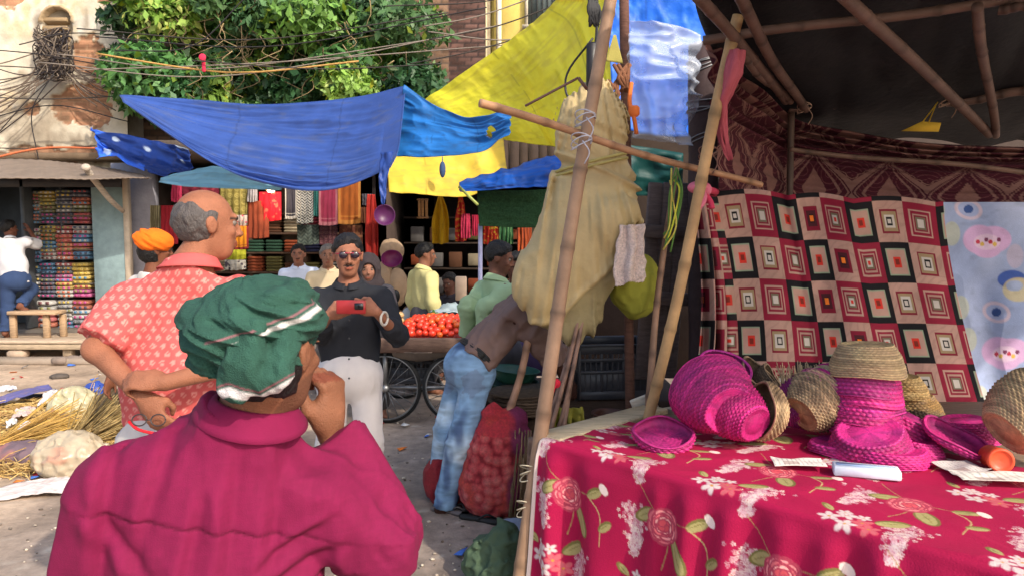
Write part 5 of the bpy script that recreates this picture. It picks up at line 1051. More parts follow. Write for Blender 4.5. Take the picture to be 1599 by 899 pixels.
# ---------------------------------------------------------------- baskets
bask = M('woven_cane', None, .6, .22, 40, .3, 120, spec=.35)
MG, MG2, TN, TN2, YL = (208, 46, 128), (168, 42, 116), (186, 156, 118), (150, 122, 94), (216, 170, 100)
def basket(label, c, axis, rb, rt, h, col, col2=None, group='baskets for sale on the table', cat='basket', strand=.0098, amp=.0032, bulge=.12, name='woven_basket', rim=True, mix=.0):
    R = frame(nrm(axis)); n = 150; nw = int(2*pi*rt/.026)//2*2+1
    so = h*1.08; ns = max(int(so/strand), 3); prof = []
    for k in range(14): prof.append((max(rb*k/14, .0005), -.012*(1-(k/14)**2)*0+.010*(1-(k/14)**3), -2-k))           # base, dished
    K = ns*3
    for k in range(K+1):
        t = k/K; r = rb+(rt-rb)*t+bulge*(rt)*sin(pi*t)*.5; prof.append((r, h*t, 6+k))
    th = .007
    for k in range(6):
        a = pi*k/5; prof.append((rt-th/2+(th/2+.003)*cos(a), h+.004*sin(a)+.002, -1))
    for k in range(K, -1, -3):
        t = k/K; r = rb+(rt-rb)*t+bulge*rt*sin(pi*t)*.5-th; prof.append((max(r, .001), h*t+.004*(1-t)+.003, 6+k))
    prof.append((.001, .007, -1))
    m = len(prof); th_ = np.linspace(0, 2*pi, n, endpoint=False); P = np.zeros((m, n, 3)); C = np.zeros((m, n, 3)); sc = RNG.random((m//3+4, 6))
    c1 = lin(col); c2 = lin(col2 if col2 else col)
    seed = random.random()*50
    for j, (r, z, kk) in enumerate(prof):
        row = int((kk-6)//3) if kk >= 6 else 0; inr = ((kk-6) % 3)
        d = 0
        zd = 0
        if kk <= -2: zd = .0016*np.cos(24*th_+pi*(-kk))+(.001 if kk % 2 else -.001)
        if kk >= 6: d = amp*np.cos(nw*th_+pi*row)+(amp*.8 if inr == 1 else -amp*.5)+.0012*np.sin(th_*7+row)
        wob = 1+.035*np.sin(2*th_+seed)+.014*np.sin(5*th_+seed*2)
        P[j] = np.stack([(r+d)*wob*np.cos(th_), (r+d)*wob*np.sin(th_), np.full(n, z)+zd+.006*np.sin(3*th_+seed)*(z/h)], 1)
        q = np.stack([np.cos(th_)*2+seed, np.sin(th_)*2, np.full(n, row*.35)], 1); w = np.clip(.5+.9*vnoise(q*1.3)+mix, 0, 1)[:, None] if col2 else np.zeros((n, 1))
        cc = c1*(1-w)+c2*w; C[j] = cc*(.62+.55*sc[row % len(sc), 0])*((.85+.3*(kk % 2)) if kk < 6 else (1.12 if inr == 1 else .72))*(1+.15*vnoise(q*6))[:, None]
    P = P.reshape(-1, 3)@R+V(*c); P = P.reshape(m, n, 3)[:, ::-1]; C = C[:, ::-1]
    return grid_mesh(name, P, np.clip(C, .003, .95), bask, None, wrap=True, label=label, cat=cat, group=group)
def onT(px, py, dz=0): return atz(px, py, ZT+.012)+V(0, 0, dz)
UP, DN = V(0, 0, 1), V(0, 0, -1)
basket('flat magenta woven tray lying alone at the left end of the table', onT(1040, 700, .015)+V(0, .06, 0), V(-.05, -.25, 1), .115, .128, .042, MG2, MG)
c = onT(1140, 700); 
basket('big round magenta basket on its side with its bottom to the viewer', c+V(-.02, -.04, .17), V(-.25, 1, .28), .10, .165, .20, MG2, MG, bulge=.3)
basket('bright pink basket nested over the big round magenta one', c+V(.085, -.06, .115), V(-.55, 1, .35), .075, .128, .20, (214, 34, 128), MG, bulge=.35)
basket('tan-rimmed basket standing on edge right of the big magenta ones', onT(1212, 698, .13)+V(.03, .06, 0), V(-1, -.12, .18), .085, .128, .085, TN2, TN, bulge=.2)
basket('magenta basket open to the sky at the back left, its inside showing', onT(1144, 668, .14)+V(-.02, .22, 0), V(.15, -.75, 1), .08, .125, .14, (150, 40, 120), MG2)
basket('brown open basket tilted right behind the big magenta one', onT(1184, 668, .12)+V(0, .26, 0), V(.7, -.5, .75), .075, .12, .12, TN2, (96, 80, 62))
basket('second brown basket tilted right, half hidden in the back row', onT(1208, 668, .10)+V(.01, .28, 0), V(.85, -.35, .6), .07, .105, .11, (120, 100, 78))
for k in range(6):
    q = onT(1266, 692, .125)+V(-.045+.026*k, .0+.006*k, .008*k)
    basket(f'{["tan","tan and magenta","magenta","pale tan","magenta","tan"][k]} bowl in the sideways nested row at the centre, {["first","second","third","fourth","fifth","last"][k]} from the left', q, V(.8, .35, .42), .078-.001*k, .138+(.004 if k % 2 else 0), .115, [TN2, TN, MG2, TN, MG2, TN2][k], [TN, MG2, MG, (200, 176, 140), MG, TN][k], group='nested row of bowls at the centre')
# straw tuft
b = MB()
for k in range(150):
    b.col = lin((196, 168, 128))*random.uniform(.6, 1.1); a = onT(1275, 690, .17)+V(random.uniform(-.11, .11), .12+random.uniform(-.03, .05), 0); e = a+V(random.uniform(-.05, .05), random.uniform(-.03, .03), random.uniform(.08, .155)); b.tube([a, (a+e)/2+V(.006, 0, 0), e], [.003, .0028, .002], 5)
b.build('straw_tuft', wood, None, label='pale tuft of straw sticking up behind the nested bowls', cat='straw', kind=None)
# main stack (inverted bowls)
c = onT(1366, 706)+V(0, .1, 0)
for k in range(5):
    basket(f'magenta bowl of the tall upturned stack, {["lowest","second lowest","middle","second highest","highest"][k]} magenta one', c+V(random.uniform(-.006, .006), 0, .085+.175+.0 + .038*(k-1)), V(random.uniform(-.04, .04), -.05, -1), .115, .152-.003*k, .145, [MG2, MG, (208, 46, 146), MG, MG2][k], MG if k % 2 else MG2, group='tall stack of upturned bowls', strand=.016, amp=.0028, bulge=.03)
basket('pale tan bowl crowning the tall upturned stack', c+V(.0, 0, .432), V(.03, -.03, -1), .104, .152, .12, (200, 174, 128), TN, bulge=.12, amp=.002)
basket('magenta bowl tipped towards the viewer under the tall stack', onT(1350, 712, .115)+V(0, -.03, 0), V(.25, .3, -1), .115, .15, .085, MG2, MG, strand=.014, bulge=.05)
basket('magenta bowl tilted to the right beside the tall stack', onT(1428, 700, .125)+V(.0, .03, 0), V(-.42, .15, -1), .105, .138, .085, MG, MG2, strand=.014, bulge=.05)
basket('shallow pink bowl turned over beneath the tilted ones', onT(1404, 730, .058)+V(0, .09, 0), DN, .128, .140, .055, (206, 38, 128), MG)
basket('golden cane bowl turned over on top of another at the right', onT(1462, 690, .23)+V(-.0, .3, 0), V(.05, 0, -1), .07, .115, .09, YL, (232, 196, 130))
basket('golden brown cane bowl below the upper golden one', onT(1470, 690, .14)+V(.02, .28, 0), V(.1, 0, -1), .085, .135, .12, YL, TN)
basket('dark underneath cane bowl at the foot of the golden pair', onT(1482, 692, .085)+V(.03, .24, 0), V(-.25, 0, -1), .08, .125, .08, (110, 90, 66), TN2)
basket('flat magenta tray leaning steeply to the right of the stack', onT(1500, 722, .065)+V(.0, .06, 0), V(.35, -.35, 1), .105, .125, .03, MG2, MG)
basket('magenta shallow bowl upside down in the right back row', onT(1530, 700, .09)+V(.02, .14, 0), V(.1, 0, -1), .09, .125, .085, MG2, MG)
basket('large tan basket tipped over at the right edge', onT(1570, 735, .13)+V(.03, .06, 0), V(.85, .1, .55), .095, .165, .20, TN, (206, 176, 130), bulge=.3)
basket('flat magenta tray lying under the front of the tall stack', onT(1336, 716, .04)+V(0, .12, 0), V(.05, -.05, -1), .12, .130, .035, MG, MG2)
basket('small magenta bowl upside down between the stack and the leaning tray', onT(1440, 722, .07)+V(.02, .10, 0), V(-.1, 0, -1), .08, .115, .065, MG2, MG)
basket('purple magenta bowl peeping out behind the big round basket', onT(1232, 690, .12)+V(0, .12, 0), V(.9, -.2, .3), .07, .12, .11, (130, 34, 110), MG2)
# jar, papers, box
b = MB(); R = frame(V(-.25, -1, .12)); b.col = lin((226, 84, 50)); c = onT(1564, 738, .045)+V(0, .04, 0); b.lathe([(.001, -.06), (.036, -.06), (.042, -.05), (.042, .03), (.045, .035), (.045, .058), (.038, .062), (.034, .056), (.02, .052), (.001, .05)], c, R, 30); b.build('plastic_jar', plas, None, label='small orange plastic jar lying on its side among the papers', cat='jar')
b = MB(); R = np.array([nrm(V(1, -.32, 0)), nrm(V(.32, 1, 0)), V(0, 0, 1)]); b.col = lin((206, 214, 230)); b.box(onT(1352, 742, .018), (.225, .075, .035), R, .004); b.col = lin((170, 190, 224)); b.box(onT(1352, 742, .0375), (.2, .03, .002), R); b.build('white_box', M('cardboard'), None, base=True, label='long white and pale blue box on the flowered cloth', cat='box')
def paper(label, px, py, w, d, rz, seed, col=(226, 220, 210)):
    c = onT(px, py, .012); R = np.array([V(cos(rz), sin(rz), 0), V(-sin(rz), cos(rz), 0), V(0, 0, 1)])
    ctrl = [[c+V((i-1.5)/3*w, (j-1.5)/3*d, .012*random.random()+(.02 if i == 0 and j == 0 else 0))@R*1-V(0, 0, 0)+0*c if False else c+(V((i-1.5)/3*w, (j-1.5)/3*d, .014*random.random())@R) for i in range(4)] for j in range(4)]
    def cf(u, v, P):
        C = np.tile(lin(col), u.shape+(1,)); tx = (np.sin(u*70) > .1) & (vnoise(np.stack([v.ravel()*90, u.ravel()*12, u.ravel()*0+seed], 1)).reshape(u.shape) > -.1) & (v > .06) & (v < .94) & (((v*4) % 1) > .08)
        C = mixc(C, lin((120, 116, 116)), tx*.55); ph = (u > .2) & (u < .5) & (v > .1) & (v < .4); return mixc(C, lin((150, 110, 100)), ph*.5)
    sheet('newspaper', ctrl, M('paper', None, .9, .08, 8, .1, 30), (70, 90), colfn=cf, solid=.001, label=label, cat='newspaper')
paper('crumpled newspaper scrap in front of the nested bowls', 1246, 728, .19, .10, -.15, 1)
paper('folded newspaper under the orange jar at the right edge', 1560, 752, .30, .12, -.12, 2); paper('second newspaper sheet tucked behind the orange jar', 1500, 735, .16, .12, .2, 3, (196, 190, 186))
# ---------------------------------------------------------------- onion sack, bundles and litter by the pole
def onions():
    c = atz(776, 812, 0)+V(0, .10, 0); D = c[1]; H_ = .60
    t = empty('onion_sack', c, 'full red net sack of onions standing behind the leaning pole', 'sack')
    k = D/F; w = .185
    core = uni([ellf(c+V(-.02, 0, .17), (.20, .16, .19)), ellf(c+V(.01, 0, .33), (.18, .15, .2)), ellf(c+V(.03, 0, .46), (.15, .13, .14))], .08)
    ear = uni([ellf(c+V(-.03, -.02, .60), (.055, .05, .06)), ellf(c+V(.10, 0, .58), (.06, .05, .05)), cone(c+V(-.02, 0, .5), c+V(.09, 0, .56), .06, .05)], .04)
    rs = np.random.default_rng(3); cen = rs.random((900, 3))*V(.5, .4, .6)+c-V(.25, .2, 0)
    def cellf(pp):
        g = pp/.058; cell = np.floor(g); best = np.full(len(pp), 9.0)
        for dx in (-1, 0, 1):
            for dy in (-1, 0, 1):
                for dz in (-1, 0, 1):
                    cc = cell+V(dx, dy, dz); ii = cc.astype(int) & 31; jit = np.stack([_T[ii[:, 0], ii[:, 1], ii[:, 2]], _T[ii[:, 1], ii[:, 2], ii[:, 0]], _T[ii[:, 2], ii[:, 0], ii[:, 1]]], 1)
                    best = np.minimum(best, np.linalg.norm(g-cc-.2-.6*jit, axis=1))
        return best
    def f(P):
        d = uni([core, ear], .04)(P); q = P-c; near = np.full(len(P), 1.0)
        idx = np.abs(d) < .05
        if idx.any():
            near[idx] = cellf(P[idx])
        z = q[:, 2]; body = sm(.52-z, 0, .1)
        return d-.020*(1-np.clip(near, 0, 1))*body-.009*ridge(np.stack([q[:, 0]*3+2, q[:, 1]*3, z*16+q[:, 0]*5], 1), 2)*sm(z, .28, .42)-.006*ridge(q*V(16, 16, 4))*sm(z, .42, .5)
    def cf(v):  # onion lumps shaded in colour: pale centres, dark gaps between them
        q = v-c; C = np.tile(lin((222, 66, 78)), (len(v), 1)); n = fbm(v*9, 3); C = mixc(C, lin((250, 160, 150)), (1-np.clip(cellf(v)*1.5, 0, 1))*.75*(q[:, 2] < .5)); C = mixc(C, lin((120, 20, 34)), sm(cellf(v), .55, .8)*.8*(q[:, 2] < .5)); C = mixc(C, lin((232, 90, 80)), sm(n, 0, .8)); C = mixc(C, lin((120, 48, 110)), sm(q[:, 0]+.05*n, .07, .12)*.75*(q[:, 2] > .0)); return np.clip(C, 0, 1)  # purple right side is painted shade
    sdf_obj('net', f, c-V(.27, .24, 0), c+V(.27, .24, .70), .0075, M('red_net', None, .6, .25, 60, .8, 240, spec=.4, weave=60), t, colfn=cf)
    c2 = c+V(-.30, .18, 0); f2 = dispf(ellf(c2+V(0, 0, .15), (.15, .13, .17)), lambda P: .012*ridge(P*V(12, 12, 12)))
    sdf_obj('onion_sack', f2, c2-V(.2, .2, 0), c2+V(.2, .2, .35), .012, M('red_net'), None, lin((170, 40, 54)), label='small red net sack half hidden behind the jeans legs', cat='sack')
onions()
b = MB()
for k in range(60):
    b.col = lin((150, 122, 92))*random.uniform(.5, 1.1); a = atz(808, 815, 0)+V(random.uniform(-.05, .07), random.uniform(-.04, .06), .03); e = a+V(.05+random.uniform(-.05, .05), random.uniform(-.03, .03), random.uniform(.3, .52)); b.tube([a, (a+e)/2+V(random.uniform(-.01, .01), 0, 0), e], .004, 5)
b.build('twig_bundle', wood, None, label='upright bundle of brown twigs between the onion sack and the pole', cat='twigs')
b = MB(); b.col = lin((124, 98, 82)); p = atz(838, 905, 0); b.box(p+V(.0, .1, .33), (.10, .09, .66), frame(V(.03, 0, 1), V(1, 0, 0)), .008); b.build('wooden_stump_post', wood, None, base=True, label='squat wooden post right of the leaning pole foot', cat='post')
c = atz(772, 905, 0)+V(0, .03, .07); sdf_obj('green_cloth_bag', dispf(uni([ellf(c, (.12, .12, .10)), ellf(c+V(.02, .02, .08), (.08, .07, .09))], .05), lambda P: .026*ridge(P*V(8, 8, 9)+3)+.012*ridge(P*V(26, 26, 22), 2)), c-V(.2, .2, .1), c+V(.2, .2, .24), .008, cloth, None, lin((70, 88, 68)), label='crumpled green cloth bag on the ground by the pole foot', cat='bag')
c = atz(800, 838, 0)+V(.02, .03, .03); sdf_obj('plastic_scrap', dispf(ellf(c, (.09, .07, .05)), lambda P: .015*ridge(P*V(18, 18, 12)+3)), c-V(.14, .14, .04), c+V(.14, .14, .1), .008, plas, None, lin((130, 140, 160)), label='bluish plastic scrap between the bag and the twigs', cat='plastic')
# litter heap on the left
def litter():
    b = MB(); rs = random.Random(5)
    for k in range(2600):
        px, py = rs.uniform(-60, 185), rs.uniform(610, 745)
        if (px > 120 and py > 720) or py < 640-(px+40)*.08: continue
        a = atz(px, py, 0); h = max(0, .16*(1-abs(py-680)/70))*rs.random(); d = V(rs.gauss(.6, .4), rs.gauss(.25, .5), rs.gauss(0, .12)); d = nrm(d)*rs.uniform(.1, .3)
        b.col = lin(rs.choice([(206, 172, 104), (186, 150, 92), (222, 190, 124), (150, 118, 76)])); b.tube([a+V(0, 0, .01+h), a+d*.5+V(0, 0, .015+h+.02), a+d+V(0, 0, max(.01+h, .01))], .0035, 4, False)
    b.build('straw_litter', wood, None, kind='stuff', label='loose golden straw heaped on the ground at the left', cat='straw')
    def fan(label, px, py, dx, dz, n, L, cols, spread=.25):
        b = MB(); a = atz(px, py, 0)+V(0, 0, .05)
        for k in range(n):
            d = nrm(V(dx+rs.gauss(0, spread), .25+rs.gauss(0, spread), dz+rs.gauss(0, spread*.5)))*L*rs.uniform(.8, 1.05); o = V(rs.uniform(-.05, .05), rs.uniform(-.05, .05), rs.uniform(-.02, .05)); b.col = lin(rs.choice(cols))*rs.uniform(.7, 1.1)
            b.tube([a+o, a+o+d*.5, a+o+d], [.004, .004, .003], 4, False)
        b.build('straw_broom', wood, None, label=label, cat='broom')
    fan('fanned straw broom head lying at the right of the litter', 105, 712, .55, .42, 260, .50, [(186, 160, 106), (206, 178, 120), (150, 128, 86)], .2)
    fan('greyer straw bunch behind the fanned broom head', 128, 690, .45, .35, 150, .42, [(150, 132, 100), (120, 108, 86)], .16)
    fan('golden straw bunch at the left edge of the litter', -10, 712, .8, .22, 260, .62, [(222, 182, 100), (200, 160, 90)], .2)
    def bag(label, px, py, r, col, m=None, seed=1, name='plastic_bag'):
        c = atz(px, py, 0)+V(0, r[1]*.8, r[2]*.85); f = dispf(ellf(c, r), lambda P: .20*r[2]*ridge((P-c)/r[0]*1.3+seed, 3)+.06*r[2]*ridge((P-c)/r[0]*4+seed, 2)); n = lambda v: np.clip(mixc(np.tile(lin(col), (len(v), 1)), lin((196, 120, 100)), sm(fbm(v*5+seed, 3), .35, .8)*.5)*(1+.1*fbm(v*20, 2))[:, None], 0, .9)
        sdf_obj(name, f, c-V(*r)*1.35, c+V(*r)*1.35, max(r)*.04, m or M('thin_plastic', None, .3, .1, 6, .4, 30, spec=.5, translucent=.25), None, colfn=n, label=label, cat='plastic bag')
    bag('large cloudy plastic bag of rubbish at the front of the litter', 93, 748, (.22, .17, .14), (196, 180, 154), seed=2)
    bag('pale yellow knotted plastic bag on top of the straw', 104, 672, (.17, .14, .17), (206, 196, 160), seed=3)
    bag('greyish mauve bag between the two pale ones', 84, 690, (.13, .1, .12), (150, 130, 124), seed=4)
    bag('brown paper sack slumped behind the white trousers', 178, 668, (.26, .16, .15), (130, 104, 76), M('cardboard'), seed=5, name='paper_sack')
    bag('small blue and white crumpled packet on the litter', 143, 622, (.11, .08, .08), (60, 90, 180), seed=6, name='crumpled_packet')
    bag('dark rag at the back of the litter', 52, 634, (.16, .1, .05), (70, 70, 80), cloth, seed=7, name='dark_rag')
    bag('purplish rag under the front of the litter', 28, 730, (.22, .12, .08), (110, 92, 100), cloth, seed=8, name='purple_rag')
    bag('dark stone-like clod on the road near the kiosk', 88, 592, (.11, .06, .03), (84, 76, 70), wall_m, seed=9, name='clod')
    def flat(label, pts, col, name='paper_scrap', h=.14):
        P = [atz(x, y, 0)+V(0, 0, h+.02*random.random()) for x, y in pts]
        sheet(name, [[P[0], (P[0]+P[1])/2+V(0, 0, .02), P[1]], [P[3], (P[3]+P[2])/2+V(0, 0, .02), P[2]]], M('paper'), (30, 50), colfn=tone(col, 6, 6, 3, .15, (150, 120, 110), .5), disp=folds(.01, 5, 5, 3, .015), solid=.002, label=label, cat='scrap')
    flat('long violet-blue cloth strip lying over the straw', [(-40, 660), (76, 622), (84, 632), (-40, 676)], (96, 96, 150), 'cloth_strip')
    flat('white paper scrap left of the yellow bag', [(70, 640), (92, 632), (80, 655), (60, 662)], (220, 214, 214)); flat('pinkish paper scrap in the middle of the straw', [(26, 668), (58, 660), (50, 680), (20, 684)], (214, 190, 180)); flat('small white paper low in the straw', [(34, 694), (50, 685), (44, 702), (30, 708)], (226, 222, 220)); flat('tiny white scrap beside the straw fan', [(12, 690), (28, 682), (26, 694), (14, 700)], (226, 222, 216))
    flat('white scrap at the far left of the litter', [(-10, 632), (26, 624), (28, 634), (-6, 644)], (224, 220, 220))
    flat('torn printed plastic wrapper spread on the road at the front left', [(-50, 790), (58, 755), (122, 748), (100, 776)], (206, 196, 192), 'plastic_wrapper', .015)
    rs2 = random.Random(9)
    cols = [('white', (220, 216, 210)), ('red', (190, 50, 50)), ('blue', (70, 110, 190)), ('orange', (220, 120, 50)), ('brown', (120, 96, 72)), ('grey', (120, 116, 112))]
    for k in range(70):
        if k < 42: px, py = rs2.uniform(-20, 190), rs2.uniform(600, 760)
        else: px, py = rs2.choice([(rs2.uniform(560, 720), rs2.uniform(650, 880)), (rs2.uniform(0, 220), rs2.uniform(560, 640))])
        cn, cc = rs2.choice(cols); c = atz(px, py, 0)+V(0, 0, .012+(.07 if 625 < py < 735 and px < 160 and k < 42 else 0)); b = MB(); b.col = lin(cc); s = rs2.uniform(.02, .05)
        ang = rs2.uniform(0, 3); R = frame(V(rs2.gauss(0, .25), rs2.gauss(0, .25), 1), V(cos(ang), sin(ang), 0)); b.add([V(-s, -s*.6, 0)@R+c, V(s, -s*.5, .006)@R+c, V(s*.8, s*.5, 0)@R+c, V(-s*.7, s*.6, .008)@R+c, V(0, 0, .012)@R+c], [(0, 1, 4), (1, 2, 4), (2, 3, 4), (3, 0, 4)])
        b.build('litter_scrap', M('paper'), None, solid=.002, label=f'tiny {cn} scrap of litter on the road surface', cat='litter', group=f'tiny {cn} litter scraps')
litter()

def pebbles():
    b = MB(); rs = random.Random(21)
    for k in range(900):
        px, py = rs.uniform(-60, 860), rs.uniform(560, 935); c = atz(px, py, 0)
        if rs.random() < .4: c = c+V(rs.gauss(0, .2), rs.gauss(0, .2), 0)
        r = rs.uniform(.003, .010); b.col = lin(rs.choice([(170, 156, 140), (120, 110, 100), (200, 186, 166), (96, 84, 74)])); b.ell(c+V(0, 0, r*.4), (r*rs.uniform(.8, 1.6), r, r*.7), None, 6, 4)
    b.build('gravel', wall_m, None, kind='stuff', label='scattered small gravel and grit on the road', cat='gravel')
pebbles()
# ---------------------------------------------------------------- people
def skinmat(): return M('skin', None, .62, .14, 18, .35, 240, spec=.22, sss=.06)
hairm = M('hair', None, .6, .25, 60, .7, 160, spec=.3, stretch=(1, 1, .5))
shirtm = M('shirt_cotton', None, .88, .07, 6, .16, 420)
def headF(c, fd, s=1.0, tilt=0):
    """frame rows: x=right of the person, y=face direction, z=up"""
    y = nrm(fd); z = nrm(V(0, 0, 1)-y*y[2]); x = np.cross(y, z)
    if tilt: z2 = z*cos(tilt)+x*sin(tilt); x = np.cross(y, z2); z = z2
    return np.array([x, y, z])
def head_sdf(c, R, s=1.0, lower=True):
    L = lambda *a: (V(*a)*s)@R+c
    def E(p, r): return ellf(L(*p), V(*r)*s, R)
    f = uni([E((0, -.008, .03), (.074, .094, .088)), E((0, .028, -.035), (.060, .066, .078)), E((0, .045, -.088), (.034, .036, .026))], .03*s)
    f = uni([f, cone(L(-.028, .088, .030), L(.028, .088, .030), .011*s, .011*s), E((.040, .066, -.018), (.020, .020, .016)), E((-.040, .066, -.018), (.020, .020, .016))], .014*s)
    f = sub(f, uni([ellf(L(.032, .103, .010), V(.017, .015, .012)*s, R), ellf(L(-.032, .103, .010), V(.017, .015, .012)*s, R)], 0), .012*s)
    f = uni([f, cone(L(0, .094, .018), L(0, .114, -.026), .0075*s, .0115*s), E((.013, .098, -.030), (.009, .011, .008)), E((-.013, .098, -.030), (.009, .011, .008))], .007*s)
    f = uni([f, E((0, .093, -.055), (.022, .011, .006)), E((0, .092, -.066), (.020, .012, .007))], .006*s)
    f = uni([f, E((.031, .092, .020), (.015, .006, .004)), E((-.031, .092, .020), (.015, .006, .004))], .004*s)
    for q in (-1, 1):
        er = uni([E((q*.076, -.004, -.004), (.009, .019, .030)), E((q*.083, -.010, .008), (.006, .018, .022))], .008*s)
        er = sub(er, ellf(L(q*.092, -.001, .0), V(.009, .010, .018)*s, R), .005*s)
        f = uni([f, er], .007*s)
    return f
def handf(wr, fd, pn, side, pose='relax', s=1.0):
    """wr wrist, fd finger direction, pn palm-facing normal, side: unit towards the thumb"""
    fd = nrm(fd); pn = nrm(pn-fd*(pn@fd)); sd = nrm(np.cross(fd, pn)); sd = sd if sd@side > 0 else -sd
    R = np.array([sd, fd, pn]); L = lambda x, y, z: V(x, y, z)*s@R+wr
    fs = [ellf(L(0, .048, 0), V(.041, .052, .016)*s, R), cone(L(0, -.01, 0), L(0, .03, 0), .023*s, .022*s), ellf(L(.022, .03, .006), V(.02, .03, .016)*s, R)]
    curl = {'relax': (.35, .45, .3), 'grip': (.9, 1.1, .7), 'fist': (1.35, 1.5, .9), 'point': (.15, .1, .1), 'hold': (.6, .9, .5)}[pose]
    parts = [uni(fs, .02*s)]
    for i, (x, l) in enumerate(((.030, .068), (.010, .078), (-.010, .073), (-.029, .058))):
        p = V(x, .088-.004*abs(i-1), 0); a = 0; q = p*s@R+wr; ch = []
        for j, k in enumerate((.45, .32, .25)):
            a += curl[j]*(1+.06*i); nx = p+V((x*.12 if j == 0 else 0), cos(a), 0)*l*k+V(0, 0, sin(a)*l*k); ch.append(cone(L(*p), L(*nx), (.0095-.0011*j)*s, (.0088-.0012*j)*s)); p = nx
        parts.append(uni(ch, .004*s))
    t0, t1, t2, t3 = V(.026, .018, .004), V(.050, .045, .016), V(.056, .072, .026), V(.050, .094, .034)
    if pose in ('fist', 'grip', 'hold'): t2 = V(.044, .070, .034); t3 = V(.022, .084, .040)
    parts.append(uni([cone(L(*t0), L(*t1), .014*s, .012*s), cone(L(*t1), L(*t2), .012*s, .0105*s), cone(L(*t2), L(*t3), .0105*s, .008*s)], .005*s))
    return uni(parts, .008*s)
def person(label, J, skin, shirt, trouser, hair=None, h=.009, sleeve=1.0, hemz=None, shirt_fn=None, girth=1.0, pants_fn=None, group=None, hands=True, footwear=None, fold=1.0, hairkind='short', beard=None, collar=True, barez=None, headfn=None, eyes=True, hs=1.0, pose=('relax', 'relax'), fh=None, neckr=.052, slev=1.0, belt=None, shirtname='shirt', legr=1.0, sh_h=None, hsc=1.0):
    J = {k: (V(*v) if np.ndim(v) == 1 and k != 'creases' else v) for k, v in J.items()}
    base = (J['anL']+J['anR'])/2; base = V(base[0], base[1], min(J['anL'][2], J['anR'][2])-.07 if J.get('seat') is None else 0)
    t = empty('person', base, label, 'person', group)
    sk = skin if isinstance(skin, np.ndarray) else lin(skin); fh = fh or h
    tap = lambda a, g_: (lambda P: (lambda gv: np.maximum(a(P)-.012*sm(-gv, 0, .028), gv))(g_(P)))
    X = nrm(J['shR']-J['shL']); Z = nrm(J['chest']-J['pelvis']); Yv = nrm(np.cross(Z, X)); X = np.cross(Yv, Z); RT = np.array([X, Yv, Z]); dep = .66
    c0 = J['pelvis']; L = np.linalg.norm(J['chest']-c0); SW = np.linalg.norm(J['shR']-J['shL'])
    def torso(g, hem=-.06, ext=0):
        wr = SW*.5
        def f(P):
            q = (P-c0)@RT.T; q = q/V(1, dep, 1)
            t_ = q[:, 2]/L
            d = uni([cone((0, 0, hem), (0, 0, L*.45), .150*g*girth+.01, .148*g*girth), cone((0, 0, L*.45), (0, .0, L*.86), .148*g*girth, wr*.82*g), cone((-wr*.52, 0, L*.97), (wr*.52, 0, L*.97), .082*g, .082*g)], .07)(q)
            return d*dep**.5
        fs = [f]
        for s_ in ('L', 'R'): fs.append(cone(J['sh'+s_], J['sh'+s_]*.8+J['chest']*.2+V(0, 0, .0), .060*g*SW/.36, .064*g)); fs.append(cone(J['sh'+s_]-X*(1 if s_ == 'R' else -1)*.02, J['neck']-nrm(J['head']-J['neck'])*.045, .058*g, .066*g))
        fs.append(cone(J['chest']+Z*.03, J['neck'], .075*g, neckr+(.008 if g > .9 else -.004)))
        return uni(fs, .04)
    # --- body: one continuous figure
    R = headF(J['head'], J['face'], hs, J.get('tilt', 0) if not isinstance(J.get('tilt', 0), np.ndarray) else 0)
    hd = head_sdf(J['head'], R, hs); fs = [torso(.82)]
    for s_ in ('L', 'R'):
        fs += [cone(J['sh'+s_], J['el'+s_], .043*legr, .037*legr), cone(J['el'+s_], J['wr'+s_], .039*legr, .025)]
        fs += [cone(J['hip'+s_], J['kn'+s_], .078*legr, .052), cone(J['kn'+s_], J['an'+s_], .054, .034)]
        toe = J['toe'+s_]; an = J['an'+s_]; fs += [cone(an+V(0, 0, -.02), toe*.45+an*.55+V(0, 0, -.035), .036, .030), cone(toe*.45+an*.55+V(0, 0, -.04), toe, .030, .020)]
        fs += [cone(an, an+nrm(an-toe)*.03+V(0, 0, -.045), .034, .028)]
    B = uni(fs, .03); nk = cone(J['neck'], J['head']-R[2]*.055*hs-R[1]*.012, neckr, neckr*.95); B = uni([B, nk], .03)
    H = []
    if hands:
        for i, s_ in enumerate(('L', 'R')):
            hf = J.get('hand'+s_)
            fd, pn, sd_ = hf if hf is not None else (nrm(J['wr'+s_]-J['el'+s_]), nrm(J['chest']-J['wr'+s_]), V(0, -1, 0) if False else Yv)
            H.append(handf(J['wr'+s_]+nrm(fd)*.008, V(*fd), V(*pn), V(*sd_), pose[i], hsc))
    allf = uni([uni([B, hd], .015)]+H, .006)
    pts = np.array([v for k, v in J.items() if isinstance(v, np.ndarray) and k not in ('face', 'collarcol', 'moustache') and v.shape == (3,)])
    lo, hi = pts.min(0)-V(.24, .24, .13), pts.max(0)+V(.24, .24, .20)
    hc = J['head']
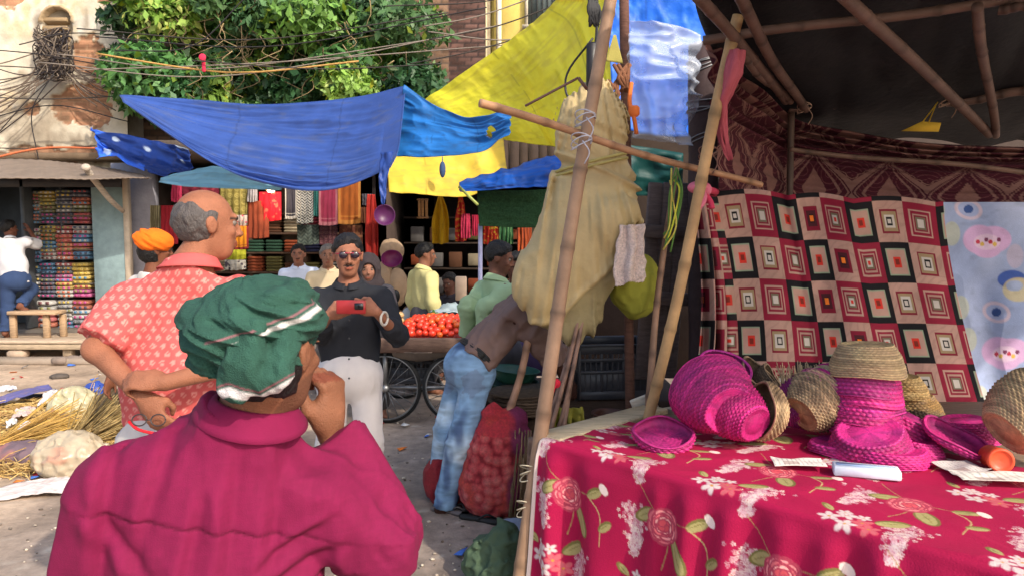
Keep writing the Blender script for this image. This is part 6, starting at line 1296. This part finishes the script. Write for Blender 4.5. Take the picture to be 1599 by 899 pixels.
    def skincol(v):
        C = np.tile(sk, (len(v), 1)); q = (v-hc)@R.T/hs
        C = C*(1+.10*fbm(v*22, 2))[:, None]
        lip = (np.hypot(q[:, 0]/.024, (q[:, 2]+.061)/.011) < 1) & (q[:, 1] > .07); C[lip] = C[lip]*V(.80, .55, .55)
        br = (np.hypot((np.abs(q[:, 0])-.031)/.019, (q[:, 2]-.029-.004*np.cos(q[:, 0]*60))/.0055) < 1) & (q[:, 1] > .05)
        if not (barez == 'nobrow'): C[br] = V(.02, .015, .012)
        if beard is not None:
            m = (q[:, 1] > -.02) & (q[:, 2] < -.035-.25*(np.maximum(.06-q[:, 1], 0))) & (q[:, 2] > -.125) & ~lip | ((np.hypot(q[:, 0]/.03, (q[:, 2]+.047)/.008) < 1) & (q[:, 1] > .06))
            m &= np.linalg.norm(q, axis=1) < .14; C[m] = C[m]*(1-beard)+V(.02, .017, .015)*beard
        mu = (np.hypot(q[:, 0]/.03, (q[:, 2]+.046)/.0075) < 1) & (q[:, 1] > .07)
        if J.get('moustache') is not None: C[mu] = V(.02, .016, .014)
        return np.clip(C, .004, 1)
    sdf_obj('body', allf, lo, hi, h, skinmat(), t, colfn=skincol, smoothit=1)
    if eyes:
        for q in (-1, 1):
            b = MB(); cc = hc+(V(q*.031, .0785, .010)*hs)@R; b.col = (.17, .14, .12); b.ell(cc, V(.0122, .0122, .0110)*hs); b.col = (.02, .012, .008); b.ell(cc+R[1]*.0074*hs, V(.0060, .0060, .0060)*hs); b.build('eye', M('eye', None, .45, 0, 5, 0), t)
    # --- shirt
    if shirt is not None:
        g = 1.0; hem = (hemz if hemz is not None else -.10); fs = [torso(g, hem)]
        body = inter(torso(g*1.0, hem-.1), planef(c0+Z*(hem), -Z)); body = inter(body, planef(J['neck']-nrm(J['head']-J['neck'])*.012, nrm(J['head']-J['neck'])))
        sl = []
        for s_ in ('L', 'R'):
            S_, E_, W_ = J['sh'+s_], J['el'+s_], J['wr'+s_]
            if sleeve <= 1: e = S_+(E_-S_)*sleeve; a = cone(S_, e+(E_-S_)*.05, .072*slev, .062*slev); sl.append(inter(a, planef(e, E_-S_)))
            else: e = E_+(W_-E_)*(sleeve-1); sl.append(inter(uni([cone(S_, E_, .070*slev, .058*slev), cone(E_, e+(W_-E_)*.05, .058*slev, .048*slev)], .03), planef(e, W_-E_) if sleeve < 1.98 else planef(e, W_-E_)))
        shf = uni([body]+sl, .014); A_ = .0135*fold; CR = J.get('creases', [])
        def sd(P):
            q = (P-c0)@RT.T; n = ridge(np.stack([q[:, 0]*7+q[:, 2]*2.5, q[:, 1]*7, q[:, 2]*1.9+q[:, 0]*1.5], 1), 2)*.8+ridge(np.stack([q[:, 0]*4, q[:, 1]*4, q[:, 2]*15], 1)+5, 2)*.45*sm(.25*L-q[:, 2], 0, .1)
            el = np.minimum(np.linalg.norm(P-J['elL'], axis=1), np.linalg.norm(P-J['elR'], axis=1)); n = n+ridge(P*19+3, 2)*.8*sm(.16-el, 0, .12)+.16*ridge(P*V(16, 16, 12)+7, 2)
            ax = np.minimum(np.linalg.norm(P-J['shL']+Z*.1, axis=1), np.linalg.norm(P-J['shR']+Z*.1, axis=1)); n = n+ridge(np.stack([q[:, 0]*9+q[:, 2]*9, q[:, 1]*6, q[:, 2]*3-q[:, 0]*3], 1)+9, 1)*.6*sm(.16-ax, 0, .1)
            r_ = A_*n
            if CR: r_ = r_-.004*np.exp(-((q[:, 2]-L*.90-.012*np.cos(q[:, 0]*9))/.003)**2)*(q[:, 1] < 0)*(np.abs(q[:, 0]) < .22)+.0025*sm(q[:, 2]-L*.90-.012*np.cos(q[:, 0]*9), 0, .004)
            for (x0, z0, x1, z1, am, wd) in CR:
                a_ = V(x0, z0); d_ = V(x1, z1)-a_; p_ = q[:, [0, 2]]-a_; t_ = np.clip(p_@d_/(d_@d_), 0, 1); ds = p_-t_[:, None]*d_; sg = ds@V(d_[1], -d_[0])/np.linalg.norm(d_); dd = np.linalg.norm(ds, axis=1)
                r_ = r_+am*(np.exp(-((sg-wd)**2+(dd-np.abs(sg))**2)/(wd*wd))-np.exp(-((sg+wd*.4)**2+(dd-np.abs(sg))**2)/(wd*wd*.5)))*(q[:, 1] < .02)*np.sin(pi*np.clip(t_, .04, .96))**.5
            return r_
        col = shirt if callable(shirt) else None
        cf = (lambda v: shirt(v, J, RT, c0)) if col else (lambda v: np.clip(np.tile(lin(shirt), (len(v), 1))*(1+.06*fbm(v*6, 2))[:, None], .003, 1))
        so = sdf_obj(shirtname, dispf(shf, sd), lo, hi, sh_h or h, shirtm, t, colfn=cf, smoothit=1)
        if collar:
            nd = nrm(J['head']-J['neck']); fr = np.array([X, np.cross(nd, X), nd]); m = 40; rows = []
            for (rr, zz) in ((.062, -.02), (.062, .010), (.065, .018), (.071, .016), (.081, .002), (.090, -.010), (.097, -.018)):
                rows.append([J['neck']+(V(cos(a)*rr*neckr/.052, sin(a)*rr*1.02*neckr/.052, zz*(1-.25*sin(a))-.010*sin(a)))@fr for a in np.linspace(pi/2+.12, 2.5*pi-.12, m)])
            P_ = np.array(rows); cc = cf(P_.reshape(-1, 3)).reshape(P_.shape) if not col or True else None
            if J.get('collarcol') is not None: cc = np.tile(J['collarcol'], P_.shape[:2]+(1,))
            grid_mesh('collar', P_, cc, shirtm, so, solid=.003)
    # --- trousers
    if trouser is not None:
        g = 1.04*legr; fs = []
        pel = inter(uni([ellf(c0+Z*(-.04), (.172*girth, .135*girth, .15), RT), cone(J['hipL'], J['hipR'], .105*legr, .105*legr)], .05), planef(c0+Z*.06, Z))
        for s_ in ('L', 'R'):
            fs.append(inter(uni([cone(J['hip'+s_], J['kn'+s_], .095*legr, .072), cone(J['kn'+s_], J['an'+s_], .072, .060)], .03), planef(J['an'+s_]+V(0, 0, .015), J['an'+s_]-J['kn'+s_])))
        tf = uni([pel, uni(fs, .012)], .04)
        def td(P): 
            kn = np.minimum(np.linalg.norm(P-J['knL'], axis=1), np.linalg.norm(P-J['knR'], axis=1)); an = np.minimum(np.linalg.norm(P-J['anL'], axis=1), np.linalg.norm(P-J['anR'], axis=1))
            return .008*ridge(P*V(11, 11, 3)+2, 2)+.012*ridge(P*V(8, 8, 24), 2)*np.maximum(sm(.2-an, 0, .15), sm(.16-kn, 0, .14))
        cf = (lambda v: pants_fn(v, J)) if pants_fn else (lambda v: np.clip(np.tile(lin(trouser), (len(v), 1))*(1+.07*fbm(v*7, 2))[:, None], .003, 1))
        sdf_obj('trousers', dispf(tf, td), lo, hi, max(h, .008), shirtm, t, colfn=cf, smoothit=1)
        if belt is not None:
            b = MB(); b.col = lin(belt); pts_ = []
            for a in np.linspace(0, 2*pi, 40): pts_.append(c0+Z*.035+X*.178*girth*cos(a)+Yv*.128*girth*sin(a))
            for dz in (-.012, 0, .012): b.tube([p+Z*dz for p in pts_], .009, 6)
            b.build('belt', rubber, t)
    # --- hair
    if hair is not None:
        hc_ = hc; ins = V(0, -.008, .03); Lc = lambda *a: (V(*a)*hs)@R+hc_
        if hairkind == 'short': f = tap(ellf(Lc(0, -.006, .032), V(.0755, .0965, .089)*hs, R), lambda P: (lambda q: np.maximum(q[:, 1]*.8-(q[:, 2]-.055)*.9-.047+.010*vnoise(q*60), -.055-q[:, 2]+.006*vnoise(q*70))*.8)((P-hc_)@R.T/hs))
        elif hairkind == 'fringe': f = inter(ellf(Lc(0, -.010, .018), V(.0815, .1015, .092)*hs, R), lambda P: (lambda q: np.maximum(np.maximum(q[:, 2]-.048+.35*q[:, 1], -.055-q[:, 2]), q[:, 1]*.9-.006-.25*q[:, 2])*.9)((P-hc_)@R.T/hs))
        elif hairkind == 'nape': f = inter(ellf(Lc(0, -.012, .0), V(.082, .104, .098)*hs, R), lambda P: (lambda q: np.maximum(q[:, 1]-.005, -.085-q[:, 2]))((P-hc_)@R.T/hs))
        hn = lambda P: .0055*fbm(((P-hc_)@R.T)*V(80, 50, 40), 3)
        sdf_obj('hair', dispf(f, hn), hc_-.2*hs, hc_+.2*hs, min(h, .006), hairm, t, col=lin(hair), smoothit=1)
    return t, R
def stand(px, py_head, D, face, hgt=None, lean=(0, 0, 0), turn=None, arms='down', sw=.36, floor=0.0):
    """joints of a standing figure: px,py_head give the head centre"""
    h0 = at(px, py_head, D); hgt = hgt or (h0[2]+.115-floor); k = hgt/1.72; ft = nrm(V(*(turn if turn is not None else face), ) if True else face); ft = nrm(V(ft[0], ft[1], 0)); X = np.cross(ft, V(0, 0, 1))
    b = V(h0[0], h0[1], floor); J = dict(head=h0, face=nrm(face)); z = lambda a: V(0, 0, a*k)
    J['neck'] = b+z(1.445)-ft*.02; J['chest'] = b+z(1.31)-ft*.02; J['pelvis'] = b+z(.95)
    for s_, q in (('L', -1), ('R', 1)):
        J['sh'+s_] = b+X*q*sw*k/2+z(1.345)-ft*.02; J['hip'+s_] = b+X*q*.095*k+z(.88); J['kn'+s_] = b+X*q*.11*k+z(.49)+ft*.02; J['an'+s_] = b+X*q*.12*k+z(.09); J['toe'+s_] = J['an'+s_]+ft*.17*k+z(-.055)+X*q*.03
        J['el'+s_] = J['sh'+s_]+X*q*.05+z(-.28)-ft*.02; J['wr'+s_] = J['el'+s_]+z(-.24)+ft*.08-X*q*.01
    return J, X, ft
# 1 --- foreground man with the green turban
Dm = 1.42
J = dict(head=at(424, 550, Dm-.02), face=nrm(V(.34, .93, -.10)), neck=at(396, 640, Dm+.0), chest=at(340, 770, Dm-.01), pelvis=at(318, 1120, Dm+.02)+V(0, 0, 0),
         shL=at(192, 780, Dm-.03), shR=at(492, 770, Dm+.05), elL=at(112, 1000, Dm-.01), wrL=at(160, 1040, Dm+.22), elR=at(590, 842, Dm+.10), wrR=at(516, 676, Dm+.16))
for s_, q in (('L', -1), ('R', 1)):
    b_ = V(J['pelvis'][0], J['pelvis'][1], 0); J['hip'+s_] = b_+V(q*.1, 0, .82); J['kn'+s_] = b_+V(q*.12, .02, .46); J['an'+s_] = b_+V(q*.13, 0, .09); J['toe'+s_] = J['an'+s_]+V(q*.03, .17, -.055)
J['pelvis'][2] = .92
J['handR'] = (nrm(V(.05, -.02, 1)), nrm(V(-1, .3, 0)), nrm(V(-.3, -1, 0))); J['handL'] = (nrm(V(.1, .5, -1)), V(1, 0, 0), V(0, 1, 0))
J['creases'] = [(.02, .40, .06, -.1, .010, .018), (.10, .36, .13, -.1, .011, .020), (-.10, .42, -.12, .0, .009, .022), (-.20, .34, -.17, .05, .012, .02), (.24, .20, .02, .05, .012, .016), (.25, .14, .05, -.02, .010, .014), (.22, .26, .10, .16, .010, .012), (-.22, .22, -.06, .10, .010, .018), (-.02, .30, -.03, .05, .008, .016)]
def magenta(v, J, RT, c0):
    C = np.tile(lin((116, 15, 60)), (len(v), 1)); q = (v-c0)@RT.T; n = fbm(v*V(3, 3, 3), 2); th = vnoise(v*V(60, 60, 420))+vnoise(v*V(420, 60, 60))
    C = C*(1+.06*n+.07*th)[:, None]
    L = np.linalg.norm(J['chest']-c0); seam = np.abs(q[:, 2]-L*.90-.012*np.cos(q[:, 0]*9)) < .0024; back = q[:, 1] < 0
    C[seam & back & (np.abs(q[:, 0]) < .2)] *= .7
    return np.clip(C, .003, 1)
man, Rm = person('man in a magenta shirt and green turban, seen from behind, hand raised to his mouth', J, (128, 84, 62), magenta, (60, 54, 58), hair=(26, 22, 22), hairkind='nape', h=.006, sleeve=1.90, girth=1.28, fold=1.25, pose=('relax', 'grip'), sh_h=.0046, neckr=.058, hsc=1.2, slev=1.28, hs=1.0, legr=1.1, hemz=-.12, beard=.35)
def turban():
    c = J['head']+V(-.028, -.01, .058); R = headF(c, V(.35, .9, .05)); R = frame(V(-.10, -.10, 1), R[0])
    core = ellf(c+V(.004, .0, .010), (.110, .120, .074), R); rs = [core]
    def f(P):
        q = (P-c)@R.T; a = np.arctan2(q[:, 1], q[:, 0]); rad = np.hypot(q[:, 0], q[:, 1])
        d = core(P); 
        for k, (zc, rr, tk, tl, ph) in enumerate(((-.030, .093, .022, .016, 0.4), (-.008, .101, .022, .022, 2.2), (.013, .099, .021, .018, 3.7), (-.042, .084, .018, .010, 5.0), (.032, .088, .018, .020, 1.2))):
            zz = zc+tl*np.sin(a+ph)+.004*np.sin(3*a+ph); rw = rr+.006*np.sin(2*a+ph*2); e = np.hypot((rad-rw)/1.0, (q[:, 2]-zz)/1.05)-tk
            h_ = np.clip(.5+.5*(e-d)/.010, 0, 1); d = e*(1-h_)+d*h_-.010*h_*(1-h_)
        fold = ridge(np.stack([a*1.6+q[:, 2]*8, rad*9, q[:, 2]*42+2.5*np.sin(a+1)], 1), 2)
        fine = ridge(np.stack([a*2.5, rad*22, q[:, 2]*95+6*np.sin(a*1+1)], 1), 1)
        return d-.0105*fold*(.4+.6*sm(.06-q[:, 2], 0, .04))-.0032*fine-.003*fbm(P*20, 2)
    def cf(v):
        q = (v-c)@R.T; a = np.arctan2(q[:, 1], q[:, 0]); C = np.tile(lin((44, 80, 68)), (len(v), 1)); th = vnoise(v*V(500, 500, 90))*.10+vnoise(v*V(90, 90, 600))*.10+.10*fbm(v*14, 3); C = C*(1+th)[:, None]
        z1 = q[:, 2]-(-.006+.020*(a+1.1)); w_ = sm(.0052*np.clip((a+1.05)*2, 0, 1)-np.abs(z1), -.0016, .0022)*sm(a, -1.25, -1.1)*sm(-a, -.5, -.2); C = mixc(C, lin((196, 192, 190)), w_); w_ = sm(.0022-np.abs(z1-.0115), -.001, .002)*(a > -1.5)*(a < .35); C = mixc(C, lin((150, 96, 104)), w_*.8)
        return np.clip(C, .003, 1)
    tm = M('turban_cotton', None, .95, .12, 25, .5, 380)
    o = sdf_obj('turban', f, c-V(.19, .19, .14), c+V(.19, .19, .14), .0034, tm, man, colfn=cf, smoothit=1)
    # hanging knot with the white border
    k0 = J['head']+V(.0, -.104, .012)
    def kf(P):
        d = uni([cone(k0+V(.0, .0, .04), k0+V(-.01, -.012, -.015), .030, .034), cone(k0+V(-.01, -.012, -.015), k0+V(-.035, -.01, -.052), .030, .020), cone(k0+V(.05, .03, .03), k0+V(.045, -.004, -.035), .024, .020), cone(k0+V(.045, -.004, -.035), k0+V(-.02, -.015, -.06), .022, .018)], .012)(P)
        q = P-k0; return d-.006*ridge(np.stack([q[:, 0]*30+q[:, 2]*16, q[:, 1]*20, q[:, 2]*14-q[:, 0]*16], 1), 2)
    def kc(v):
        q = v-k0; C = np.tile(lin((44, 80, 68)), (len(v), 1))*(1+.12*fbm(v*25, 3)+.1*vnoise(v*V(400, 400, 90)))[:, None]
        line = q[:, 2]+.058+.35*np.abs(q[:, 0]+.03)-.9*np.maximum(q[:, 0]-.02, 0); C = mixc(C, lin((200, 194, 194)), sm(.009-np.abs(line), -.002, .002)); C = mixc(C, lin((140, 76, 88)), sm(.0022-np.abs(line-.0145), -.001, .002)*.8); return np.clip(C, .003, 1)
    sdf_obj('turban_tail', kf, k0-V(.13, .1, .12), k0+V(.13, .1, .1), .0032, tm, o, colfn=kc)
turban()
# 2 --- balding man in the patterned red shirt
Db = 2.5
J = dict(head=at(322, 352, Db), face=nrm(V(.78, .62, -.03)), neck=at(300, 412, Db-.02), chest=at(284, 490, Db-.02), pelvis=at(290, 668, Db-.02), shL=at(212, 476, Db-.03), shR=at(372, 470, Db+.02),
         elL=at(150, 545, Db-.14), wrL=at(222, 618, Db-.27), elR=at(398, 560, Db-.10), wrR=at(258, 597, Db-.29))
for s_, q in (('L', -1), ('R', 1)):
    b_ = V(J['pelvis'][0], J['pelvis'][1], 0); J['hip'+s_] = b_+V(q*.1, 0, .93); J['kn'+s_] = b_+V(q*.12, .02, .5); J['an'+s_] = b_+V(q*.13, 0, .09); J['toe'+s_] = J['an'+s_]+V(q*.03, .17, -.055)
J['handR'] = (nrm(V(-1, -.08, .12)), nrm(V(0, .6, -.8)), nrm(V(-.2, -.3, .9))); J['handL'] = (nrm(V(.55, -.1, -.8)), nrm(V(.3, 1, 0)), nrm(V(1, 0, .4)))
J['collarcol'] = lin((196, 88, 86))
def redpat(v, J, RT, c0):
    q = (v-c0)@RT.T; C = np.tile(lin((196, 88, 86)), (len(v), 1))*(1+.05*fbm(v*6, 2))[:, None]
    a = np.abs(q[:, 0]) ; sl = np.minimum(np.linalg.norm(v-J['elL'], axis=1), np.linalg.norm(v-J['elR'], axis=1))
    g = .026; k = np.floor(q[:, 2]/g); u_ = (q[:, 0]/(g*1.25)+.5*(k % 2)) % 1-.5; w_ = (q[:, 2]/g) % 1-.5; d = np.abs(u_)*1.25+np.abs(w_); m = (d < .40) & ((d > .16) | (d < .07)); C[m] = C[m]*.35+lin((222, 160, 148))*.65
    return np.clip(C, .003, 1)
person('balding man in a red patterned shirt standing with hands clasped behind him', J, (150, 98, 74), redpat, (196, 190, 186), hair=(84, 78, 76), hairkind='fringe', h=.0075, sleeve=.80, girth=1.18, fold=.9, pose=('hold', 'hold'), sh_h=.0058, neckr=.056, slev=1.18, hs=1.0, legr=1.0, hemz=-.17)
b = MB(); g0 = J['wrL']+V(.045, -.055, -.060); b.col = lin((60, 50, 50)); Rg = frame(nrm(V(.1, -1, .3)))
for q in (-.027, .027): b.tube([g0+(V(q+.021*cos(a), .017*sin(a), 0))@Rg for a in np.linspace(0, 2*pi, 22)], .0022, 6)
b.tube([g0+V(-.006, 0, 0)@Rg, g0+V(.006, 0, 0)@Rg], .002, 5); b.col = lin((220, 30, 40)); b.tube(catmull([g0+V(-.06, 0, -.005), g0+V(-.02, -.012, -.028), g0+V(.065, -.01, -.045)], 8), .0045, 6); b.build('reading_spectacles', plas, None, label='spectacles with red temples held behind the balding man', cat='spectacles')
# 3 --- man in the black shirt taking a photo
Dk = 4.15
J, X, ft = stand(543, 400, Dk, nrm(V(.30, -1, -.04)), turn=V(.05, -1, 0), sw=.345)
J['elR'] = at(498, 515, Dk-.10); J['wrR'] = at(513, 492, Dk-.33); J['elL'] = at(620, 522, Dk-.10); J['wrL'] = at(588, 486, Dk-.36)
J['handR'] = (nrm(V(.9, -.2, .35)), nrm(V(.2, 1, 0)), nrm(V(0, 0, 1))); J['handL'] = (nrm(V(-.9, -.2, .3)), nrm(V(-.2, 1, 0)), nrm(V(0, 0, 1)))
if J['shL'][0] < J['shR'][0]: J['shL'], J['shR'] = J['shR'], J['shL']
J['moustache'] = V(0, 0, 0)
def blackshirt(v, J, RT, c0):
    C = np.tile(lin((34, 36, 42)), (len(v), 1))*(1+.06*fbm(v*8, 2))[:, None]; q = (v-c0)@RT.T; C[(np.abs(q[:, 0]-.018) < .0018) & (q[:, 1] > 0)] *= .4
    return C
p3, R3 = person('man in a black shirt and tinted glasses photographing with a red phone', J, (150, 100, 78), blackshirt, (206, 200, 198), hair=(24, 22, 24), h=.008, sleeve=1.42, girth=.98, fold=1.0, pose=('hold', 'hold'), hs=1.0, hemz=-.13, legr=.86)
hd = J['head']
b = MB()
for q in (-1, 1):
    c = hd+(V(q*.032, .106, .012))@R3; b.col = lin((34, 24, 38)); b.ell(c, (.024, .005, .018), R3)
b.col = lin((150, 40, 60)); b.tube([hd+V(-.055, .100, .022)@R3, hd+V(0, .112, .024)@R3, hd+V(.055, .100, .022)@R3], .0035, 6)
for q in (-1, 1): b.tube([hd+V(q*.055, .100, .020)@R3, hd+V(q*.082, .0, .015)@R3], .003, 6)
b.build('spectacles', M('dark_glass', None, .15, .05, 5, 0, spec=.6), p3)
b = MB(); b.col = lin((60, 60, 62))
for py in (470, 500, 528, 560, 590): b.ell(at(545, py, Dk-.135), (.006, .004, .006))
b.build('button', plas, p3)
b = MB(); c = at(600, 497, Dk-.33); b.col = lin((196, 190, 180)); b.tube([c+V(.012*cos(a)+.0*a, .034*cos(a), .034*sin(a)) for a in np.linspace(0, 2*pi, 20)], .007, 6); b.build('bracelet', plas, p3)
ph = empty('phone', at(551, 479, Dk-.42), 'red phone held sideways by the black-shirted man', 'phone')
b = MB(); c = at(548, 479, Dk-.42); b.col = lin((164, 46, 48)); b.box(c, (.150, .011, .070), None, .006); b.build('case', plas, ph)
b = MB(); b.col = lin((20, 20, 24)); b.box(c+V(.042, -.008, .004), (.045, .006, .034), None, .003); b.build('camera_lens', M('dark_glass'), ph)
# 4 --- man in the orange turban
J, X, ft = stand(242, 392, 5.2, nrm(V(.75, .6, 0)), turn=V(.5, .8, 0), sw=.36)
J['wrL'] = at(172, 588, 5.0); J['elL'] = at(190, 520, 5.1)
p4, R4 = person('man in an orange turban and white kurta, mostly hidden by the balding man', J, (110, 66, 46), (200, 194, 186), (196, 188, 178), hair=(20, 18, 18), hairkind='nape', h=.012, sleeve=1.7, hemz=-.35, collar=False)
c = J['head']+V(0, 0, .065); f = dispf(uni([ellf(c, (.115, .125, .080)), ellf(c+V(-.05, -.04, .03), (.07, .06, .05))], .04), lambda P: .010*ridge(np.stack([P[:, 0]*6, P[:, 1]*6, P[:, 2]*26+P[:, 0]*18], 1), 2))
sdf_obj('turban', f, c-V(.17, .17, .13), c+V(.17, .17, .13), .0065, cloth, p4, col=lin((236, 108, 20)))
# 5.. background people
def extra(label, px, py, D, face, skin, shirt, trouser, hair=(22, 20, 20), floor=0, turn=None, h=.014, kind='short', **kw):
    J, X, ft = stand(px, py, D, nrm(face), turn=turn, floor=floor); J.update(kw.pop('joints', {}) if not callable(kw.get('joints')) else kw.pop('joints')(J, D))
    return person(label, J, skin, shirt, trouser, hair=hair, h=h, hairkind=kind, **kw)+(J,)
def mst(J, D): return {'moustache': V(0, 0, 0)}
extra('moustached man in a pale blue-white shirt standing left of the photographer', 466, 398, 8.6, (.15, -1, 0), (142, 96, 76), (200, 208, 226), (90, 86, 84), sleeve=.9, joints=mst)
_, R6, J6 = extra('grey-haired man in a beige shirt and glasses just behind the photographer', 512, 400, 7.8, (.25, -1, 0), (136, 96, 76), (190, 172, 140), (90, 86, 84), hair=(110, 104, 100), sleeve=1.6)
p7, R7, J7 = extra('bearded person in a dark headscarf peering from behind the photographer', 575, 422, 6.6, (.2, -1, 0), (142, 98, 78), (60, 58, 64), (70, 66, 66), hair=None, floor=-.0, beard=.5, sleeve=1.7)
c = J7['head']; Rs = headF(c, J7['face'])
f = sub(dispf(uni([ellf(c+V(0, .01, .02), (.105, .125, .135)), ellf(c+V(0, .03, -.12), (.13, .12, .08))], .05), lambda P: .008*ridge(P*V(14, 14, 8), 2)), ellf(c+J7['face']*.11+V(0, 0, -.015), (.062, .08, .082)), .01)
sdf_obj('headscarf', f, c-V(.2, .2, .24), c+V(.2, .2, .18), .009, cloth, p7, col=lin((54, 46, 48)))
def ja(J, D): return {'elL': at(636, 470, D-.05), 'wrL': at(668, 478, D-.1), 'elR': at(668, 470, D), 'wrR': at(690, 476, D)}
extra('young man in a pale yellow shirt in profile beyond the tomato cart', 664, 398, 7.6, (.95, .15, -.1), (134, 90, 70), (196, 188, 130), (80, 76, 80), turn=V(.8, .6, 0), sleeve=1.7, joints=lambda J, D: {}, )
def jb(J, D): return {'elR': at(748, 482, D-.1), 'wrR': at(740, 528, D-.05), 'shR': J['shR']}
extra('young man in a pale green shirt looking right beside the brown-shirted man', 779, 404, 5.25, (.92, -.1, -.22), (104, 68, 54), (156, 180, 138), (70, 66, 70), turn=V(.75, .5, 0), sleeve=1.75, h=.010, joints=lambda J, D: {'elL': at(733, 478, D-.05), 'wrL': at(728, 535, D+.05), 'elR': at(760, 480, D-.15), 'wrR': at(752, 540, D-.1)})
extra('man in a grey-blue shirt half hidden beyond the green-shirted one', 806, 418, 5.9, (-.3, -.9, -.2), (96, 62, 48), (120, 128, 138), (70, 66, 70), sleeve=1.8)
def js(J, D): return {}
J, X, ft = stand(702, 442, 8.7, nrm(V(-.4, -.9, -.2)), floor=-.35)
for s_ in 'LR': J['kn'+s_] = J['hip'+s_]+V(0, -.38, .02); J['an'+s_] = J['kn'+s_]+V(0, -.02, -.38); J['toe'+s_] = J['an'+s_]+V(0, -.15, -.04)
dz = -min(J['toeL'][2], J['toeR'][2])+.03
J = {k: (v if k == 'face' else (v+V(0, 0, max(dz, 0)) if k[:3] in ('ann', 'too') else v)) for k, v in J.items()}
person('vendor in dark clothes sitting in the shade of the general shop', J, (90, 58, 46), (46, 42, 48), (60, 56, 60), hair=(20, 18, 18), h=.014, sleeve=1.5)
b = MB(); b.col = lin((110, 84, 62)); b.box((J['pelvis'][0], J['pelvis'][1]+.02, (J['pelvis'][2]-.15)/2), (.4, .35, J['pelvis'][2]-.15), None, .01); b.build('low_stool', woodh, None, base=True, label='wooden stool under the sitting vendor', cat='stool')
# kiosk customer stepping up on the bench
h0 = at(14, 358, 10.15); J = dict(head=h0, face=nrm(V(.5, .85, 0)), neck=at(16, 374, 10.1), chest=at(17, 388, 10.05), pelvis=at(24, 432, 10.0), shL=at(-2, 380, 10.0), shR=at(42, 378, 10.12), elL=at(-6, 400, 10.2), wrL=at(8, 398, 10.38), elR=at(60, 382, 10.3), wrR=at(46, 360, 10.4),
    hipL=at(14, 440, 10.0), hipR=at(30, 440, 10.0), knL=at(12, 482, 9.95), anL=at(8, 517, 9.9), toeL=at(14, 523, 10.0), knR=at(50, 452, 10.25), anR=at(32, 476, 9.95), toeR=at(44, 483, 10.0))
person('customer in a white shirt and jeans with one foot up on the kiosk bench', J, (110, 70, 54), (186, 186, 190), (44, 62, 96), hair=(22, 20, 20), h=.014, sleeve=.9)
# 6 --- leaning man in jeans and brown shirt
D = 4.35
J = dict(head=at(832, 452, D+.25), face=nrm(V(.7, .6, -.4)), neck=at(820, 470, D+.18), chest=at(806, 488, D+.10), pelvis=at(738, 560, D), shL=at(795, 486, D+.26), shR=at(812, 496, D-.06), elL=at(858, 545, D+.3), wrL=at(880, 590, D+.25), elR=at(862, 552, D+.05), wrR=at(884, 594, D+.1),
         hipL=at(722, 574, D+.09), hipR=at(748, 584, D-.05), knL=at(700, 668, D+.06), anL=at(680, 772, D+.16), toeL=at(704, 792, D+.22), knR=at(718, 690, D-.08), anR=at(692, 788, D-.06), toeR=at(728, 812, D-.02))
def jeans(v, J):
    n = fbm(v*5, 3); C = np.tile(lin((122, 156, 190)), (len(v), 1)); C = mixc(C, lin((180, 204, 222)), sm(n, -.1, .8)); C = mixc(C, lin((52, 66, 104)), sm(fbm(v*V(7, 7, 3)+9, 3), .15, .7)*.8); C = C*(1+.25*ridge(v*V(14, 14, 34), 2)-.12)[:, None]
    px, py = proj(v); q = (np.hypot((px-738)/17, (py-598)/20)+.25*fbm(v*30, 2)) < 1; C[q] = C[q]*.65+lin((100, 90, 112))*.3; q = (np.hypot((px-700)/10, (py-596)/20)+.25*fbm(v*30, 2)) < 1; C[q] = C[q]*.7+lin((100, 90, 112))*.25
    return np.clip(C, .003, 1)
person('man in washed blue jeans and a brown shirt bending over behind the onion sack', J, (70, 44, 36), (122, 98, 90), (130, 160, 200), hair=(20, 18, 18), h=.0075, fold=2.3, sleeve=1.1, pants_fn=jeans, hemz=.03, girth=.95, belt=(24, 22, 24), collar=True, legr=.84)
for nm, px, py, dx, lab in (('slipper', 706, 800, 0, 'grey rubber slipper under the nearer bare foot of the man in jeans'), ('slipper', 752, 812, 0, 'black slipper standing empty by the onion sack')):
    c = atz(px, py, 0)+V(0, 0, .012); R = np.array([nrm(V(.8, -.35, 0)), nrm(V(.35, .8, 0)), V(0, 0, 1)]); t = empty('slipper', c, lab, 'slipper'); b = MB(); b.col = lin((92, 84, 84) if px < 740 else (26, 24, 26))
    out = [(-.13, -.03), (-.11, -.043), (-.02, -.036), (.06, -.048), (.12, -.04), (.14, 0), (.12, .036), (.05, .045), (-.02, .033), (-.11, .04), (-.135, .02)]; b.prism([V(x, y, -.008)@R+c for x, y in out], (0, 0, .022)); b.build('sole', rubber if px > 740 else plas, t)
    b = MB(); b.col = lin((70, 66, 66) if px < 740 else (20, 20, 22))
    for s_ in (-1, 1): b.tube(catmull([c+V(.09, 0, .012)@R, c+V(.05, s_*.028, .04)@R, c+V(.0, s_*.042, .012)@R], 10), .006, 6)
    b.build('strap', plas, t)
